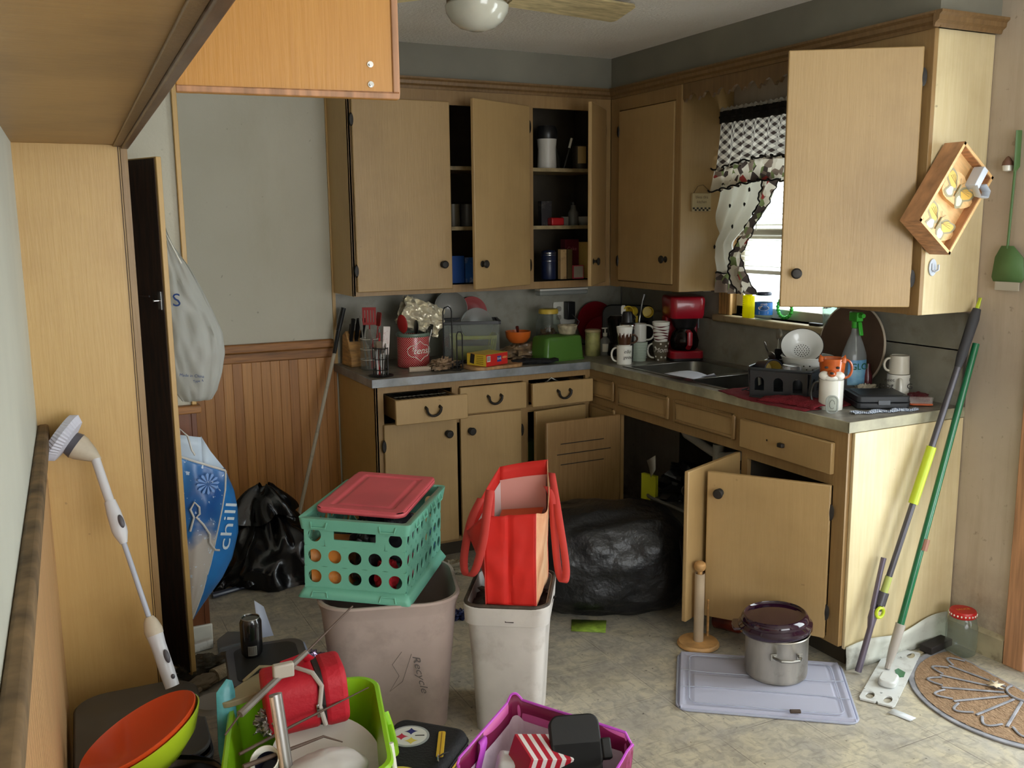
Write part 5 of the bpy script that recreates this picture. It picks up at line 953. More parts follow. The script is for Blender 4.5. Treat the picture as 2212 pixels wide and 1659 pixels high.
for p_, c_ in ((.5, (70, 60, 56)), (.70, (140, 52, 48)), (.76, (196, 186, 168)), (.88, (112, 122, 78))): e_ = el.new(p_); e_.color = rgb(c_)
L.new(cr.outputs[0], b.inputs['Base Color']); translucent(m, .35, cr.outputs[0]); PRINT = m
WCUR = mat('white_curtain', (226, 224, 216), .85); translucent(WCUR, .5, col=(226, 224, 216)); BTR = mat('black_trim', (22, 20, 20), .9)
CX = -.085; t = thing('window_curtain', 'white cafe curtain with gingham valance and printed ruffles over the sink window', 'curtain', CX, -1.31, 2.09)
def cv(y0, y1, z0f, z1f, amp, fr, nu=120, nv=10, flare=0, xo=0, ph=0):
    def fn(u, v):
        y = y0+(y1-y0)*u; z = z0f(u)+(z1f(u)-z0f(u))*v; w1 = amp*(.35+.65*v)*math.sin(u*fr+ph+.6*math.sin(u*fr*.37)); return (xo-flare*v+w1, y+1.31, z-2.09)
    return MB().grid(fn, nu, nv)
yA, yB = -.935, -1.72
obj('rod_pocket', cv(yA, yB, lambda u: 2.118, lambda u: 2.060, .006, 90, 160, 4), BTR, t, solid=.004); obj('heading', cv(yA, yB, lambda u: 2.132+.004*math.sin(u*150), lambda u: 2.115, .008, 90, 160, 2), GING, t)
obj('valance', cv(yA, yB, lambda u: 2.062, lambda u: 1.855-.02*math.cos(u*2*PI*1.0), .020, 62, 200, 12, .02), GING, t)
obj('valance_ruffle', cv(yA+.01, yB-.01, lambda u: 1.865-.02*math.cos(u*2*PI)+.004*math.sin(u*120), lambda u: 1.765-.02*math.cos(u*2*PI), .022, 75, 220, 8, .012, -.024), PRINT, t)
for zf in (1.868, 1.765):
    obj('ruffle_trim', MB().tube([(-.034-(.014 if zf < 1.8 else 0)+.020*math.sin(u*75+.6*math.sin(u*27.7)), (yA+.01)+(yB-yA-.02)*u+1.31, zf-.02*math.cos(u*2*PI)-2.09+.004*math.sin(u*160)) for u in [k/220 for k in range(221)]], .004, 5), BTR, t)
obj('rod', MB().cyl((0, .40, 0), (0, -.44, 0), .006, n=10), BTR, t)
def innery(v): # inner edge of the tied back tier
    P_ = ((0, -1.40), (.2, -1.355), (.45, -1.25), (.68, -1.155), (.82, -1.19), (1, -1.27))
    for (a, ya), (b2, yb_) in zip(P_, P_[1:]):
        if v <= b2: f = (v-a)/(b2-a); f = f*f*(3-2*f)*.5+f*.5; return ya+(yb_-ya)*f
    return P_[-1][1]
def tier(u, v, wr=.10):
    yo = -.935+.095*v; yi = innery(v)+.10*(1-.35*math.sin(PI*min(1, v*1.2))); k = 3.2
    return (.014*math.sin(u*22+v*1.5)+.004, yo+(yi-yo)*u+1.31, 1.80-.44*v*1.0-2.09-.02*u*0)
obj('tier_panel', MB().grid(lambda u, v: tier(u, v), 60, 30), WCUR, t, solid=.0006)
def brd(u, v): p = tier(u, 1); return (p[0]*1.3-.008*v+.006*math.sin(u*40), p[1]+.02*v*(u-.5)*.6, p[2]-.095*v+.003*math.sin(u*60)*(v == 0))
obj('hem_ruffle', MB().grid(brd, 60, 6), PRINT, t); obj('hem_trim', MB().tube([brd(u, 0) for u in [k/60 for k in range(61)]], .005, 5), BTR, t)
def jab(u, v): yi = innery(v); wv = .10*(1-.35*math.sin(PI*min(1, v*1.2))); wd = wv*(.75+.5*abs(math.sin(PI*(v-.68)*1.2))); return (-.02+.012*math.sin(u*9+v*6), yi+wd-(wd+.0)*u*1.0+1.31+.006*math.sin(v*50)*(u in (0, 1)), 1.80-.53*v-2.09)
obj('side_ruffle', MB().grid(jab, 14, 60), PRINT, t); 
for ue in (0, 1): obj('side_trim', MB().tube([(jab(ue, v)[0]-.004, jab(ue, v)[1]+.004*math.sin(v*110), jab(ue, v)[2]) for v in [k/90 for k in range(91)]], .004 if ue == 0 else .0025, 5), BTR, t)
mb = MB()
for (u, v) in ((.18, .06), (.42, .28), (.70, .27), (.22, .60), (.60, .5), (.45, .72), (.2, .86), (.75, .12)):
    p = tier(u, v); mb.blob((p[0]-.007, p[1], p[2]), .002, .007, .009, .6, 4, u*9, 12, 8)
obj('printed_motif', mb, BTR, t)
def rt(u, v): return (.012*math.sin(u*20), -.165-.29*u-.01*v, -.75-.10*v)
obj('right_hem', MB().grid(lambda u, v: (-.01+.012*math.sin(u*22), -1.54-.20*u+1.31, 1.345-.10*v-2.09+.006*math.sin(u*14)*v), 40, 6), GING, t)
# little hanging sign on the corner cabinet side
t = thing('hanging_sign', 'tiny cream word sign hanging on the corner cabinet side', 'sign', -.19, -.9565, 1.695)
obj('board', MB().bb(-.055, .055, -.012, 0, -.042, .042), mat('sign_cream', (186, 168, 130), .6, var=.1), t, bevel=.001); obj('string', MB().tube([(-.045, -.006, .042), (-.02, -.006, .075), (.01, -.006, .082), (.04, -.006, .06), (.05, -.006, .042)], .001, 5), INK, t)
mb = textmb('bless this', .020, M=TM(0, -.0125, .024)); textmb('kitchen', .020, mb, M=TM(0, -.0125, .002)); obj('lettering', mb, mat('sign_ink', (90, 74, 54), .6), t); mb = MB()
for k in range(9):
    for j in range(2):
        if (k+j) % 2: mb.bb(-.052+k*.0115, -.0405+k*.0115, -.0126, -.0122, -.040+j*.008, -.032+j*.008)
obj('check_border', mb, INK, t, smooth=False)
# ---------------------------------------------------------------- on the right cabinet end and wall
t = thing('butterfly_box', 'wooden shadow box with two butterflies hung crooked on the cabinet end', 'shadow box'); BX = mat('cedar_box', (188, 138, 98), .5, var=.2, vscale=6, stretch=(14, 4, 2)); PINE = mat('pale_pine', (222, 178, 120), .5, var=.1, vscale=6, stretch=(3, 3, 14))
t.matrix_basis = TM(-.255, -2.345, 1.672) @ Matrix.Rotation(math.radians(37), 4, 'Y'); bw, bh, bd_ = .195, .325, .080
mb = MB().bb(-bw/2, -bw/2+.011, -bd_, 0, -bh/2, bh/2).bb(bw/2-.011, bw/2, -bd_, 0, -bh/2, bh/2).bb(-bw/2+.011, bw/2-.011, -bd_, 0, -bh/2, -bh/2+.011).bb(-bw/2+.011, bw/2-.011, -bd_, 0, bh/2-.011, bh/2); obj('frame', mb, BX, t, bevel=.001)
obj('back_panel', MB().bb(-bw/2+.011, bw/2-.011, -.045, -.037, -bh/2+.011, bh/2-.011), PINE, t, smooth=False)
mb = MB().bb(-bw/2, -bw/2+.010, -bd_-.002, -bd_, -bh/2, bh/2).bb(bw/2-.010, bw/2, -bd_-.002, -bd_, -bh/2, bh/2).bb(-bw/2, bw/2, -bd_-.002, -bd_, -bh/2, -bh/2+.010).bb(-bw/2, bw/2, -bd_-.002, -bd_, bh/2-.010, bh/2); obj('front_edge', mb, PINE, t, smooth=False)
WO = mat('butterfly_yellow', (226, 180, 84), .5); WG = mat('butterfly_grey', (150, 140, 106), .5); WW = mat('butterfly_white', (206, 204, 184), .5)
def wing(c, rx, rz, a, y, sc_=1): 
    out = []
    for i in range(24):
        q = 2*PI*i/24; r = 1+.10*math.cos(3*q)+.06*math.sin(5*q); x = rx*math.cos(q)*r*sc_; z = rz*math.sin(q)*r*sc_; out.append((c[0]+x*math.cos(a)-z*math.sin(a), y, c[1]+x*math.sin(a)+z*math.cos(a)))
    return out
for cz, yy in ((.035, -.062), (-.100, -.060)):
    bt = obj('butterfly_cutout', MB().prism([(x, z) for x, _, z in wing((0, 0), .080, .052, 0, 0)], .045, -yy, Matrix.Translation((0, 0, cz)) @ Matrix.Rotation(PI/2, 4, 'X')), PINE, t)
    for nm, sc_, m_, dy in (('wing_edge', 1, WG, -.0008), ('wing_fill', .74, WO, -.0014)):
        mb = MB()
        for s_ in (-1, 1): mb.add(wing((s_*.044, cz+.014), .040, .024, s_*.55, yy+dy, sc_), [tuple(range(24))])
        obj(nm, mb, m_, bt, smooth=False)
    for nm, sc_, m_, dy in (('hind_wing_edge', 1, WG, -.0010), ('hind_wing_fill', .68, WW, -.0016)):
        mb = MB()
        for s_ in (-1, 1): mb.add(wing((s_*.029, cz-.024), .021, .026, s_*.5, yy+dy, sc_), [tuple(range(24))])
        obj(nm, mb, m_, bt, smooth=False)
    mb = MB().tube([(0, yy-.003, cz-.025), (0, yy-.004, cz), (0, yy-.003, cz+.022)], [.002, .004, .003], 6)
    for s_ in (-1, 1): mb.tube([(0, yy-.003, cz+.02), (s_*.012, yy-.003, cz+.04)], .0007, 4)
    obj('butterfly_body', mb, WG, bt)
    mb = MB()
    for s_ in (-1, 1):
        for k in range(4): a = .35+k*.25; mb.tube([(s_*.012, yy-.0022, cz+.008), (s_*(.012+.05*math.cos(a*.9)), yy-.0022, cz+.006+.034*math.sin(a))], .0006, 4)
    obj('wing_veins', mb, WG, bt)
obj('hanger', MB().tube([(-.005, -.004, bh/2), (-.01, -.004, bh/2+.012), (.0, -.004, bh/2+.012), (-.002, -.004, bh/2)], .002, 6), BLACKM, t)
# white folded hook clipped on the box
GW = mat('blue_white_plastic', (196, 204, 216), .35); t = thing('white_clip', 'folded white plastic clip on the right side of the butterfly box', 'clip', -.172, -2.435, 1.735)
obj('clip_arm', MB().bb(-.012, .014, -.012, .03, -.03, .045), GW, t, bevel=.002, M=TM(ry=.6)); obj('clip_loop', MB().tube([(-.015, 0, -.02), (.0, -.005, -.055), (.03, -.008, -.06), (.038, -.008, -.04), (.02, -.004, -.018)], .011, 8, flat=(1.7, .4)), GW, t)
t = thing('adhesive_hook', 'small oval white adhesive hook on the cabinet end panel', 'hook', -.248, -2.337, 1.438); obj('plate', MB().prism([(.019*math.cos(2*PI*i/28), .030*math.sin(2*PI*i/28)) for i in range(28)], 0, .005, TM(rx=PI/2)), GW, t, bevel=.002); obj('hook_prong', MB().tube([(-.004, -.006, .014), (-.004, -.008, -.008), (.0, -.014, -.014), (.008, -.020, -.008), (.008, -.020, .010)], .004, 8, flat=(1.5, 1)), GW, t)
t = thing('fly_swatter', 'green plastic fly swatter hanging on the right wall', 'fly swatter', -.012, -2.46, 1.90); SG = mat('dull_green_plastic', (84, 118, 70), .5)
obj('handle', MB().tube([(0, 0, 0), (0, -.002, -.12), (0, .006, -.14)], [.014, .014, .005], 10, flat=(1.1, .35)), SG, t); obj('shaft', MB().tube([(0, .004, -.13), (-.003, .008, -.40)], .0045, 8), SG, t)
obj('flap', MB().add([(-.004, y, z) for y, z in ((-.015, -.39), (.03, -.39), (.052, -.43), (.060, -.50), (.052, -.515), (-.055, -.515), (-.065, -.50), (-.055, -.43))], [tuple(range(8))]), SG, t, solid=.004); obj('scraper_tip', MB().bb(-.006, -.002, -.048, .045, -.545, -.513), mat('dusty_white', (176, 170, 156), .5), t, bevel=.001); obj('hang_hole', MB().cyl((-.006, 0, -.016), (-.0045, 0, -.016), .004, n=10), INK, t)
t = thing('wall_bell', 'tiny brown and white acorn shaped hook beside the swatter handle', 'hook', -.014, -2.428, 1.785); lobj('cap', [(.019, 0), (.017, .012), (.006, .028), (0, .032)], mat('acorn_brown', (112, 78, 62), .5), t); lobj('base', [(.017, 0), (.015, -.018), (0, -.022)], WHITEC, t)
# ---------------------------------------------------------------- mops and broom
t = thing('spin_mop_pole', 'dark jointed mop pole with lime grip leaning at the cabinet end', 'mop', -.545, -2.372, 0)
def ml(z): f = z/1.31; return (.51*f+.0, .0+.0*f, z)
GP = mat('gunmetal_pole', (84, 82, 88), .35, metal=.4); DK = mat('soft_black_grip', (58, 58, 62), .7); LM2 = mat('lime_plastic', (186, 204, 50), .4); PU = mat('grey_violet_metal', (110, 102, 116), .35, metal=.5)
def sx(z): return .055+.46*(z-.10)/1.21 if z > .3 else .03+.40*z
obj('pole', MB().tube([ml(.26), ml(.62), ml(1.12)], [.011, .011, .012], 12), GP, t); obj('hand_grip', MB().tube([ml(1.08), ml(1.12), ml(1.25), ml(1.285)], [.012, .017, .019, .014], 12), DK, t)
obj('hang_loop', MB().tube([ml(1.28), ml(1.30), (ml(1.32)[0], .0, 1.325), ml(1.30)], .007, 8), LM2, t); obj('lime_sleeve', MB().tube([ml(.60), ml(.80)], .017, 12), LM2, t)
obj('collar', MB().tube([ml(.285), ml(.345)], .013, 12), mat('pale_lime', (170, 180, 96), .4), t); obj('joint', MB().tube([ml(.245), ml(.29)], .019, 12).tube([ml(.225), ml(.25)], .012, 10), GP, t)
obj('joint_ring', MB().tube([(.085+.018*math.cos(2*PI*i/16), -.012, .222+.018*math.sin(2*PI*i/16)) for i in range(16)], .006, 8, closed=True), LM2, t)
obj('lower_rod', MB().tube([(.006, 0, .011), (.055, 0, .165), (.066, .004, .20), (.072, .006, .235)], [.012, .011, .016, .011], 12), PU, t); obj('bent_rod', MB().tube([(.062, .002, .19), (.072, .008, .24), (.11, .018, .36), (.125, .02, .41)], [.009, .010, .009, .010], 10), PU, t)
t = thing('flat_mop', 'green handled mop with bare white rectangular plate on the floor', 'mop', -.40, -2.405, 0); GRN = mat('green_enamel_pole', (20, 104, 66), .25, coat=.4); WPL = mat('scuffed_white_plastic', (206, 208, 206), .4, damt=.7, dark=(120, 116, 110), dscale=16)
obj('pole', MB().tube([(.012, .0, .13), (.36, .03, 1.16)], .0125, 12), GRN, t); obj('chip_mark', MB().tube([(.118, .001, .43), (.132, .002, .47)], .0132, 10), mat('copper_chip', (150, 106, 86), .5), t)
obj('socket', MB().tube([(-.022, 0, .035), (-.008, 0, .075), (.025, 0, .17)], [.012, .016, .018], 12), mat('pearl_socket', (176, 168, 160), .35), t)
a = math.atan2(-2.511+2.275, -.679+.274); pc = ((-.274-.679-.211-.631)/4+.40, (-2.275-2.511-2.362-2.61)/4+2.405)
def plate():
    hs = [(-.20, -.030), (-.20, .030), (.20, .030), (.20, -.030)]; ow, oh = .47, .125; mb = MB(); ncell = [(-.235, -.155), (-.155, .155), (.155, .235)]
    for x0, x1 in ncell:
        for y0, y1 in ((-.0575, 0), (0, .0575)):
            if x0 == -.155: mb.add([(x0, y0, 0), (x1, y0, 0), (x1, y1, 0), (x0, y1, 0)], [(0, 1, 2, 3)]); continue
            cx, cy = (x0+x1)/2, (y0+y1)/2; n = 24; vs = []
            for i in range(n):
                q = 2*PI*i/n; dx, dy = math.cos(q), math.sin(q); k = min((x1-x0)/2/abs(dx) if abs(dx) > 1e-6 else 9, (y1-y0)/2/abs(dy) if abs(dy) > 1e-6 else 9)
                vs += [(cx+.027*dx, cy+.014*dy, 0), (cx+dx*k, cy+dy*k, 0)]
            mb.add(vs, [(2*i, 2*((i+1) % n), 2*((i+1) % n)+1, 2*i+1) for i in range(n)])
    return mb
hd_ = obj('mop_plate', plate(), WPL, t, solid=.006, smooth=False, M=TM(pc[0]-.0, pc[1]+.0, .006, rz=a)); obj('hub', MB().prism(rrect(.085, .06, .02), .003, .028), WPL, hd_, bevel=.006, M=TM(.075, .005, 0)); obj('green_leaf', MB().prism([(-.06, .012), (-.04, .040), (.0, .042), (.01, .030), (-.02, .010), (-.04, .004)], .0035, .0042), GRN, hd_, smooth=False)
obj('socket_strut', MB().tube([(-.03, 0, .012), (-.022, 0, .04)], .010, 8), mat('pearl_socket', (176, 168, 160)), t)
t = thing('string_mop', 'thin grimy white mop pole leaning against the left counter end', 'mop', -2.02, -.21, 0)
obj('pole', MB().tube([(.01, 0, .16), (.262, .10, .98)], .0095, 10), mat('grimy_white_pole', (176, 166, 146), .5, damt=.8, dark=(96, 80, 62), dscale=14), t); obj('grip', MB().tube([(.262, .10, .98), (.290, .112, 1.09)], .010, 10).tube([(.290, .112, 1.09), (.325, .125, 1.20)], .0125, 10), BLACKP, t)
obj('collar', MB().lathe([(.06, 0), (.055, .04), (.02, .12), (.022, .16), (.014, .18)], 16), mat('ivory_plastic', (196, 188, 160), .5), t)
tag(obj('vinyl_scrap', MB().prism([(-.26, -.05), (.02, .03), (.24, .03), (.24, .038), (.0, .045), (-.2, -.02)], 0, .006), mat('loose_trim', (176, 164, 136), .5, damt=.8, dark=(70, 60, 50)), M=TM(-.24, -2.40, .001, rz=.1)), 'loose strip of broken floor trim at the cabinet end', 'trim strip')
tag(obj('dark_shim', MB().box(0, 0, .014, .14, .05, .028), mat('burnt_wood', (36, 30, 28), .7), bevel=.003, M=TM(-.13, -2.365, .007, rz=.15)), 'short dark block lying on the trim scrap', 'block')
# big jar in the corner
t = thing('glass_jar', 'empty glass jar with red white dotted lid on the floor by the wall', 'jar', -.078, -2.43, 0)
lobj('jar_body', [(0, .004), (.045, .004), (.052, .012), (.055, .04), (.055, .11), (.048, .14), (.040, .150), (.040, .16)], JARG, t); lobj('lid', [(.044, .150), (.047, .154), (.047, .170), (.044, .175), (0, .176)], mat('red_lid', (176, 30, 28), .35), t)
mb = MB()
for k in range(22): a = 2*PI*k/22; mb.blob((.0472*math.cos(a), .0472*math.sin(a), .162), .003, .003, .004, 0, 1, 0, 8, 6)
obj('lid_dot', mb, WHITEC, t); obj('lid_script', textmb('SAUCE', .018, M=TM(0, 0, .1765, rz=-.3) @ Matrix.Rotation(-PI/2, 4, 'X')), mat('lid_yellow', (214, 170, 60), .5), t)
# door mat
t = thing('door_mat', 'half round coir doormat with grey sunburst ribs before the entry door', 'doormat', -.145, -2.76, 0, rz=math.radians(-7)); GRR = mat('grey_rubber', (140, 140, 146), .7, var=.2, vscale=20)
def halfd(r, inset=0): return [(-r*math.sin(PI*i/40)-inset*0, r*math.cos(PI*i/40)) for i in range(41)]
obj('rubber_base', MB().prism([(x*1.0, y) for x, y in halfd(.385)], .001, .007), GRR, t, bevel=.002)
m, nt, L, b = nodemat('coir', .95); o_ = coords(nt); n_ = noise_(nt, coords(nt, (90, 30, 90)), 2, 4, .6); L.new(mix_(nt, n_, (198, 162, 126), (150, 118, 88)), b.inputs['Base Color']); bump_(nt, b, n_, 1, .01); COIR = m
def coirf(u, v): a = PI*u; r = .355*v; x = -.012-r*math.sin(a); y = r*math.cos(a)*1.0; return (x, y, .009+.003*mnoise.noise(Vector((x*120, y*50, 0))))
obj('coir_pile', MB().grid(coirf, 90, 36), COIR, t)
mb = MB()
for k in range(8): a = math.radians(18+k*20.5); mb.tube([(-.02-.07*math.sin(a), .07*math.cos(a), .012), (-.02-.27*math.sin(a), .27*math.cos(a), .012)], .0045, 6, flat=(1.2, .5))
for k in range(8):
    a = math.radians(18+k*20.5-10.2); mb.tube([(-.02-(.28+.028*math.cos(q))*math.sin(a+q*.055), (.28+.028*math.cos(q))*math.cos(a+q*.055), .0125) for q in [-2.2+4.4*i/10 for i in range(11)]], .004, 6, flat=(1.2, .5))
mb.tube([(-.02-.06*math.sin(PI*i/14), .06*math.cos(PI*i/14), .0125) for i in range(15)], .0045, 6); obj('sunburst_ribs', mb, GRR, t)
def leafp(n=14): return [((.034 if i % 2 == 0 else .014)*math.cos(2*PI*i/n)*(1.3 if i in (0, 2) else 1), (.034 if i % 2 == 0 else .014)*math.sin(2*PI*i/n)) for i in range(n)]
tag(obj('dry_leaf', MB().add([(x, y, .002+.010*abs(math.sin(x*60))) for x, y in leafp()]+[(0, 0, .010)], [(i, (i+1) % 14, 14) for i in range(14)]), mat('dry_leaf', (206, 190, 162), .7), M=TM(-.215, -2.675, .012, rz=.4), solid=.0008), 'curled pale dry leaf on the doormat', 'leaf')
tag(obj('paper_scrap', MB().add([(0, 0, 0), (.03, -.01, .006), (.045, -.045, .001), (.012, -.05, .001), (-.015, .02, .004), (.012, .018, .012)], [(0, 1, 2, 3), (0, 4, 5, 1)]), mat('scrap_paper', (200, 204, 206), .6), solid=.0008, M=TM(-.655, -2.64, .002)), 'folded white paper scrap on the floor by the mop plate', 'paper scrap')
# clear tote lid with pot
t = thing('container_cover', 'large cloudy clear plastic bin lid lying flat on the floor', 'lid', -.905, -2.285, 0, rz=-.653); LIDM = glassmat('cloudy_lid', (215, 218, 230), .97, .22, (214, 216, 236))
def lidz(x, y):
    ax, ay = abs(x)/.293, abs(y)/.216; e = max(ax, ay); z = .010
    if e > .96: z = .003
    elif e > .90: z = .016
    elif e > .80: z = .010
    else: z = .013+(.003 if abs(y+.02) < .05 else 0)
    return z
def lidf(u, v):
    x = (u-.5)*.586; y = (v-.5)*.432; q = .04
    dx = abs(x)-(.293-q); dy = abs(y)-(.216-q)
    if dx > 0 and dy > 0:
        d = math.hypot(dx, dy)
        if d > q: x = math.copysign(.293-q+dx*q/d, x); y = math.copysign(.216-q+dy*q/d, y)
    return (x, y, lidz(x, y))
obj('lid_panel', MB().grid(lidf, 90, 66), LIDM, t, ang=60)
mb = MB(); mb.tube([(x, y, .017) for x, y in rrect(.50, .36, .03)], .0022, 6, closed=True); mb.tube([(x, y, .005) for x, y in rrect(.582, .428, .04)], .004, 6, closed=True)
mb.tube([(-.28, .055, .017), (-.20, .045, .018), (.20, .045, .018), (.28, .055, .017)], .0018, 6); mb.tube([(-.28, -.075, .017), (-.20, -.065, .018), (.20, -.065, .018), (.28, -.075, .017)], .0018, 6); obj('ridges', mb, glassmat('lid_ridge', (220, 222, 232), .7, .2, (214, 218, 230)), t)
tag(obj('wood_chip', MB().box(0, 0, .006, .035, .012, .010), mat('chip_brown', (74, 60, 52), .7), bevel=.002, M=TM(-.955, -2.50, .019, rz=-.5)), 'small dark chip lying on the clear lid', 'chip')
PS = mat('tarnished_steel_pot', (182, 176, 162), .34, metal=.65, var=.3, vscale=5, stretch=(2, 2, .6), damt=.9, dark=(96, 84, 58), dscale=7)
t = thing('stock_pot', 'tarnished steel pot standing on the clear lid', 'pot', -.815, -2.252, .017); lobj('body', [(0, 0), (.098, 0), (.106, .008), (.108, .02), (.108, .155), (.113, .160), (.111, .163), (.105, .158), (.104, .012), (0, .006)], PS, t, 56)
for a in (-2.0, 1.14):
    h_ = obj('handle', MB().tube([(.106, -.045, .112), (.128, -.042, .115), (.150, -.030, .116), (.155, 0, .116), (.150, .030, .116), (.128, .042, .115), (.106, .045, .112)], .0055, 10).box(.109, -.045, .112, .006, .022, .024).box(.109, .045, .112, .006, .022, .024), STEEL, t, M=TM(rz=a), bevel=.001)
PG = mat('amethyst_glass', (40, 14, 34), .06, coat=.6); t = thing('pot_lid', 'dark purple glass casserole lid resting slightly askew on the steel pot', 'lid', -.815, -2.242, .183, rx=-.03, ry=-.06)
lobj('dome', [(.0, .050), (.085, .048), (.100, .046), (.106, .050), (.108, .056), (.104, .058), (.112, .052), (.118, .040), (.116, .030), (.128, .022), (.129, .008), (.122, .0), (.118, -.004)], PG, t, 64)
obj('handle_ear', MB().prism([(.12*math.cos(a), .12*math.sin(a)) for a in [-.35+.7*i/8 for i in range(9)]]+[(.150*math.cos(a), .150*math.sin(a)) for a in [.28-.56*i/8 for i in range(9)]], .008, .018), PG, t, bevel=.003, M=TM(rz=2.5))
# paper towel holder
t = thing('paper_towel_holder', 'wooden paper towel stand with bare cardboard core in front of the open doors', 'paper towel holder', -.895, -1.915, 0)
lobj('base', [(0, 0), (.072, 0), (.080, .006), (.080, .012), (.074, .020), (0, .021)], WOODL, t, 40); lobj('core', [(.019, .021), (.019, .29), (.0175, .291), (.0175, .021)], mat('cardboard_core', (176, 156, 130), .8, var=.1), t, 28)
obj('post', MB().cyl((0, 0, .02), (0, 0, .30), .009).lathe([(.008, .285), (.009, .298), (.019, .306), (.023, .318), (.020, .331), (.010, .338), (0, .340)], 24), WOODL, t); obj('side_dowel', MB().cyl((.058, .018, .018), (.058, .018, .165), .005).blob((.058, .018, .166), .006, .006, .005, 0), WOODL, t)
t = thing('soda_can', 'red and brown can lying under the open cabinet door', 'can', -.705, -1.86, .034, rz=.5, rx=PI/2); lobj('can', [(0, -.06), (.026, -.06), (.033, -.052), (.033, .05), (.026, .06), (0, .06)], mat('red_brown_can', (110, 40, 26), .35, var=.4, vscale=20), t)
tag(obj('green_card', MB().add([(-1.205, -1.486, .003), (-1.085, -1.56, .003), (-1.15, -1.656, .002), (-1.262, -1.579, .002)], [(0, 1, 2, 3)]), mat('green_card', (140, 170, 60), .6, var=.25, vscale=30), solid=.001, soff=1), 'yellow green printed card on the floor before the black bag', 'card')
# ---------------------------------------------------------------- bins, crate, bags
BINM = mat('dusty_mauve_bin', (176, 158, 150), .5, var=.08, vscale=4, damt=.5, dark=(120, 106, 98), dscale=6); BINW = mat('grimy_white_bin', (206, 200, 194), .45, var=.08, damt=.45, dark=(116, 100, 84), dscale=7)
def binmesh(w0, d0, w1, d1, h, r, lip=.018, t_=.003, band=.0):
    a0 = rrect(w0, d0, r*.8, 6); a1 = rrect(w1, d1, r, 6); n = len(a0); mb = MB(); rings = []
    def ring(f, z, off=0): return [((a0[i][0]*(1-f)+a1[i][0]*f)*(1+off/(w1/2)), (a0[i][1]*(1-f)+a1[i][1]*f)*(1+off/(d1/2)), z) for i in range(n)]
    lv = [ring(0, 0), ring(.5, h*.5), ring(.97, h-.045-band), ring(.97, h-.040-band, lip*.8 if band else 0), ring(1, h-.006, lip), ring(1, h, lip*.6), ring(1, h, -.002), ring(.98, h-.03, -.006), ring(.5, h*.5, -.006), ring(.02, .008, -.006)]
    vs = [p for q in lv for p in q]; fs = [(j*n+i, j*n+(i+1) % n, (j+1)*n+(i+1) % n, (j+1)*n+i) for j in range(len(lv)-1) for i in range(n)]
    fs += [tuple(reversed(range(n))), tuple((len(lv)-1)*n+i for i in range(n))]; return mb.add(vs, fs)
t = thing('recycling_bin', 'tall dusty mauve waste bin with scrawled handwriting under the green crate', 'bin', -2.105, -1.835, 0, rz=-.30)
obj('body', binmesh(.355, .33, .43, .40, .452, .11, .010), BINM, t)
mb = textmb('Recycle', .040, ext=0, shear=.4, wid=.125); mb.v = [(x, y, z*.8) for x, y, z in mb.v]
M_ = TM(.085, -.197, .22, rx=-.10) @ Matrix.Rotation(math.radians(78), 4, 'Y'); obj('handwriting', mb, mat('pen_grey', (92, 84, 82), .7), t, M=M_)
obj('scribble', MB().tube([(.03, -.203, .30), (.0, -.202, .26), (.02, -.200, .22), (-.01, -.198, .17), (.03, -.199, .20), (.06, -.202, .29)], .0009, 5), MATS['pen_grey'], t)
t = thing('waste_bin', 'slim grimy white waste bin with dark dirty rim carrying the red tote', 'bin', -1.752, -2.031, 0, rz=-.583)
obj('body', binmesh(.205, .27, .25, .315, .436, .045, .012, band=.022), BINW, t); obj('grimy_rim', MB().tube([(x, y, .436) for x, y in rrect(.262, .327, .05, 6)], .0065, 8, closed=True), mat('rim_grime', (70, 58, 48), .7, var=.4, vscale=30), t)
obj('bin_liner', MB().blob((0, 0, .395), .112, .145, .035, .5, 4, 5), mat('dark_liner', (44, 24, 26), .4, bump=.6, bscale=30), t)
# milk crate with round holes
CR = mat('seafoam_crate', (116, 184, 160), .4, var=.05)
t = thing('plastic_crate', 'seafoam green crate with round holes balanced on the mauve bin', 'crate', -2.119, -1.763, .460, rz=-.64, ry=.03); cw_, cd_, ch_ = .325, .425, .25
def holes(L_, H_, nc, nr, slot, M):
    mb = MB(); a = L_/nc; b_ = (H_-.05)/nr; z0 = .028
    mb.add([(-L_/2, 0, 0), (L_/2, 0, 0), (L_/2, 0, z0), (-L_/2, 0, z0)], [(0, 1, 2, 3)], M=M); mb.add([(-L_/2, 0, z0+nr*b_), (L_/2, 0, z0+nr*b_), (L_/2, 0, H_), (-L_/2, 0, H_)], [(0, 1, 2, 3)], M=M)
    cells = [(i, j, 1) for i in range(nc) for j in range(nr) if not (j == nr-1 and slot[0] <= i < slot[1])]+([(slot[0], nr-1, slot[1]-slot[0])] if slot[1] > slot[0] else [])
    for i, j, k in cells:
        x0 = -L_/2+i*a; x1 = x0+k*a; y0 = z0+j*b_; y1 = y0+b_; cx, cy = (x0+x1)/2, (y0+y1)/2; n = 28; r = min(a, b_)*.335; vs = []
        for q in range(n):
            th = 2*PI*(q+.5)/n; dx, dy = math.cos(th), math.sin(th); kk = min((x1-x0)/2/abs(dx), (y1-y0)/2/abs(dy))
            if k > 1: hx, hy = math.copysign(min(abs(dx)*3, 1)*(.5*k*a-.5*a+.003), dx), math.copysign(min(abs(dy)*1.6, 1)*r*.78, dy)+.006
            else: hx, hy = r*dx, r*dy
            vs += [(cx+hx, 0, cy+hy), (cx+dx*kk, 0, cy+dy*kk)]
        mb.add(vs, [(2*q, 2*((q+1) % n), 2*((q+1) % n)+1, 2*q+1) for q in range(n)], M=M)
    return mb
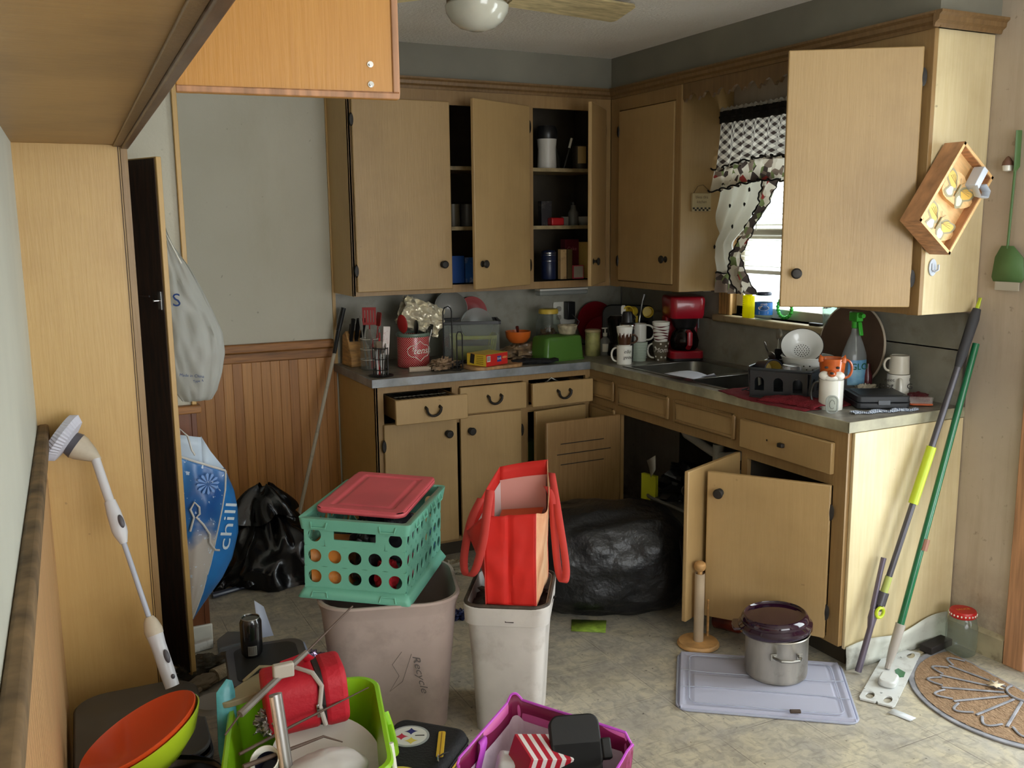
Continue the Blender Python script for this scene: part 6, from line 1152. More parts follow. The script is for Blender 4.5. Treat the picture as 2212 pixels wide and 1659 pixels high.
for nm, L_, nc, sl, M in (('end_panel', cw_, 5, (1, 4), TM(0, -cd_/2, 0)), ('end_panel', cw_, 5, (1, 4), TM(0, cd_/2, 0)), ('long_panel', cd_, 8, (0, 0), TM(-cw_/2, 0, 0, rz=PI/2)), ('long_panel', cd_, 8, (0, 0), TM(cw_/2, 0, 0, rz=PI/2))): obj(nm, holes(L_, ch_, nc, 3, sl, M), CR, t, solid=.005, smooth=False)
obj('floor_panel', MB().prism(rrect(cw_, cd_, .012), -.002, .004), CR, t)
def lipring(w_, d_, z0, z1, o0, o1):
    a = rrect(w_+o0*2, d_+o0*2, .014); b_ = rrect(w_+o1*2, d_+o1*2, .016); n = len(a); return MB().add([(x, y, z0) for x, y in a]+[(x, y, z1) for x, y in b_], [(i, (i+1) % n, n+(i+1) % n, n+i) for i in range(n)])
q = lipring(cw_, cd_, ch_-.035, ch_, .010, .016); q.add(*(lambda z: ([(x, y, z) for x, y in rrect(cw_+.032, cd_+.032, .016)]+[(x, y, z) for x, y in rrect(cw_-.004, cd_-.004, .012)], [(i, (i+1) % 24, 24+(i+1) % 24, 24+i) for i in range(24)]))(ch_)); q.add(*(lambda z: ([(x, y, z) for x, y in rrect(cw_+.020, cd_+.020, .014)]+[(x, y, z) for x, y in rrect(cw_, cd_, .012)], [(i, (i+1) % 24, 24+(i+1) % 24, 24+i) for i in range(24)]))(ch_-.035)); obj('top_rim', q, CR, t, solid=.003)
obj('foot_rim', lipring(cw_, cd_, -.006, .026, .020, .002), CR, t, solid=.003)
for s_ in (-1, 1):
    for x in (-.11, .11): obj('rim_notch', MB().tube([(x-.026, s_*(cd_/2+.017), ch_-.008), (x-.022, s_*(cd_/2+.020), ch_-.026), (x+.022, s_*(cd_/2+.020), ch_-.026), (x+.026, s_*(cd_/2+.017), ch_-.008)], .0028, 6), CR, t); obj('foot_notch', MB().tube([(x-.026, s_*(cd_/2+.020), .0), (x-.022, s_*(cd_/2+.014), .016), (x+.022, s_*(cd_/2+.014), .016), (x+.026, s_*(cd_/2+.020), .0)], .0028, 6), CR, t)
for y in (-.14, -.05, .05, .14): obj('side_notch', MB().tube([(cw_/2+.016, y-.022, ch_-.006), (cw_/2+.020, y-.018, ch_-.026), (cw_/2+.020, y+.018, ch_-.026), (cw_/2+.016, y+.022, ch_-.006)], .0026, 6), CR, t)
RC_ = Matrix.Translation((-2.119, -1.763, .466)) @ Matrix.Rotation(-.64, 4, 'Z')
def incrate(name, lab, cat, mb, m, x, y, z=0, rz=0, **k): return tag(obj(name, mb, m, M=RC_ @ TM(x, y, z, rz=rz), **k), lab, cat)
incrate('orange_carton', 'orange carton showing through the left holes of the crate', 'carton', MB().box(0, 0, .075, .11, .12, .15), mat('bright_orange', (220, 136, 60), .5, damt=.5, dark=(240, 214, 190), dscale=16), -.095, -.13, .0, smooth=False, bevel=.002)
incrate('black_pouch', 'black bag showing through the middle holes of the crate', 'bag', MB().blob((0, 0, .095), .055, .09, .10, .3, 3, 2, zmin=0), BLACKP, .012, -.10); incrate('red_bundle', 'dark red cloth bundle showing through the lower crate holes', 'cloth', MB().blob((0, 0, .05), .035, .045, .055, .3, 4, 3, zmin=0), mat('red_cloth', (170, 24, 34), .8), .085, -.15)
incrate('striped_bundle', 'dark grey bundle filling the back of the crate', 'bundle', MB().blob((0, 0, .09), .125, .085, .10, .3, 3, 8, zmin=0), mat('dark_bundle', (36, 36, 44), .7, damt=1, dark=(150, 150, 160), dscale=16), .0, .11)
incrate('magenta_toy', 'small magenta thing seen through the crate side holes', 'toy', MB().blob((0, 0, .05), .025, .03, .05, .2, 3, 4, zmin=0), mat('magenta', (190, 30, 80), .5), .128, -.055)
incrate('blue_packet', 'small blue packet at the far side holes of the crate', 'packet', MB().box(0, 0, .05, .012, .06, .10), mat('cobalt', (40, 70, 170), .4), .150, .165, bevel=.002)
PKL = mat('dusty_pink_lid', (214, 92, 100), .4, var=.12, vscale=3); t = thing('tub_lid', 'dusty pink storage lid lying on top of the green crate', 'lid', -2.092, -1.735, .716, rz=-.624, ry=.045, rx=.0)
def lid2(u, v, w_=.285, d_=.44, q=.035):
    x = (u-.5)*w_; y = (v-.5)*d_; dx = abs(x)-(w_/2-q); dy = abs(y)-(d_/2-q)
    if dx > 0 and dy > 0:
        d = math.hypot(dx, dy)
        if d > q: x = math.copysign(w_/2-q+dx*q/d, x); y = math.copysign(d_/2-q+dy*q/d, y)
    e = min(w_/2-abs(x), d_/2-abs(y)); z = .006*min(1, max(0, e)/.006)**.5+.011
    if .034 < e < .042: z += .0
    if e > .040: z -= .005*min(1, (e-.040)/.006)
    if e > .055: z += .004*min(1, (e-.055)/.006)
    if e < .002: z = .011
    return (x, y, z)
obj('top', MB().grid(lid2, 60, 90), PKL, t, ang=60); a = rrect(.285, .44, .035, 5)
obj('skirt', MB().add([(x, y, z) for z in (0, .013) for x, y in a], [(i, (i+1) % 24, 24+(i+1) % 24, 24+i) for i in range(24)]), PKL, t, solid=.003)
# red tote bag standing in the slim bin
P0 = Vector((-1.822, -2.168, .436)); UX = Vector((.80, -.60, 0)); VY = Vector((.60, .80, 0))
RT = mat('red_nonwoven', (214, 40, 32), .65, var=.06, vscale=12); RT2 = mat('tan_print_panel', (222, 182, 142), .6, var=.45, vscale=9, tint2=(196, 130, 90)); PINKIN = mat('pink_lining', (214, 150, 140), .7); STRP = mat('red_strap', (204, 66, 60), .7)
t = thing('tote_bag', 'bright red tote bag with looping handles standing in the slim white bin', 'tote bag', *P0); BW, BD = .158, .255
cor = lambda x, y, z: tuple(UX*x+VY*y+Vector((0, 0, z)))
fl, fr, rl, rr_ = .282, .300, .375, .405   # top heights of the four corners
def lerp(a, b2, f): return a+(b2-a)*f
def front(u, v): h = lerp(fl, fr, u)-.0*math.sin(PI*u); cre = .010*math.exp(-((u-.47)/.05)**2); return cor(lerp(-BW/2, BW/2, u), -.008*math.sin(PI*v)+cre+.006*mnoise.noise(Vector((u*4, v*4, 0))), h*v)
def rightp(u, v): h = lerp(fr, rr_, u**.8)-.075*math.sin(PI*u)**1.0; return cor(BW/2+.020*math.sin(PI*u)*v+.004*mnoise.noise(Vector((u*4, v*5, 2))), BD*u, h*v)
def leftp(u, v): h = lerp(fl, rl, u**.8)-.13*math.sin(PI*u)**1.1; return cor(-BW/2-.085*math.sin(PI*u)*v, BD*u, h*v)
def backp(u, v): h = lerp(rl, rr_, u); return cor(lerp(-BW/2, BW/2, u), BD+.012*math.sin(PI*u)*v, h*v)
obj('gusset', MB().grid(front, 20, 24), RT, t, solid=.002); obj('gusset', MB().grid(backp, 12, 16), RT, t, solid=.002); obj('side_panel', MB().grid(rightp, 20, 20), RT2, t, solid=.002); obj('side_panel', MB().grid(leftp, 20, 20), RT, t, solid=.002)
obj('bag_bottom', MB().add([cor(-BW/2, 0, .003), cor(BW/2, 0, .003), cor(BW/2, BD, .003), cor(-BW/2, BD, .003)], [(0, 1, 2, 3)]), RT, t, solid=.002)
def inn(fn, dx, dy): return lambda u, v: tuple(Vector(fn(u, .30+.58*v))+UX*dx+VY*dy)
obj('lining', MB().grid(inn(backp, 0, -.004), 10, 10), PINKIN, t); obj('lining', MB().grid(inn(rightp, -.005, 0), 16, 10), mat('print_lining', (206, 120, 96), .6, damt=.9, dark=(170, 176, 160), dscale=20), t); obj('lining', MB().grid(inn(leftp, .005, 0), 16, 10), mat('white_lining', (216, 196, 196), .7), t)
obj('inner_card', MB().add([cor(-BW/2+.008, .012, .20), cor(BW/2-.008, .012, .215), cor(BW/2-.01, BD-.02, .25), cor(-BW/2+.01, BD-.02, .235)], [(0, 1, 2, 3)]), mat('rust_card', (186, 74, 34), .6), t)
[obj('hem_piping', MB().tube([fn(u_, k/10) for k in range(11)], .0022, 6), STRP, t) for fn, u_ in ((front, 0), (front, 1), (rightp, 1))]
def strap(pts, w_=.016):
    n = 40; mb = MB(); vs = []; P_ = [Vector(p) for p in pts]
    for k in range(n+1):
        s_ = k/n*(len(P_)-1); i = min(int(s_), len(P_)-2); f = s_-i; g = lambda j: P_[max(0, min(len(P_)-1, j))]
        p = .5*((2*g(i))+(-g(i-1)+g(i+1))*f+(2*g(i-1)-5*g(i)+4*g(i+1)-g(i+2))*f*f+(-g(i-1)+3*g(i)-3*g(i+1)+g(i+2))*f**3)
        vs += [tuple(p-UX*w_*.85+VY*w_*.25), tuple(p+UX*w_*.85-VY*w_*.25)]
    return mb.add(vs, [(2*i, 2*i+2, 2*i+3, 2*i+1) for i in range(n)])
obj('handle_strap', strap([cor(-.070, .02, .20), cor(-.060, .0, .33), cor(-.055, -.03, .375), cor(-.062, -.05, .31), cor(-.075, -.05, .22), cor(-.105, -.03, .12), cor(-.145, .02, .085), cor(-.165, .08, .12), cor(-.155, .14, .22), cor(-.125, .17, .29)]), STRP, t, solid=.002)
obj('handle_strap', strap([cor(.085, .20, .33), cor(.105, .17, .30), cor(.120, .12, .20), cor(.140, .06, .10), cor(.160, .03, .075), cor(.165, .05, .12), cor(.130, .14, .26), cor(.098, .22, .37)], .014), STRP, t, solid=.002)
# big black bag by the sink doors
BG = mat('black_refuse_plastic', (15, 16, 19), .40, bump=.8, bscale=22); BG2 = mat('shiny_refuse_plastic', (13, 14, 17), .2, bump=.5, bscale=9); BG.node_tree.nodes['Principled BSDF'].inputs['Specular IOR Level'].default_value = .6
def bigb(u, v):
    a = 2*PI*u; s_ = 2*v-1; r = (1-abs(s_)**5)**.5 if abs(s_) < 1 else 0; f = 1+.06*mnoise.noise(Vector((math.cos(a)*2, math.sin(a)*2, s_*3)))+.05*mnoise.noise(Vector((math.cos(a)*6, math.sin(a)*6, s_*2.5)))+.03*math.sin(a*14+s_*2)*max(0, abs(s_)-.6)*2
    ca, sa = [math.copysign(abs(q)**.75, q) for q in (math.cos(a), math.sin(a))]; return (s_*.345+.03*mnoise.noise(Vector((a, s_, 4))), r*.235*ca*f, max(.003, .215+r*.225*sa*f))
t = thing('refuse_bag', 'huge full black refuse bag lying before the open sink doors', 'bag', -.985, -1.405, 0, rz=-.42); obj('bag_body', MB().grid(bigb, 72, 44, closeu=True), BG, t, ang=70)
def knot(u, v): a = 2*PI*u; r = .03+.055*v*(1+.35*math.sin(a*5+2)); return (.27+.03*v+.012*math.cos(a), -.20-.035*v+r*math.cos(a)*.5, .34-.27*v+r*.5*math.sin(a)+.01*math.sin(a*7))
obj('tied_neck', MB().grid(knot, 40, 16, closeu=True), BG, t)
# black bag in the back left corner
t = thing('refuse_bag', 'rumpled black refuse bag against the wainscot beside the mop', 'bag', -2.13, -.385, 0)
def gb(u, v):
    a = 2*PI*u; b2 = v; r = .235*(1-b2**2.2)**.6 if b2 < 1 else 0; r = r*(1+.22*mnoise.noise(Vector((math.cos(a)*1.6, math.sin(a)*1.6, b2*2)))+.10*mnoise.noise(Vector((math.cos(a)*5, math.sin(a)*5, b2*5)))); k = .36+.06*math.cos(a-2.6)
    return (r*math.cos(a)*1.0-.05*b2, r*math.sin(a)*.9, .003+k*b2+.05*mnoise.noise(Vector((math.cos(a)*3, math.sin(a)*3, b2*4+7)))*min(1, b2*2))
obj('bag_body', MB().grid(gb, 72, 30, closeu=True), BG2, t, ang=70)
def peak(u, v): a = 2*PI*u; r = .13*(1-v)**.6*(1+.25*math.sin(a*7+v*3))+.03; return (-.09+r*math.cos(a)+.02*v, -.02+r*.7*math.sin(a), .30+.13*v+.02*math.sin(a*4))
obj('gathered_top', MB().grid(peak, 48, 12, closeu=True), BG2, t, ang=70)
def flapf(u, v): return (-.33+.22*u, -.10-.05*v+.03*math.sin(u*7), .003+(.26*u+.02*math.sin(v*12+u*8))*(1-v*.85)+.02*abs(mnoise.noise(Vector((u*5, v*5, 1)))))
obj('loose_flap', MB().grid(flapf, 24, 24), BG2, t, ang=70)
tag(obj('cream_sheet', MB().prism([(-.10, -.03), (.10, .0), (.12, .12), (-.08, .10)], 0, .006), mat('cream_board', (196, 184, 142), .6, damt=.4), M=TM(-2.385, -.43, .001)), 'cream board scrap on the floor left of the rumpled black bag', 'board')
tag(obj('rolled_plastic', MB().tube([(-.09, -.02, .014), (0, .0, .016), (.08, .03, .012)], [.016, .014, .010], 10, flat=(1, .8)), mat('slate_plastic', (58, 64, 80), .3), M=TM(-2.385, -.535, .002)), 'rolled slate blue plastic strip before the cream board', 'plastic roll')
tag(obj('plastic_bag_scrap', MB().blob((0, 0, .02), .07, .05, .03, .8, 3, 9, zmin=.001), mat('milky_scrap', (150, 144, 124), .3, bump=.6, bscale=40), M=TM(-1.42, -.75, .001)), 'crumpled milky bag on the floor behind the bins', 'bag')
tag(obj('blue_wrapper', MB().blob((0, 0, .012), .03, .03, .02, .8, 3, 19, zmin=.001), mat('navy_wrapper', (30, 36, 70), .4), M=TM(-1.60, -1.25, .001)), 'small navy wrapper on the floor between the two bins', 'wrapper')
# ---------------------------------------------------------------- bags hung on the pantry door
WB = glassmat('white_grocery_plastic', (225, 228, 228), .72, .25, (214, 216, 210)); 
t = thing('grocery_bag', 'white plastic grocery bag hanging on the open pantry door', 'bag', -2.655, -1.24, 1.62)
prof = ((0, .004, 0), (.10, .012, .005), (.20, .045, .01), (.30, .066, .03), (.42, .085, .035), (.52, .098, .050), (.62, .100, .055), (.72, .085, .052), (.80, .070, .045), (.84, .05, .03))
def pr_(v, k):
    for a, b2 in zip(prof, prof[1:]):
        if v <= b2[0]/.84+1e-9: f = (v-a[0]/.84)/((b2[0]-a[0])/.84); return a[k]+(b2[k]-a[k])*f
    return prof[-1][k]
def gbag(u, v):
    w_ = pr_(v, 1); d_ = max(.006, pr_(v, 2)); a = 2*PI*u; f = 1+.12*mnoise.noise(Vector((math.cos(a)*3, math.sin(a)*3, v*2)))+.05*math.sin(a*9+v*3)*(1-v*.6)
    return (.075*min(1, v*1.6)+w_*math.cos(a)*f, d_*math.sin(a)*f+.012*mnoise.noise(Vector((math.cos(a)*4, math.sin(a)*4, v*9))), -.615*v)
obj('bag_body', MB().grid(gbag, 56, 40, closeu=True).add([gbag(i/56, 1) for i in range(56)], [tuple(range(56))]), WB, t, ang=70); obj('handle_loop', MB().tube([(-.02, .0, -.0), (-.004, -.004, .04), (.01, -.004, -.04), (.05, -.02, -.14)], [.0012, .0012, .0016, .003], 5), WHITEC, t)
obj('printed_word', textmb('GS', .062, M=TM(.000, -.050, -.262, rz=-.25)), mat('print_navy', (28, 60, 120), .5), t); mb = textmb('Made in China', .014, M=TM(.055, -.060, -.52, rz=0, ry=.15)); textmb('Type A', .012, mb, M=TM(.075, -.058, -.54)); obj('small_print', mb, MATS['print_navy'], t)
t = thing('gift_bag', 'blue winter gift bag with snowflake hanging low on the pantry door', 'bag', -2.60, -1.20, .86)
m, nt, L, b = nodemat('winter_blue_print', .3); o_ = coords(nt); s = sep(nt, o_)
c = mix_(nt, noise_(nt, o_, 5, 3), (24, 70, 140), (60, 130, 190)); pale = noise_(nt, coords(nt, (1, 1, .7)), 7, 1, .4, .54, .57); 
fz = nd(nt, 'ShaderNodeMapRange'); L.new(math_(nt, 'ADD', s[2], math_(nt, 'MULTIPLY', noise_(nt, o_, 9, 3), .10)), fz.inputs[0]); fz.inputs[1].default_value = -.27; fz.inputs[2].default_value = -.34
lf_ = nd(nt, 'ShaderNodeMapRange'); L.new(s[0], lf_.inputs[0]); lf_.inputs[1].default_value = .075; lf_.inputs[2].default_value = .06
c = mix_(nt, math_(nt, 'MULTIPLY', fz.outputs[0], lf_.outputs[0]), c, (196, 188, 178)); c = mix_(nt, math_(nt, 'MULTIPLY', noise_(nt, o_, 60, 2, .5, .66, .7), .8), c, (210, 225, 240)); L.new(c, b.inputs['Base Color']); WP = m
PW = mat('pearl_seam', (206, 204, 198), .4)
def tab(T_, v):
    k = v*(len(T_)-1); a = min(int(k), len(T_)-2); f = k-a; return [T_[a][q]*(1-f)+T_[a+1][q]*f for q in range(len(T_[0]))]
SEAM = [(.103, -.123), (.097, -.195), (.082, -.262), (.056, -.362), (.029, -.462), (-.004, -.561), (-.045, -.655)]; OUT = [(.110, -.128), (.140, -.218), (.149, -.290), (.146, -.379), (.118, -.475), (.077, -.547), (-.035, -.68)]
def gf(u, v): x, z = tab(SEAM, v); zt_ = -.048-.075*u; zb_ = z if u > .99 else None; return (-.060+(x+.060)*u, -.035-.02*math.sin(PI*u)*math.sin(PI*v)+.006*mnoise.noise(Vector((u*4, v*6, 0))), z+(1-u)*.075*(1-v))
def gs(u, v): x0_, z0_ = tab(SEAM, v); x1_, z1_ = tab(OUT, v); return (x0_+(x1_-x0_)*u, -.035+.07*u-.012*math.sin(PI*u), z0_+(z1_-z0_)*u)
obj('front_panel', MB().grid(gf, 24, 40), WP, t, solid=.002); obj('side_panel', MB().grid(gs, 10, 40), mat('deep_sky', (40, 120, 190), .3, var=.2), t, solid=.002)
obj('seam', MB().tube([gf(1, k/30) for k in range(31)], .0035, 6).tube([gf(k/12, 0) for k in range(13)], .0045, 6), PW, t)
def gbk(u, v): return (-.05+.085*u+.0, .03, .015-.20*v-.02*u)
obj('back_panel', MB().grid(gbk, 6, 6).add([(.035, .03, .0), (.065, .03, -.06), (.11, .03, -.13), (.035, .03, -.2)], [(0, 1, 2, 3)]), mat('pale_inside', (190, 205, 220), .4), t, solid=.002); obj('bag_handle', MB().tube([(-.05, -.04, -.01), (-.045, -.04, .05), (-.02, -.045, .02), (-.01, -.045, -.03), (.0, -.045, -.05)], .007, 8, flat=(1, .5)), PW, t)
mb = MB(); cx, cz = .035, -.155
for k in range(12):
    a = PI*k/6; d = Vector((math.cos(a), 0, math.sin(a))); n_ = Vector((-math.sin(a), 0, math.cos(a))); o0 = Vector((cx, -.064, cz)); mb.add([tuple(o0+d*.006), tuple(o0+d*.034+n_*.005), tuple(o0+d*.040), tuple(o0+d*.034-n_*.005)], [(0, 1, 2, 3)])
obj('snowflake', mb, mat('flake_blue', (120, 160, 220), .4), t, smooth=False)
obj('bear_outline', MB().tube([(-.035, -.060, -.32), (-.02, -.066, -.27), (-.03, -.066, -.24), (-.015, -.064, -.215), (.0, -.066, -.235), (.0, -.067, -.26), (-.012, -.067, -.27), (.01, -.068, -.30), (.03, -.068, -.34), (.028, -.068, -.37), (.045, -.067, -.40), (.06, -.064, -.405)], .004, 6), PW, t)
mb = textmb('chill', .062, M=TM(.100, -.033, -.330, rz=.25) @ Matrix.Rotation(math.radians(-76), 4, 'Y'), wid=.17); obj('printed_word', mb, mat('letter_pale', (210, 226, 236), .5), t)
# ---------------------------------------------------------------- electric scrubber
SW = mat('scrubber_white', (206, 206, 210), .35); SGD = mat('scrubber_grey', (88, 86, 92), .4); SB = mat('scrubber_beige', (196, 184, 164), .5, damt=.4)
t = thing('spin_scrubber', 'white electric spin scrubber with bristle head leaning on the yellow panel', 'scrubber', -2.80, -1.96, .30)
def sp(x, y, z): return Vector((x+2.80, y+1.96, z-.30))
A_, B_ = sp(-2.80, -1.96, .31), sp(-2.945, -1.70, .965); dv = (B_-A_)
def al(f): return tuple(A_+dv*f)
obj('lower_body', MB().tube([al(0), al(.06), al(.17), al(.22), al(.235)], [.020, .021, .021, .024, .018], 16), SW, t); obj('grey_collar', MB().tube([al(.215), al(.235), al(.27), al(.29)], [.025, .026, .020, .012], 16), SB, t)
obj('rod', MB().tube([al(.28), al(.62)], .0075, 12), mat('scrubber_rod', (176, 182, 196), .3), t); obj('upper_body', MB().tube([al(.60), al(.64), al(.66), al(.73), al(.78)], [.010, .020, .022, .020, .016], 16), SW, t); obj('neck', MB().tube([al(.77), al(.96)], .013, 12), SW, t)
for f in (.135, .70): 
    M_ = Matrix.Translation(Vector(al(f))+Vector((.012, -.022, 0))) @ dv.to_track_quat('Z', 'Y').to_matrix().to_4x4(); obj('switch', MB().blob((0, 0, 0), .008, .008, .020, 0), SGD, t, M=M_)
M_ = Matrix.Translation(Vector(al(.05))+Vector((.010, -.020, 0))); obj('button', MB().blob((0, 0, 0), .006, .004, .008, 0), SGD, t, M=M_)
H0 = Vector(al(.97)); H1 = sp(-3.020, -1.685, 1.005); hd = (H1-H0).normalized()
obj('head_cone', MB().tube([H0+Vector((.012, 0, -.012)), H0+hd*.01, H0+hd*.045, H0+hd*.060], [.008, .022, .036, .038], 20), SB, t); obj('grey_ring', MB().tube([H0+hd*.058, H0+hd*.085], [.039, .033], 20), SGD, t)
Q = (hd).to_track_quat('Z', 'Y').to_matrix().to_4x4(); MQ = Matrix.Translation(H0+hd*.078) @ Q; mb = MB(); n = 90; vs = []
for i in range(n):
    a = 2*PI*i/n; k = 1 if i % 2 else .95
    vs += [(.030*math.cos(a), .030*math.sin(a), -.002), (.066*k*math.cos(a), .066*k*math.sin(a), .006), (.078*k*math.cos(a), .078*k*math.sin(a), .026), (.066*k*math.cos(a), .066*k*math.sin(a), .044), (0, 0, .048)]
mb.add(vs, [(5*i+j, 5*((i+1) % n)+j, 5*((i+1) % n)+j+1, 5*i+j+1) for i in range(n) for j in range(4)], M=MQ); obj('bristle_head', mb, mat('bristle_white2', (200, 200, 212), .7), t, smooth=False)
# ---------------------------------------------------------------- heap in the lower left
GB = mat('dim_grey_bin', (72, 70, 66), .5, var=.1); t = thing('grey_tub', 'dark storage tub with grey lid at the foot of the yellow panel', 'tub', -2.895, -2.02, 0, rz=-.04)
obj('tub', binmesh(.29, .40, .33, .46, .235, .05, .006), mat('dark_tub', (40, 40, 42), .5), t); obj('tub_lid', MB().prism(rrect(.335, .47, .09, 7), .237, .251), GB, t, bevel=.004); obj('lid_button', MB().cyl((-.12, -.14, .251), (-.12, -.14, .255), .012), INK, t)
def bowlp(R_, h): return [(0, 0), (R_*.35, 0), (R_*.45, .004), (R_*.78, h*.45), (R_*.97, h*.9), (R_, h), (R_*.985, h+.002), (R_*.95, h*.9), (R_*.75, h*.45+.004), (R_*.4, .010), (0, .008)]
bxm = TM(-2.885, -2.385, .325) @ Matrix.Rotation(-.42, 4, 'Y') @ Matrix.Rotation(-.12, 4, 'X')
tag(obj('mixing_bowl', MB().lathe(bowlp(.152, .085), 56), mat('lime_bowl', (168, 192, 40), .25, coat=.3), ang=60, M=bxm), 'lime green mixing bowl nested beneath the orange bowl', 'bowl')
tag(obj('mixing_bowl', MB().lathe(bowlp(.148, .080), 56), mat('orange_red_bowl', (206, 74, 30), .3, coat=.2), ang=60, M=bxm @ TM(0, 0, .016)), 'orange red mixing bowl tilted on top of the lime bowl', 'bowl')
t = thing('stock_pot', 'shiny black enamel pot under the tilted nested bowls', 'pot', -2.885, -2.41, 0); t.scale = (.9, .9, 1); lobj('pot_body', [(0, 0), (.15, 0), (.165, .02), (.168, .26), (.172, .27), (.165, .272), (.155, .26), (.15, .02), (0, .02)], mat('black_enamel_gloss', (16, 16, 17), .15, coat=.6), t, 48)
tag(obj('frying_pan_lid', MB().lathe([(0, .012), (.05, .012), (.055, .004), (.062, 0), (0, 0)], 32), mat('grey_disc', (100, 96, 90), .5), M=TM(-2.715, -2.14, .318)), 'small grey round disc beside the orange bowl', 'disc')
BS = mat('flat_black', (26, 26, 24), .55); t = thing('step_stool', 'black plastic box with charcoal top panel behind the lime basket', 'box', -2.53, -1.965, 0, rz=-.12)
obj('box_body', binmesh(.19, .24, .215, .27, .315, .035, .004), mat('charcoal_box', (46, 45, 43), .45), t); obj('top_panel', MB().prism(rrect(.235, .285, .045, 6), .312, .328), mat('grey_lip', (64, 62, 60), .4), t, bevel=.004); obj('inset', MB().prism(rrect(.185, .235, .035, 6), .328, .3295), BS, t); obj('blue_edge', MB().tube([(.119, -.10, .322), (.120, 0, .322), (.118, .10, .322)], .005, 8), mat('steel_blue', (150, 164, 190), .3), t)
t = thing('beverage_can', 'black energy drink can standing on the black plastic box', 'can', -2.563, -1.905, .330, rx=.03); lobj('can', [(0, .0), (.024, 0), (.031, .010), (.032, .018), (.032, .108), (.027, .119), (.026, .122), (.024, .118), (0, .118)], mat('gloss_black_can', (18, 18, 20), .2, coat=.6), t); obj('silver_rim', MB().tube([(.0265*math.cos(2*PI*i/28), .0265*math.sin(2*PI*i/28), .121) for i in range(28)], .0012, 6, closed=True), STEEL, t)
vb = view(-2.563, -1.905); obj('barcode', MB().lathe([(.0325, .012), (.0325, .042)], 8, a0=vb-.35, a1=vb+.45), mat('barcode_grey', (120, 118, 112), .5), t)
mb = MB()
for k in range(8): mb.lathe([(.0328, .014), (.0328, .040)], 1, a0=vb-.3+k*.09, a1=vb-.3+k*.09+.04)
obj('bar_lines', mb, INK, t)
tag(obj('white_card', MB().add([(-2.52, -1.80, .331), (-2.475, -1.80, .331), (-2.495, -1.77, .42), (-2.525, -1.78, .45)], [(0, 1, 2, 3)]), mat('blue_white_card', (180, 190, 210), .5), solid=.002), 'white plastic tag standing behind the black can', 'tag')
tag(obj('clamshell', MB().prism([(-.06, -.06), (.06, -.04), (.08, .05), (.0, .09), (-.05, .03)], 0, .03), glassmat('clamshell_plastic', (200, 204, 206), .45, .1, (150, 152, 154)), bevel=.006, M=TM(-2.49, -1.09, .002)), 'clear grey clamshell pack at the partition foot', 'pack')
tag(obj('plaster_chunk', MB().box(0, 0, .018, .11, .03, .036), mat('dirty_plaster', (196, 194, 186), .8, damt=.8, dark=(70, 60, 50), dscale=14), bevel=.006, M=TM(-2.61, -1.065, .002, rz=.25)), 'white broken plaster strip at the partition foot', 'plaster')
tag(obj('crumpled_film', MB().blob((0, 0, .02), .09, .06, .028, .9, 3, 31, zmin=.001), glassmat('dull_film', (180, 178, 170), .5, .12, (110, 104, 92)), M=TM(-2.61, -1.26, .001)), 'crumpled clear film on the floor by the pantry door', 'film')
t = thing('work_glove', 'off white knitted glove cuff lying by the pantry door', 'glove', -2.60, -1.36, .0, rz=.5); KN = mat('knit_cream', (190, 176, 150), .95, bump=.8, bscale=120)
obj('cuff', MB().tube([(0, 0, .03), (.045, 0, .032), (.075, 0, .030)], [.030, .027, .030], 14, flat=(1, .8)), KN, t); mb = MB().blob((-.05, 0, .026), .06, .035, .024, .2, 3, 2)
for k in range(5): mb.tube([(-.08, -.026+.013*k, .02), (-.125-.01*(k in (1, 2, 3)), -.034+.017*k, .014), (-.145-.012*(k in (1, 2, 3)), -.036+.018*k, .010)], [.010, .009, .007], 8)
obj('hand', mb, mat('dusty_glove', (130, 116, 96), .9), t)
# lime basket and its load
LG = mat('lime_green_plastic', (140, 196, 30), .28, coat=.2); t = thing('handled_basket', 'lime green plastic handled basket heaped with odds and ends', 'basket', -2.555, -2.52, 0, rz=-.24)
def bask():
    mb = binmesh(.28, .36, .36, .46, .40, .06, .012); return mb
obj('basket_body', bask(), LG, t); obj('handle_grip', MB().tube([(.195, -.08, .37), (.205, -.06, .34), (.208, 0, .33), (.205, .06, .34), (.195, .08, .37)], .011, 10), LG, t); obj('white_peg', MB().tube([(.192, -.12, .40), (.200, -.13, .32), (.204, -.135, .26)], .006, 8), WHITEC, t)
t = thing('cooler_bag', 'red zip lunch cooler lying on its side in the lime basket', 'lunch bag'); t.matrix_basis = TM(-2.635, -2.42, .435, rz=-.10) @ Matrix.Rotation(PI/2-.06, 4, 'Y'); RN = mat('red_nylon', (180, 22, 40), .6, bump=.2, bscale=90)
obj('cooler_body', MB().prism(rrect(.150, .145, .045, 6), 0, .130), RN, t, bevel=.012, bseg=3); obj('cooler_lid', MB().prism(rrect(.156, .150, .045, 6), .138, .200), RN, t, bevel=.014, bseg=3); obj('zipper_band', MB().prism(rrect(.146, .141, .042, 6), .128, .142), INK, t)
SLP = mat('silver_piping', (176, 168, 160), .4); obj('grey_piping', MB().tube([(.055, -.074, .135), (.0, -.080, .125), (-.05, -.078, .135), (-.075, -.05, .12), (-.078, .0, .08)], .006, 8), SLP, t)
obj('zip_pull', MB().box(.01, -.083, .120, .034, .004, .007), CHROME, t, bevel=.001); obj('carry_strap', MB().tube([(-.078, -.03, .03), (-.098, -.01, .05), (-.098, .01, .11), (-.078, .02, .125)], .009, 8, flat=(1.6, .4)), RN, t)
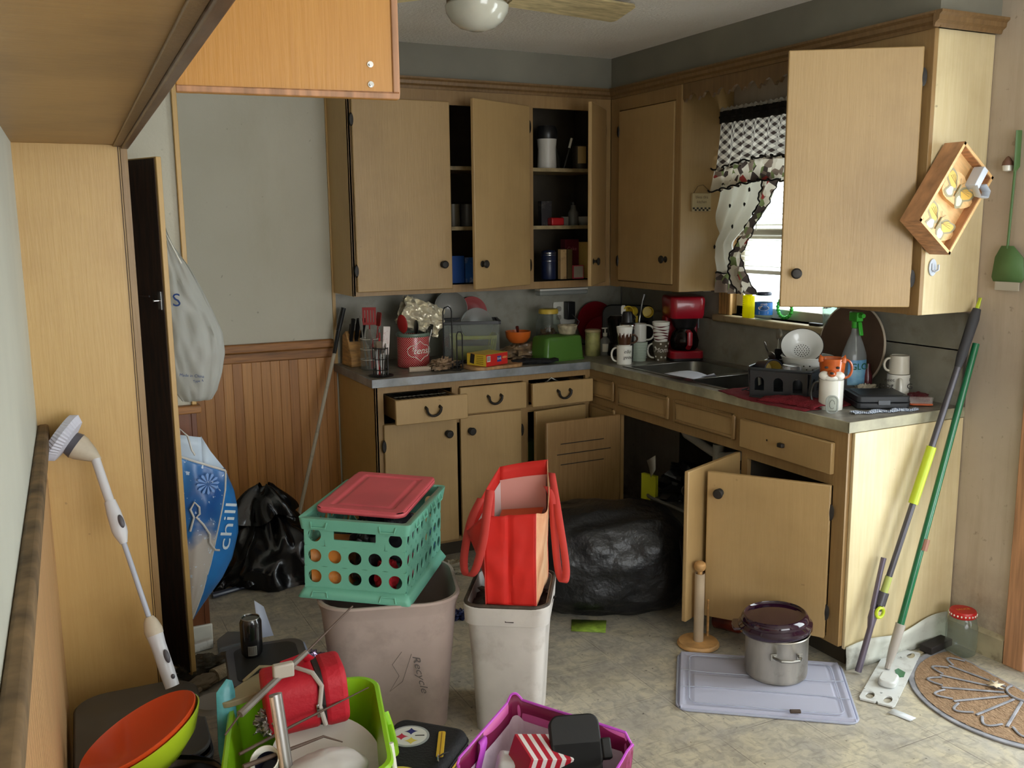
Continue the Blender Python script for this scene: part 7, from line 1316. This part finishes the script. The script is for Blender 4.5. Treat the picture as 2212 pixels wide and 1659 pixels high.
tag(obj('dinner_plate', MB().lathe([(0, 0), (.07, 0), (.08, .006), (.13, .018), (.132, .022), (.08, .011), (0, .006)], 48), mat('scuffed_white_plate', (202, 200, 192), .3, damt=.3), ang=60, M=TM(-2.52, -2.55, .315, rx=.35, rz=.3)), 'white scuffed plate lying in the lime basket below the red cooler', 'plate')
tag(obj('white_jug', MB().blob((0, 0, .05), .10, .07, .05, .1, 2, 3), mat('milky_white', (196, 192, 188), .35), M=TM(-2.55, -2.66, .30)), 'milky white jug at the near side of the lime basket', 'jug')
t = thing('white_cup', 'white cup with dark inside at the near left of the lime basket', 'cup', -2.66, -2.60, .36, rx=.5, ry=-.4); lobj('cup', cupprof(.024, .034, .06), WHITEC, t); lobj('inner', [(.030, .052), (.02, .012), (0, .01)], mat('navy_inner', (30, 32, 50), .4), t)
tag(obj('tin_can', MB().lathe([(0, 0), (.03, 0), (.034, .01), (.034, .05), (.030, .06), (0, .06)], 28), mat('dirty_tan_can', (176, 160, 140), .5, damt=.9, dark=(60, 62, 60), dscale=18), M=TM(-2.62, -2.71, .34, ry=1.4, rz=.2)), 'small dirty tan can at the bottom edge of the heap', 'can')
tag(obj('flip_flop', MB().prism([(.13*math.cos(q)*(1 if math.cos(q) > 0 else .9), .042*math.sin(q)*(1+.2*math.cos(q))) for q in [2*PI*i/32 for i in range(32)]], 0, .016).tube([(.08, 0, .016), (.02, .035, .035), (-.03, .04, .016)], .005, 6).tube([(.08, 0, .016), (.02, -.035, .035), (-.03, -.04, .016)], .005, 6), mat('mould_tan', (150, 140, 110), .6, damt=1, dark=(74, 70, 50), dscale=12), bevel=.004, M=TM(-2.615, -2.31, .425, rz=.35, ry=-.12)), 'tan and green stained sandal on the left rim of the lime basket', 'sandal')
tag(obj('steel_scourer', MB().blob((0, 0, .02), .035, .03, .03, .6, 5, 4, 36, 24), mat('scourer', (150, 148, 144), .3, metal=.8, bump=1, bscale=60), M=TM(-2.63, -2.46, .385)), 'silver steel wool scourer in the lime basket', 'scourer')
# umbrella like rod frame
WOODP = mat('weathered_pole', (168, 138, 110), .4, var=.3, vscale=4, stretch=(20, 20, 1)); t = thing('broken_umbrella', 'bare broken umbrella frame with flat metal shaft sticking out of the heap', 'umbrella', -2.63, -2.66, .0)
PMET = mat('dull_silver_shaft', (150, 146, 142), .3, metal=.7); obj('shaft', MB().tube([(.010, -.06, .03), (.0, .0, .30), (-.012, .06, .545)], .013, 12, flat=(1.2, .9)), PMET, t); obj('wood_side', MB().tube([(.0, -.075, .03), (-.012, -.012, .30), (-.024, .048, .545)], .005, 6), WOODP, t)
obj('cross_tube', MB().tube([(-.09, .08, .505), (.02, .16, .535), (.10, .21, .56)], [.009, .008, .007], 8), mat('grey_brown_tube', (112, 104, 94), .4), t); obj('tube_tip', MB().tube([(.10, .21, .56), (.26, .34, .60)], .0025, 6), mat('rust_rib', (84, 66, 54), .6), t); obj('tube_tip', MB().tube([(-.09, .08, .505), (-.13, .05, .48)], .0025, 6), MATS['rust_rib'], t)
obj('joint_plate', MB().box(.03, .16, .55, .05, .02, .035), mat('joint_white', (176, 168, 156), .4), t, bevel=.004); obj('rib', MB().tube([(-.10, .06, .42), (.04, .12, .425), (.24, .16, .455)], [.004, .0035, .0015], 6), mat('rust_rib', (84, 66, 54)), t); obj('rib', MB().tube([(-.10, .02, .41), (.10, .08, .40), (.14, .06, .385)], [.006, .003, .0015], 6), mat('rust_rib', (84, 66, 54)), t)
tag(obj('turquoise_racket', MB().tube([(.012, 0, .10), (.0, 0, .30), (.002, .01, .45), (.014, .02, .475)], [.010, .020, .018, .006], 14, flat=(.45, 1.3)), mat('turquoise_foil', (96, 180, 190), .25, var=.4, vscale=10), M=TM(-2.715, -2.345, .0, rx=.02)), 'turquoise foil strip standing against the left side of the lime basket', 'strip')
def cush(u, v): a = 2*PI*u; r = v; return (.085*r*math.cos(a)*(1+.15*math.cos(2*a)), .10*r*math.sin(a), .03*(1-r**3)*(1)+.0)
tag(obj('green_cushion', MB().grid(cush, 40, 12, closeu=True), mat('sage_green_cloth', (70, 106, 70), .85, bump=.2, bscale=60), solid=.004, M=TM(-2.800, -2.665, .325, rz=.3)), 'green quilted pad at the lower left edge of the heap', 'pad')
tag(obj('pad_support', MB().prism(rrect(.11, .14, .03), 0, .322), mat('dark_carton', (40, 34, 28), .7), bevel=.004, M=TM(-2.805, -2.665, .0)), 'dark carton under the green quilted pad', 'box')
t = thing('foil_cup', 'purple foil wrapped cup behind the red cooler', 'cup', -2.37, -1.87, .0); lobj('cup', [(0, 0), (.04, 0), (.052, .20), (.052, .205), (0, .205)], mat('dusty_grey_cup', (104, 100, 94), .5), t); obj('foil_cap', MB().blob((0, 0, .235), .045, .04, .042, .5, 4, 6), mat('purple_foil', (170, 150, 190), .15, metal=.8, bump=1, bscale=40), t)
# black lunch bag with emblem
t = thing('lunch_bag', 'black lunch bag with round three star football emblem on the floor', 'lunch bag', -2.220, -2.372, 0, rz=-.80); NB = mat('black_nylon', (24, 25, 28), .7, bump=.25, bscale=120)
obj('bag_body', MB().prism(rrect(.225, .255, .04, 6), 0, .188), NB, t, bevel=.022, bseg=4); obj('gold_side', MB().bb(.1135, .1155, -.09, .09, .03, .150), mat('gold_nylon', (230, 190, 50), .6), t, bevel=.004); obj('mesh_pocket', MB().bb(.1155, .1170, -.095, .05, .01, .11), mat('grey_mesh', (150, 156, 164), .7, var=.3, vscale=200), t)
for zz_ in (.160, .140): obj('piping', MB().tube([(x, y, zz_) for x, y in rrect(.229, .259, .041, 6)], .003, 6, closed=True), NB, t)
em = obj('emblem_disc', MB().prism([(.056*math.cos(2*PI*i/40), .056*math.sin(2*PI*i/40)) for i in range(40)], .1880, .1895), mat('emblem_silver', (160, 164, 166), .4), t, M=TM(-.035, .030, 0))
obj('emblem_white', MB().prism([(.049*math.cos(2*PI*i/40), .049*math.sin(2*PI*i/40)) for i in range(40)], .1895, .1900), mat('emblem_white', (216, 216, 212), .5), em)
def astroid(r, n=32): return [(r*math.cos(2*PI*i/n)**3, r*math.sin(2*PI*i/n)**3) for i in range(n)]
ea = .8-.42
for (dx, dy, c_, nm) in ((.004, .023, (34, 40, 110), 'blue_star'), (-.022, -.003, (186, 44, 70), 'red_star'), (.006, -.026, (220, 200, 90), 'gold_star')):
    x_, y_ = dx*math.cos(ea)-dy*math.sin(ea), dx*math.sin(ea)+dy*math.cos(ea); obj(nm, MB().prism(astroid(.019), 0, .0004, TM(x_, y_, .1901, rz=ea)), mat(nm, c_, .5), em, smooth=False)
obj('emblem_bar', MB().box(0, 0, 0, .026, .004, .0004, M=TM(.029*math.cos(ea), .029*math.sin(ea), .1903, rz=ea)), INK, em, smooth=False)
GZ = mat('gold_zip', (220, 178, 50), .5); obj('gold_zip', MB().prism(rrect(.020, .130, .006), .188, .1915, TM(.066, .018, 0, rz=.35)), GZ, t, bevel=.001); obj('zip_groove', MB().prism(rrect(.003, .12, .001), .1915, .1920, TM(.066, .018, 0, rz=.35)), mat('zip_brown', (150, 110, 40), .5), t); obj('zip_pull', MB().tube([(.084, -.040, .193), (.089, -.055, .196), (.096, -.072, .194)], .003, 6), CHROME, t); obj('pull_cord', MB().tube([(.088, -.055, .196), (.098, -.040, .200), (.106, -.022, .196)], .002, 6), INK, t)
tag(obj('yellow_tub', MB().lathe([(0, .0), (.055, 0), (.060, .10), (.062, .105), (.060, .112), (0, .115)], 32), mat('pale_yellow_tub', (222, 204, 90), .45), M=TM(-2.355, -2.600, .0) @ Matrix.Diagonal((1, 1, 2.2, 1))), 'pale yellow tub at the bottom edge before the black lunch bag', 'tub')
# magenta tote with contents
t = thing('shopping_tote', 'open magenta and pink leaf print shopping tote in the foreground', 'tote bag', -2.035, -2.785, 0, rz=-.93)
m, nt, L, b = nodemat('magenta_leaf_print', .55); uv = coords(nt, out='UV'); mp = nd(nt, 'ShaderNodeMapping'); mp.inputs['Scale'].default_value = (9, 3.5, 1); mp.inputs['Rotation'].default_value = (0, 0, .5); L.new(uv, mp.inputs[0])
vo = nd(nt, 'ShaderNodeTexVoronoi'); vo.inputs['Scale'].default_value = 1.6; L.new(mp.outputs[0], vo.inputs['Vector']); L.new(mix_(nt, math_(nt, 'LESS_THAN', vo.outputs['Distance'], .33), (122, 8, 66), (206, 92, 160)), b.inputs['Base Color']); MG = m
LIL = mat('lilac_handle', (196, 80, 200), .5); LN = mat('white_pink_lining', (222, 200, 216), .6, bump=.4, bscale=25)
tw, td, th = .30, .27, .33
def tp(u, flare=0): # perimeter
    q = rrect(tw+flare, td+flare, .03, 3); n = len(q); i = int(u*n) % n; j = (i+1) % n; f = u*n-int(u*n); return (q[i][0]*(1-f)+q[j][0]*f, q[i][1]*(1-f)+q[j][1]*f)
def toteh(u): return th+.045*math.exp(-((u-.34)/.13)**2)-.02*math.exp(-((u-.10)/.08)**2)
def tw_(u, v): x, y = tp(u, .05*v); k = 1+.03*mnoise.noise(Vector((x*9, y*9, v*4))); return (x*k, y*k, .003+(toteh(u)-.003)*v)
mb = MB().grid(tw_, 96, 16, closeu=True); obj('tote_wall', mb, MG, t, solid=.003); obj('lining', MB().grid(lambda u, v: tuple(c*(.975 if i < 2 else 1) for i, c in enumerate(tw_(u, .05+.80*v))), 96, 12, closeu=True), LN, t); obj('tote_bottom', MB().prism(rrect(tw, td, .03), .001, .006), LN, t)
obj('rim_tape', MB().tube([tw_(i/96, 1) for i in range(96)], .0035, 6, closed=True), LIL, t)
def band(pts, w_, d):
    P_ = [Vector(p) for p in pts]; mb = MB(); vs = []
    for p in P_: vs += [tuple(p-d*w_), tuple(p+d*w_)]
    return mb.add(vs, [(2*i, 2*i+2, 2*i+3, 2*i+1) for i in range(len(P_)-1)])
obj('handle_strap', band([(-.165+.012*math.sin(k*.8), -.03-.006*k, .34-.045*k+.10*math.sin(k*.45)) for k in range(8)], .018, Vector((0, 1, 0))), LIL, t, solid=.002); obj('handle_strap', band([(.175+.02*math.sin(k*.5), -.02, .335-.04*k) for k in range(7)], .018, Vector((0, 1, 0))), LIL, t, solid=.002)
TMX = t.matrix_basis.copy()
def intote(name, lab, cat, mb, m, M, **k): return tag(obj(name, mb, m, M=TMX @ M, **k), lab, cat)
intote('black_organizer', 'matte black plastic caddy standing in the magenta tote', 'caddy', MB().prism(rrect(.125, .13, .025, 5), 0, .03).prism([(-.062, 0), (.062, 0), (.052, -.16), (-.052, -.16)], .0, .03).box(.074, -.02, .015, .024, .05, .03), mat('matte_black', (14, 14, 15), .6), TM(.045, .065, .330, rx=.9, rz=.6), bevel=.004)
m, nt, L, b = nodemat('red_white_stripe', .5); s = sep(nt, coords(nt)); L.new(mix_(nt, math_(nt, 'GREATER_THAN', math_(nt, 'FRACT', math_(nt, 'MULTIPLY', math_(nt, 'ADD', s[0], 5), 38)), .45), (216, 210, 206), (170, 24, 44)), b.inputs['Base Color'])
intote('striped_carton', 'red and white striped carton in the magenta tote', 'carton', MB().box(0, 0, 0, .12, .10, .16), m, TM(-.03, -.005, .265, rx=.15, ry=.25, rz=.9), bevel=.001, smooth=False)
intote('napkin_pack', 'white paper napkin pack beside the striped carton in the tote', 'pack', MB().box(0, 0, 0, .10, .07, .16), mat('soft_white_pack', (204, 204, 200), .5, var=.08), TM(-.085, -.02, .225, ry=.2, rz=.5), bevel=.014)
intote('brown_carton', 'brown cardboard carton at the near side of the magenta tote', 'carton', MB().box(0, 0, 0, .09, .07, .20), mat('kraft', (152, 112, 76), .7, var=.1), TM(.07, -.06, .15, rz=.3), bevel=.001, smooth=False)
tag(obj('magenta_flap', MB().add([(-1.80, -2.84, .20), (-1.72, -2.86, .03), (-1.80, -2.95, .02), (-1.88, -2.93, .18)], [(0, 1, 2, 3)]), mat('deep_magenta', (110, 10, 56), .5), solid=.003), 'deep magenta bag flap spilling right of the pink tote', 'flap')
# ---------------------------------------------------------------- small contents of drawers and gaps
t = thing('wire_organizer', 'black wire organizer lying in the left open drawer', 'organizer', -1.50, -.60, .748)
mb = MB()
for k in range(13): mb.tube([(-.13+.0215*k, -.09, .075), (-.13+.0215*k, .10, .075)], .0018, 5)
for y in (-.09, 0, .10): mb.tube([(-.13, y, .075), (.13, y, .075)], .0026, 5)
for x in (-.13, .13):
    for y in (-.09, .10): mb.tube([(x, y, 0), (x, y, .075)], .0026, 5)
obj('wire_grid', mb, STEEL, t)
tag(obj('drawer_liner_tray', MB().prism(rrect(.27, .30, .02), 0, .05), BLACKP, bevel=.003, M=TM(-1.50, -.50, .744)), 'black tray filling the left open drawer', 'tray')
tag(obj('can_opener', MB().tube([(-.05, 0, .02), (.0, .0, .055), (.05, .01, .03)], .006, 8), STEEL, M=TM(-.80, -.585, .79)), 'steel tool poking up in the right open drawer', 'opener')
tag(obj('drawer_clutter', MB().blob((0, 0, .03), .14, .12, .04, .6, 4, 3, zmin=0), BLACKP, M=TM(-.77, -.45, .745)), 'dark clutter filling the right open drawer', 'clutter')
tag(obj('green_box', MB().box(0, 0, .05, .12, .10, .10), mat('dull_green_box', (80, 110, 50), .5), bevel=.002, M=TM(-.86, -.40, .40)), 'dull green box on the shelf behind the ajar base door', 'box')
tag(obj('cupboard_shelf', MB().bb(-.94, -.60, -.56, -.02, .385, .398), SHELFM, smooth=False), 'painted shelf inside the ajar base cupboard', 'shelf')
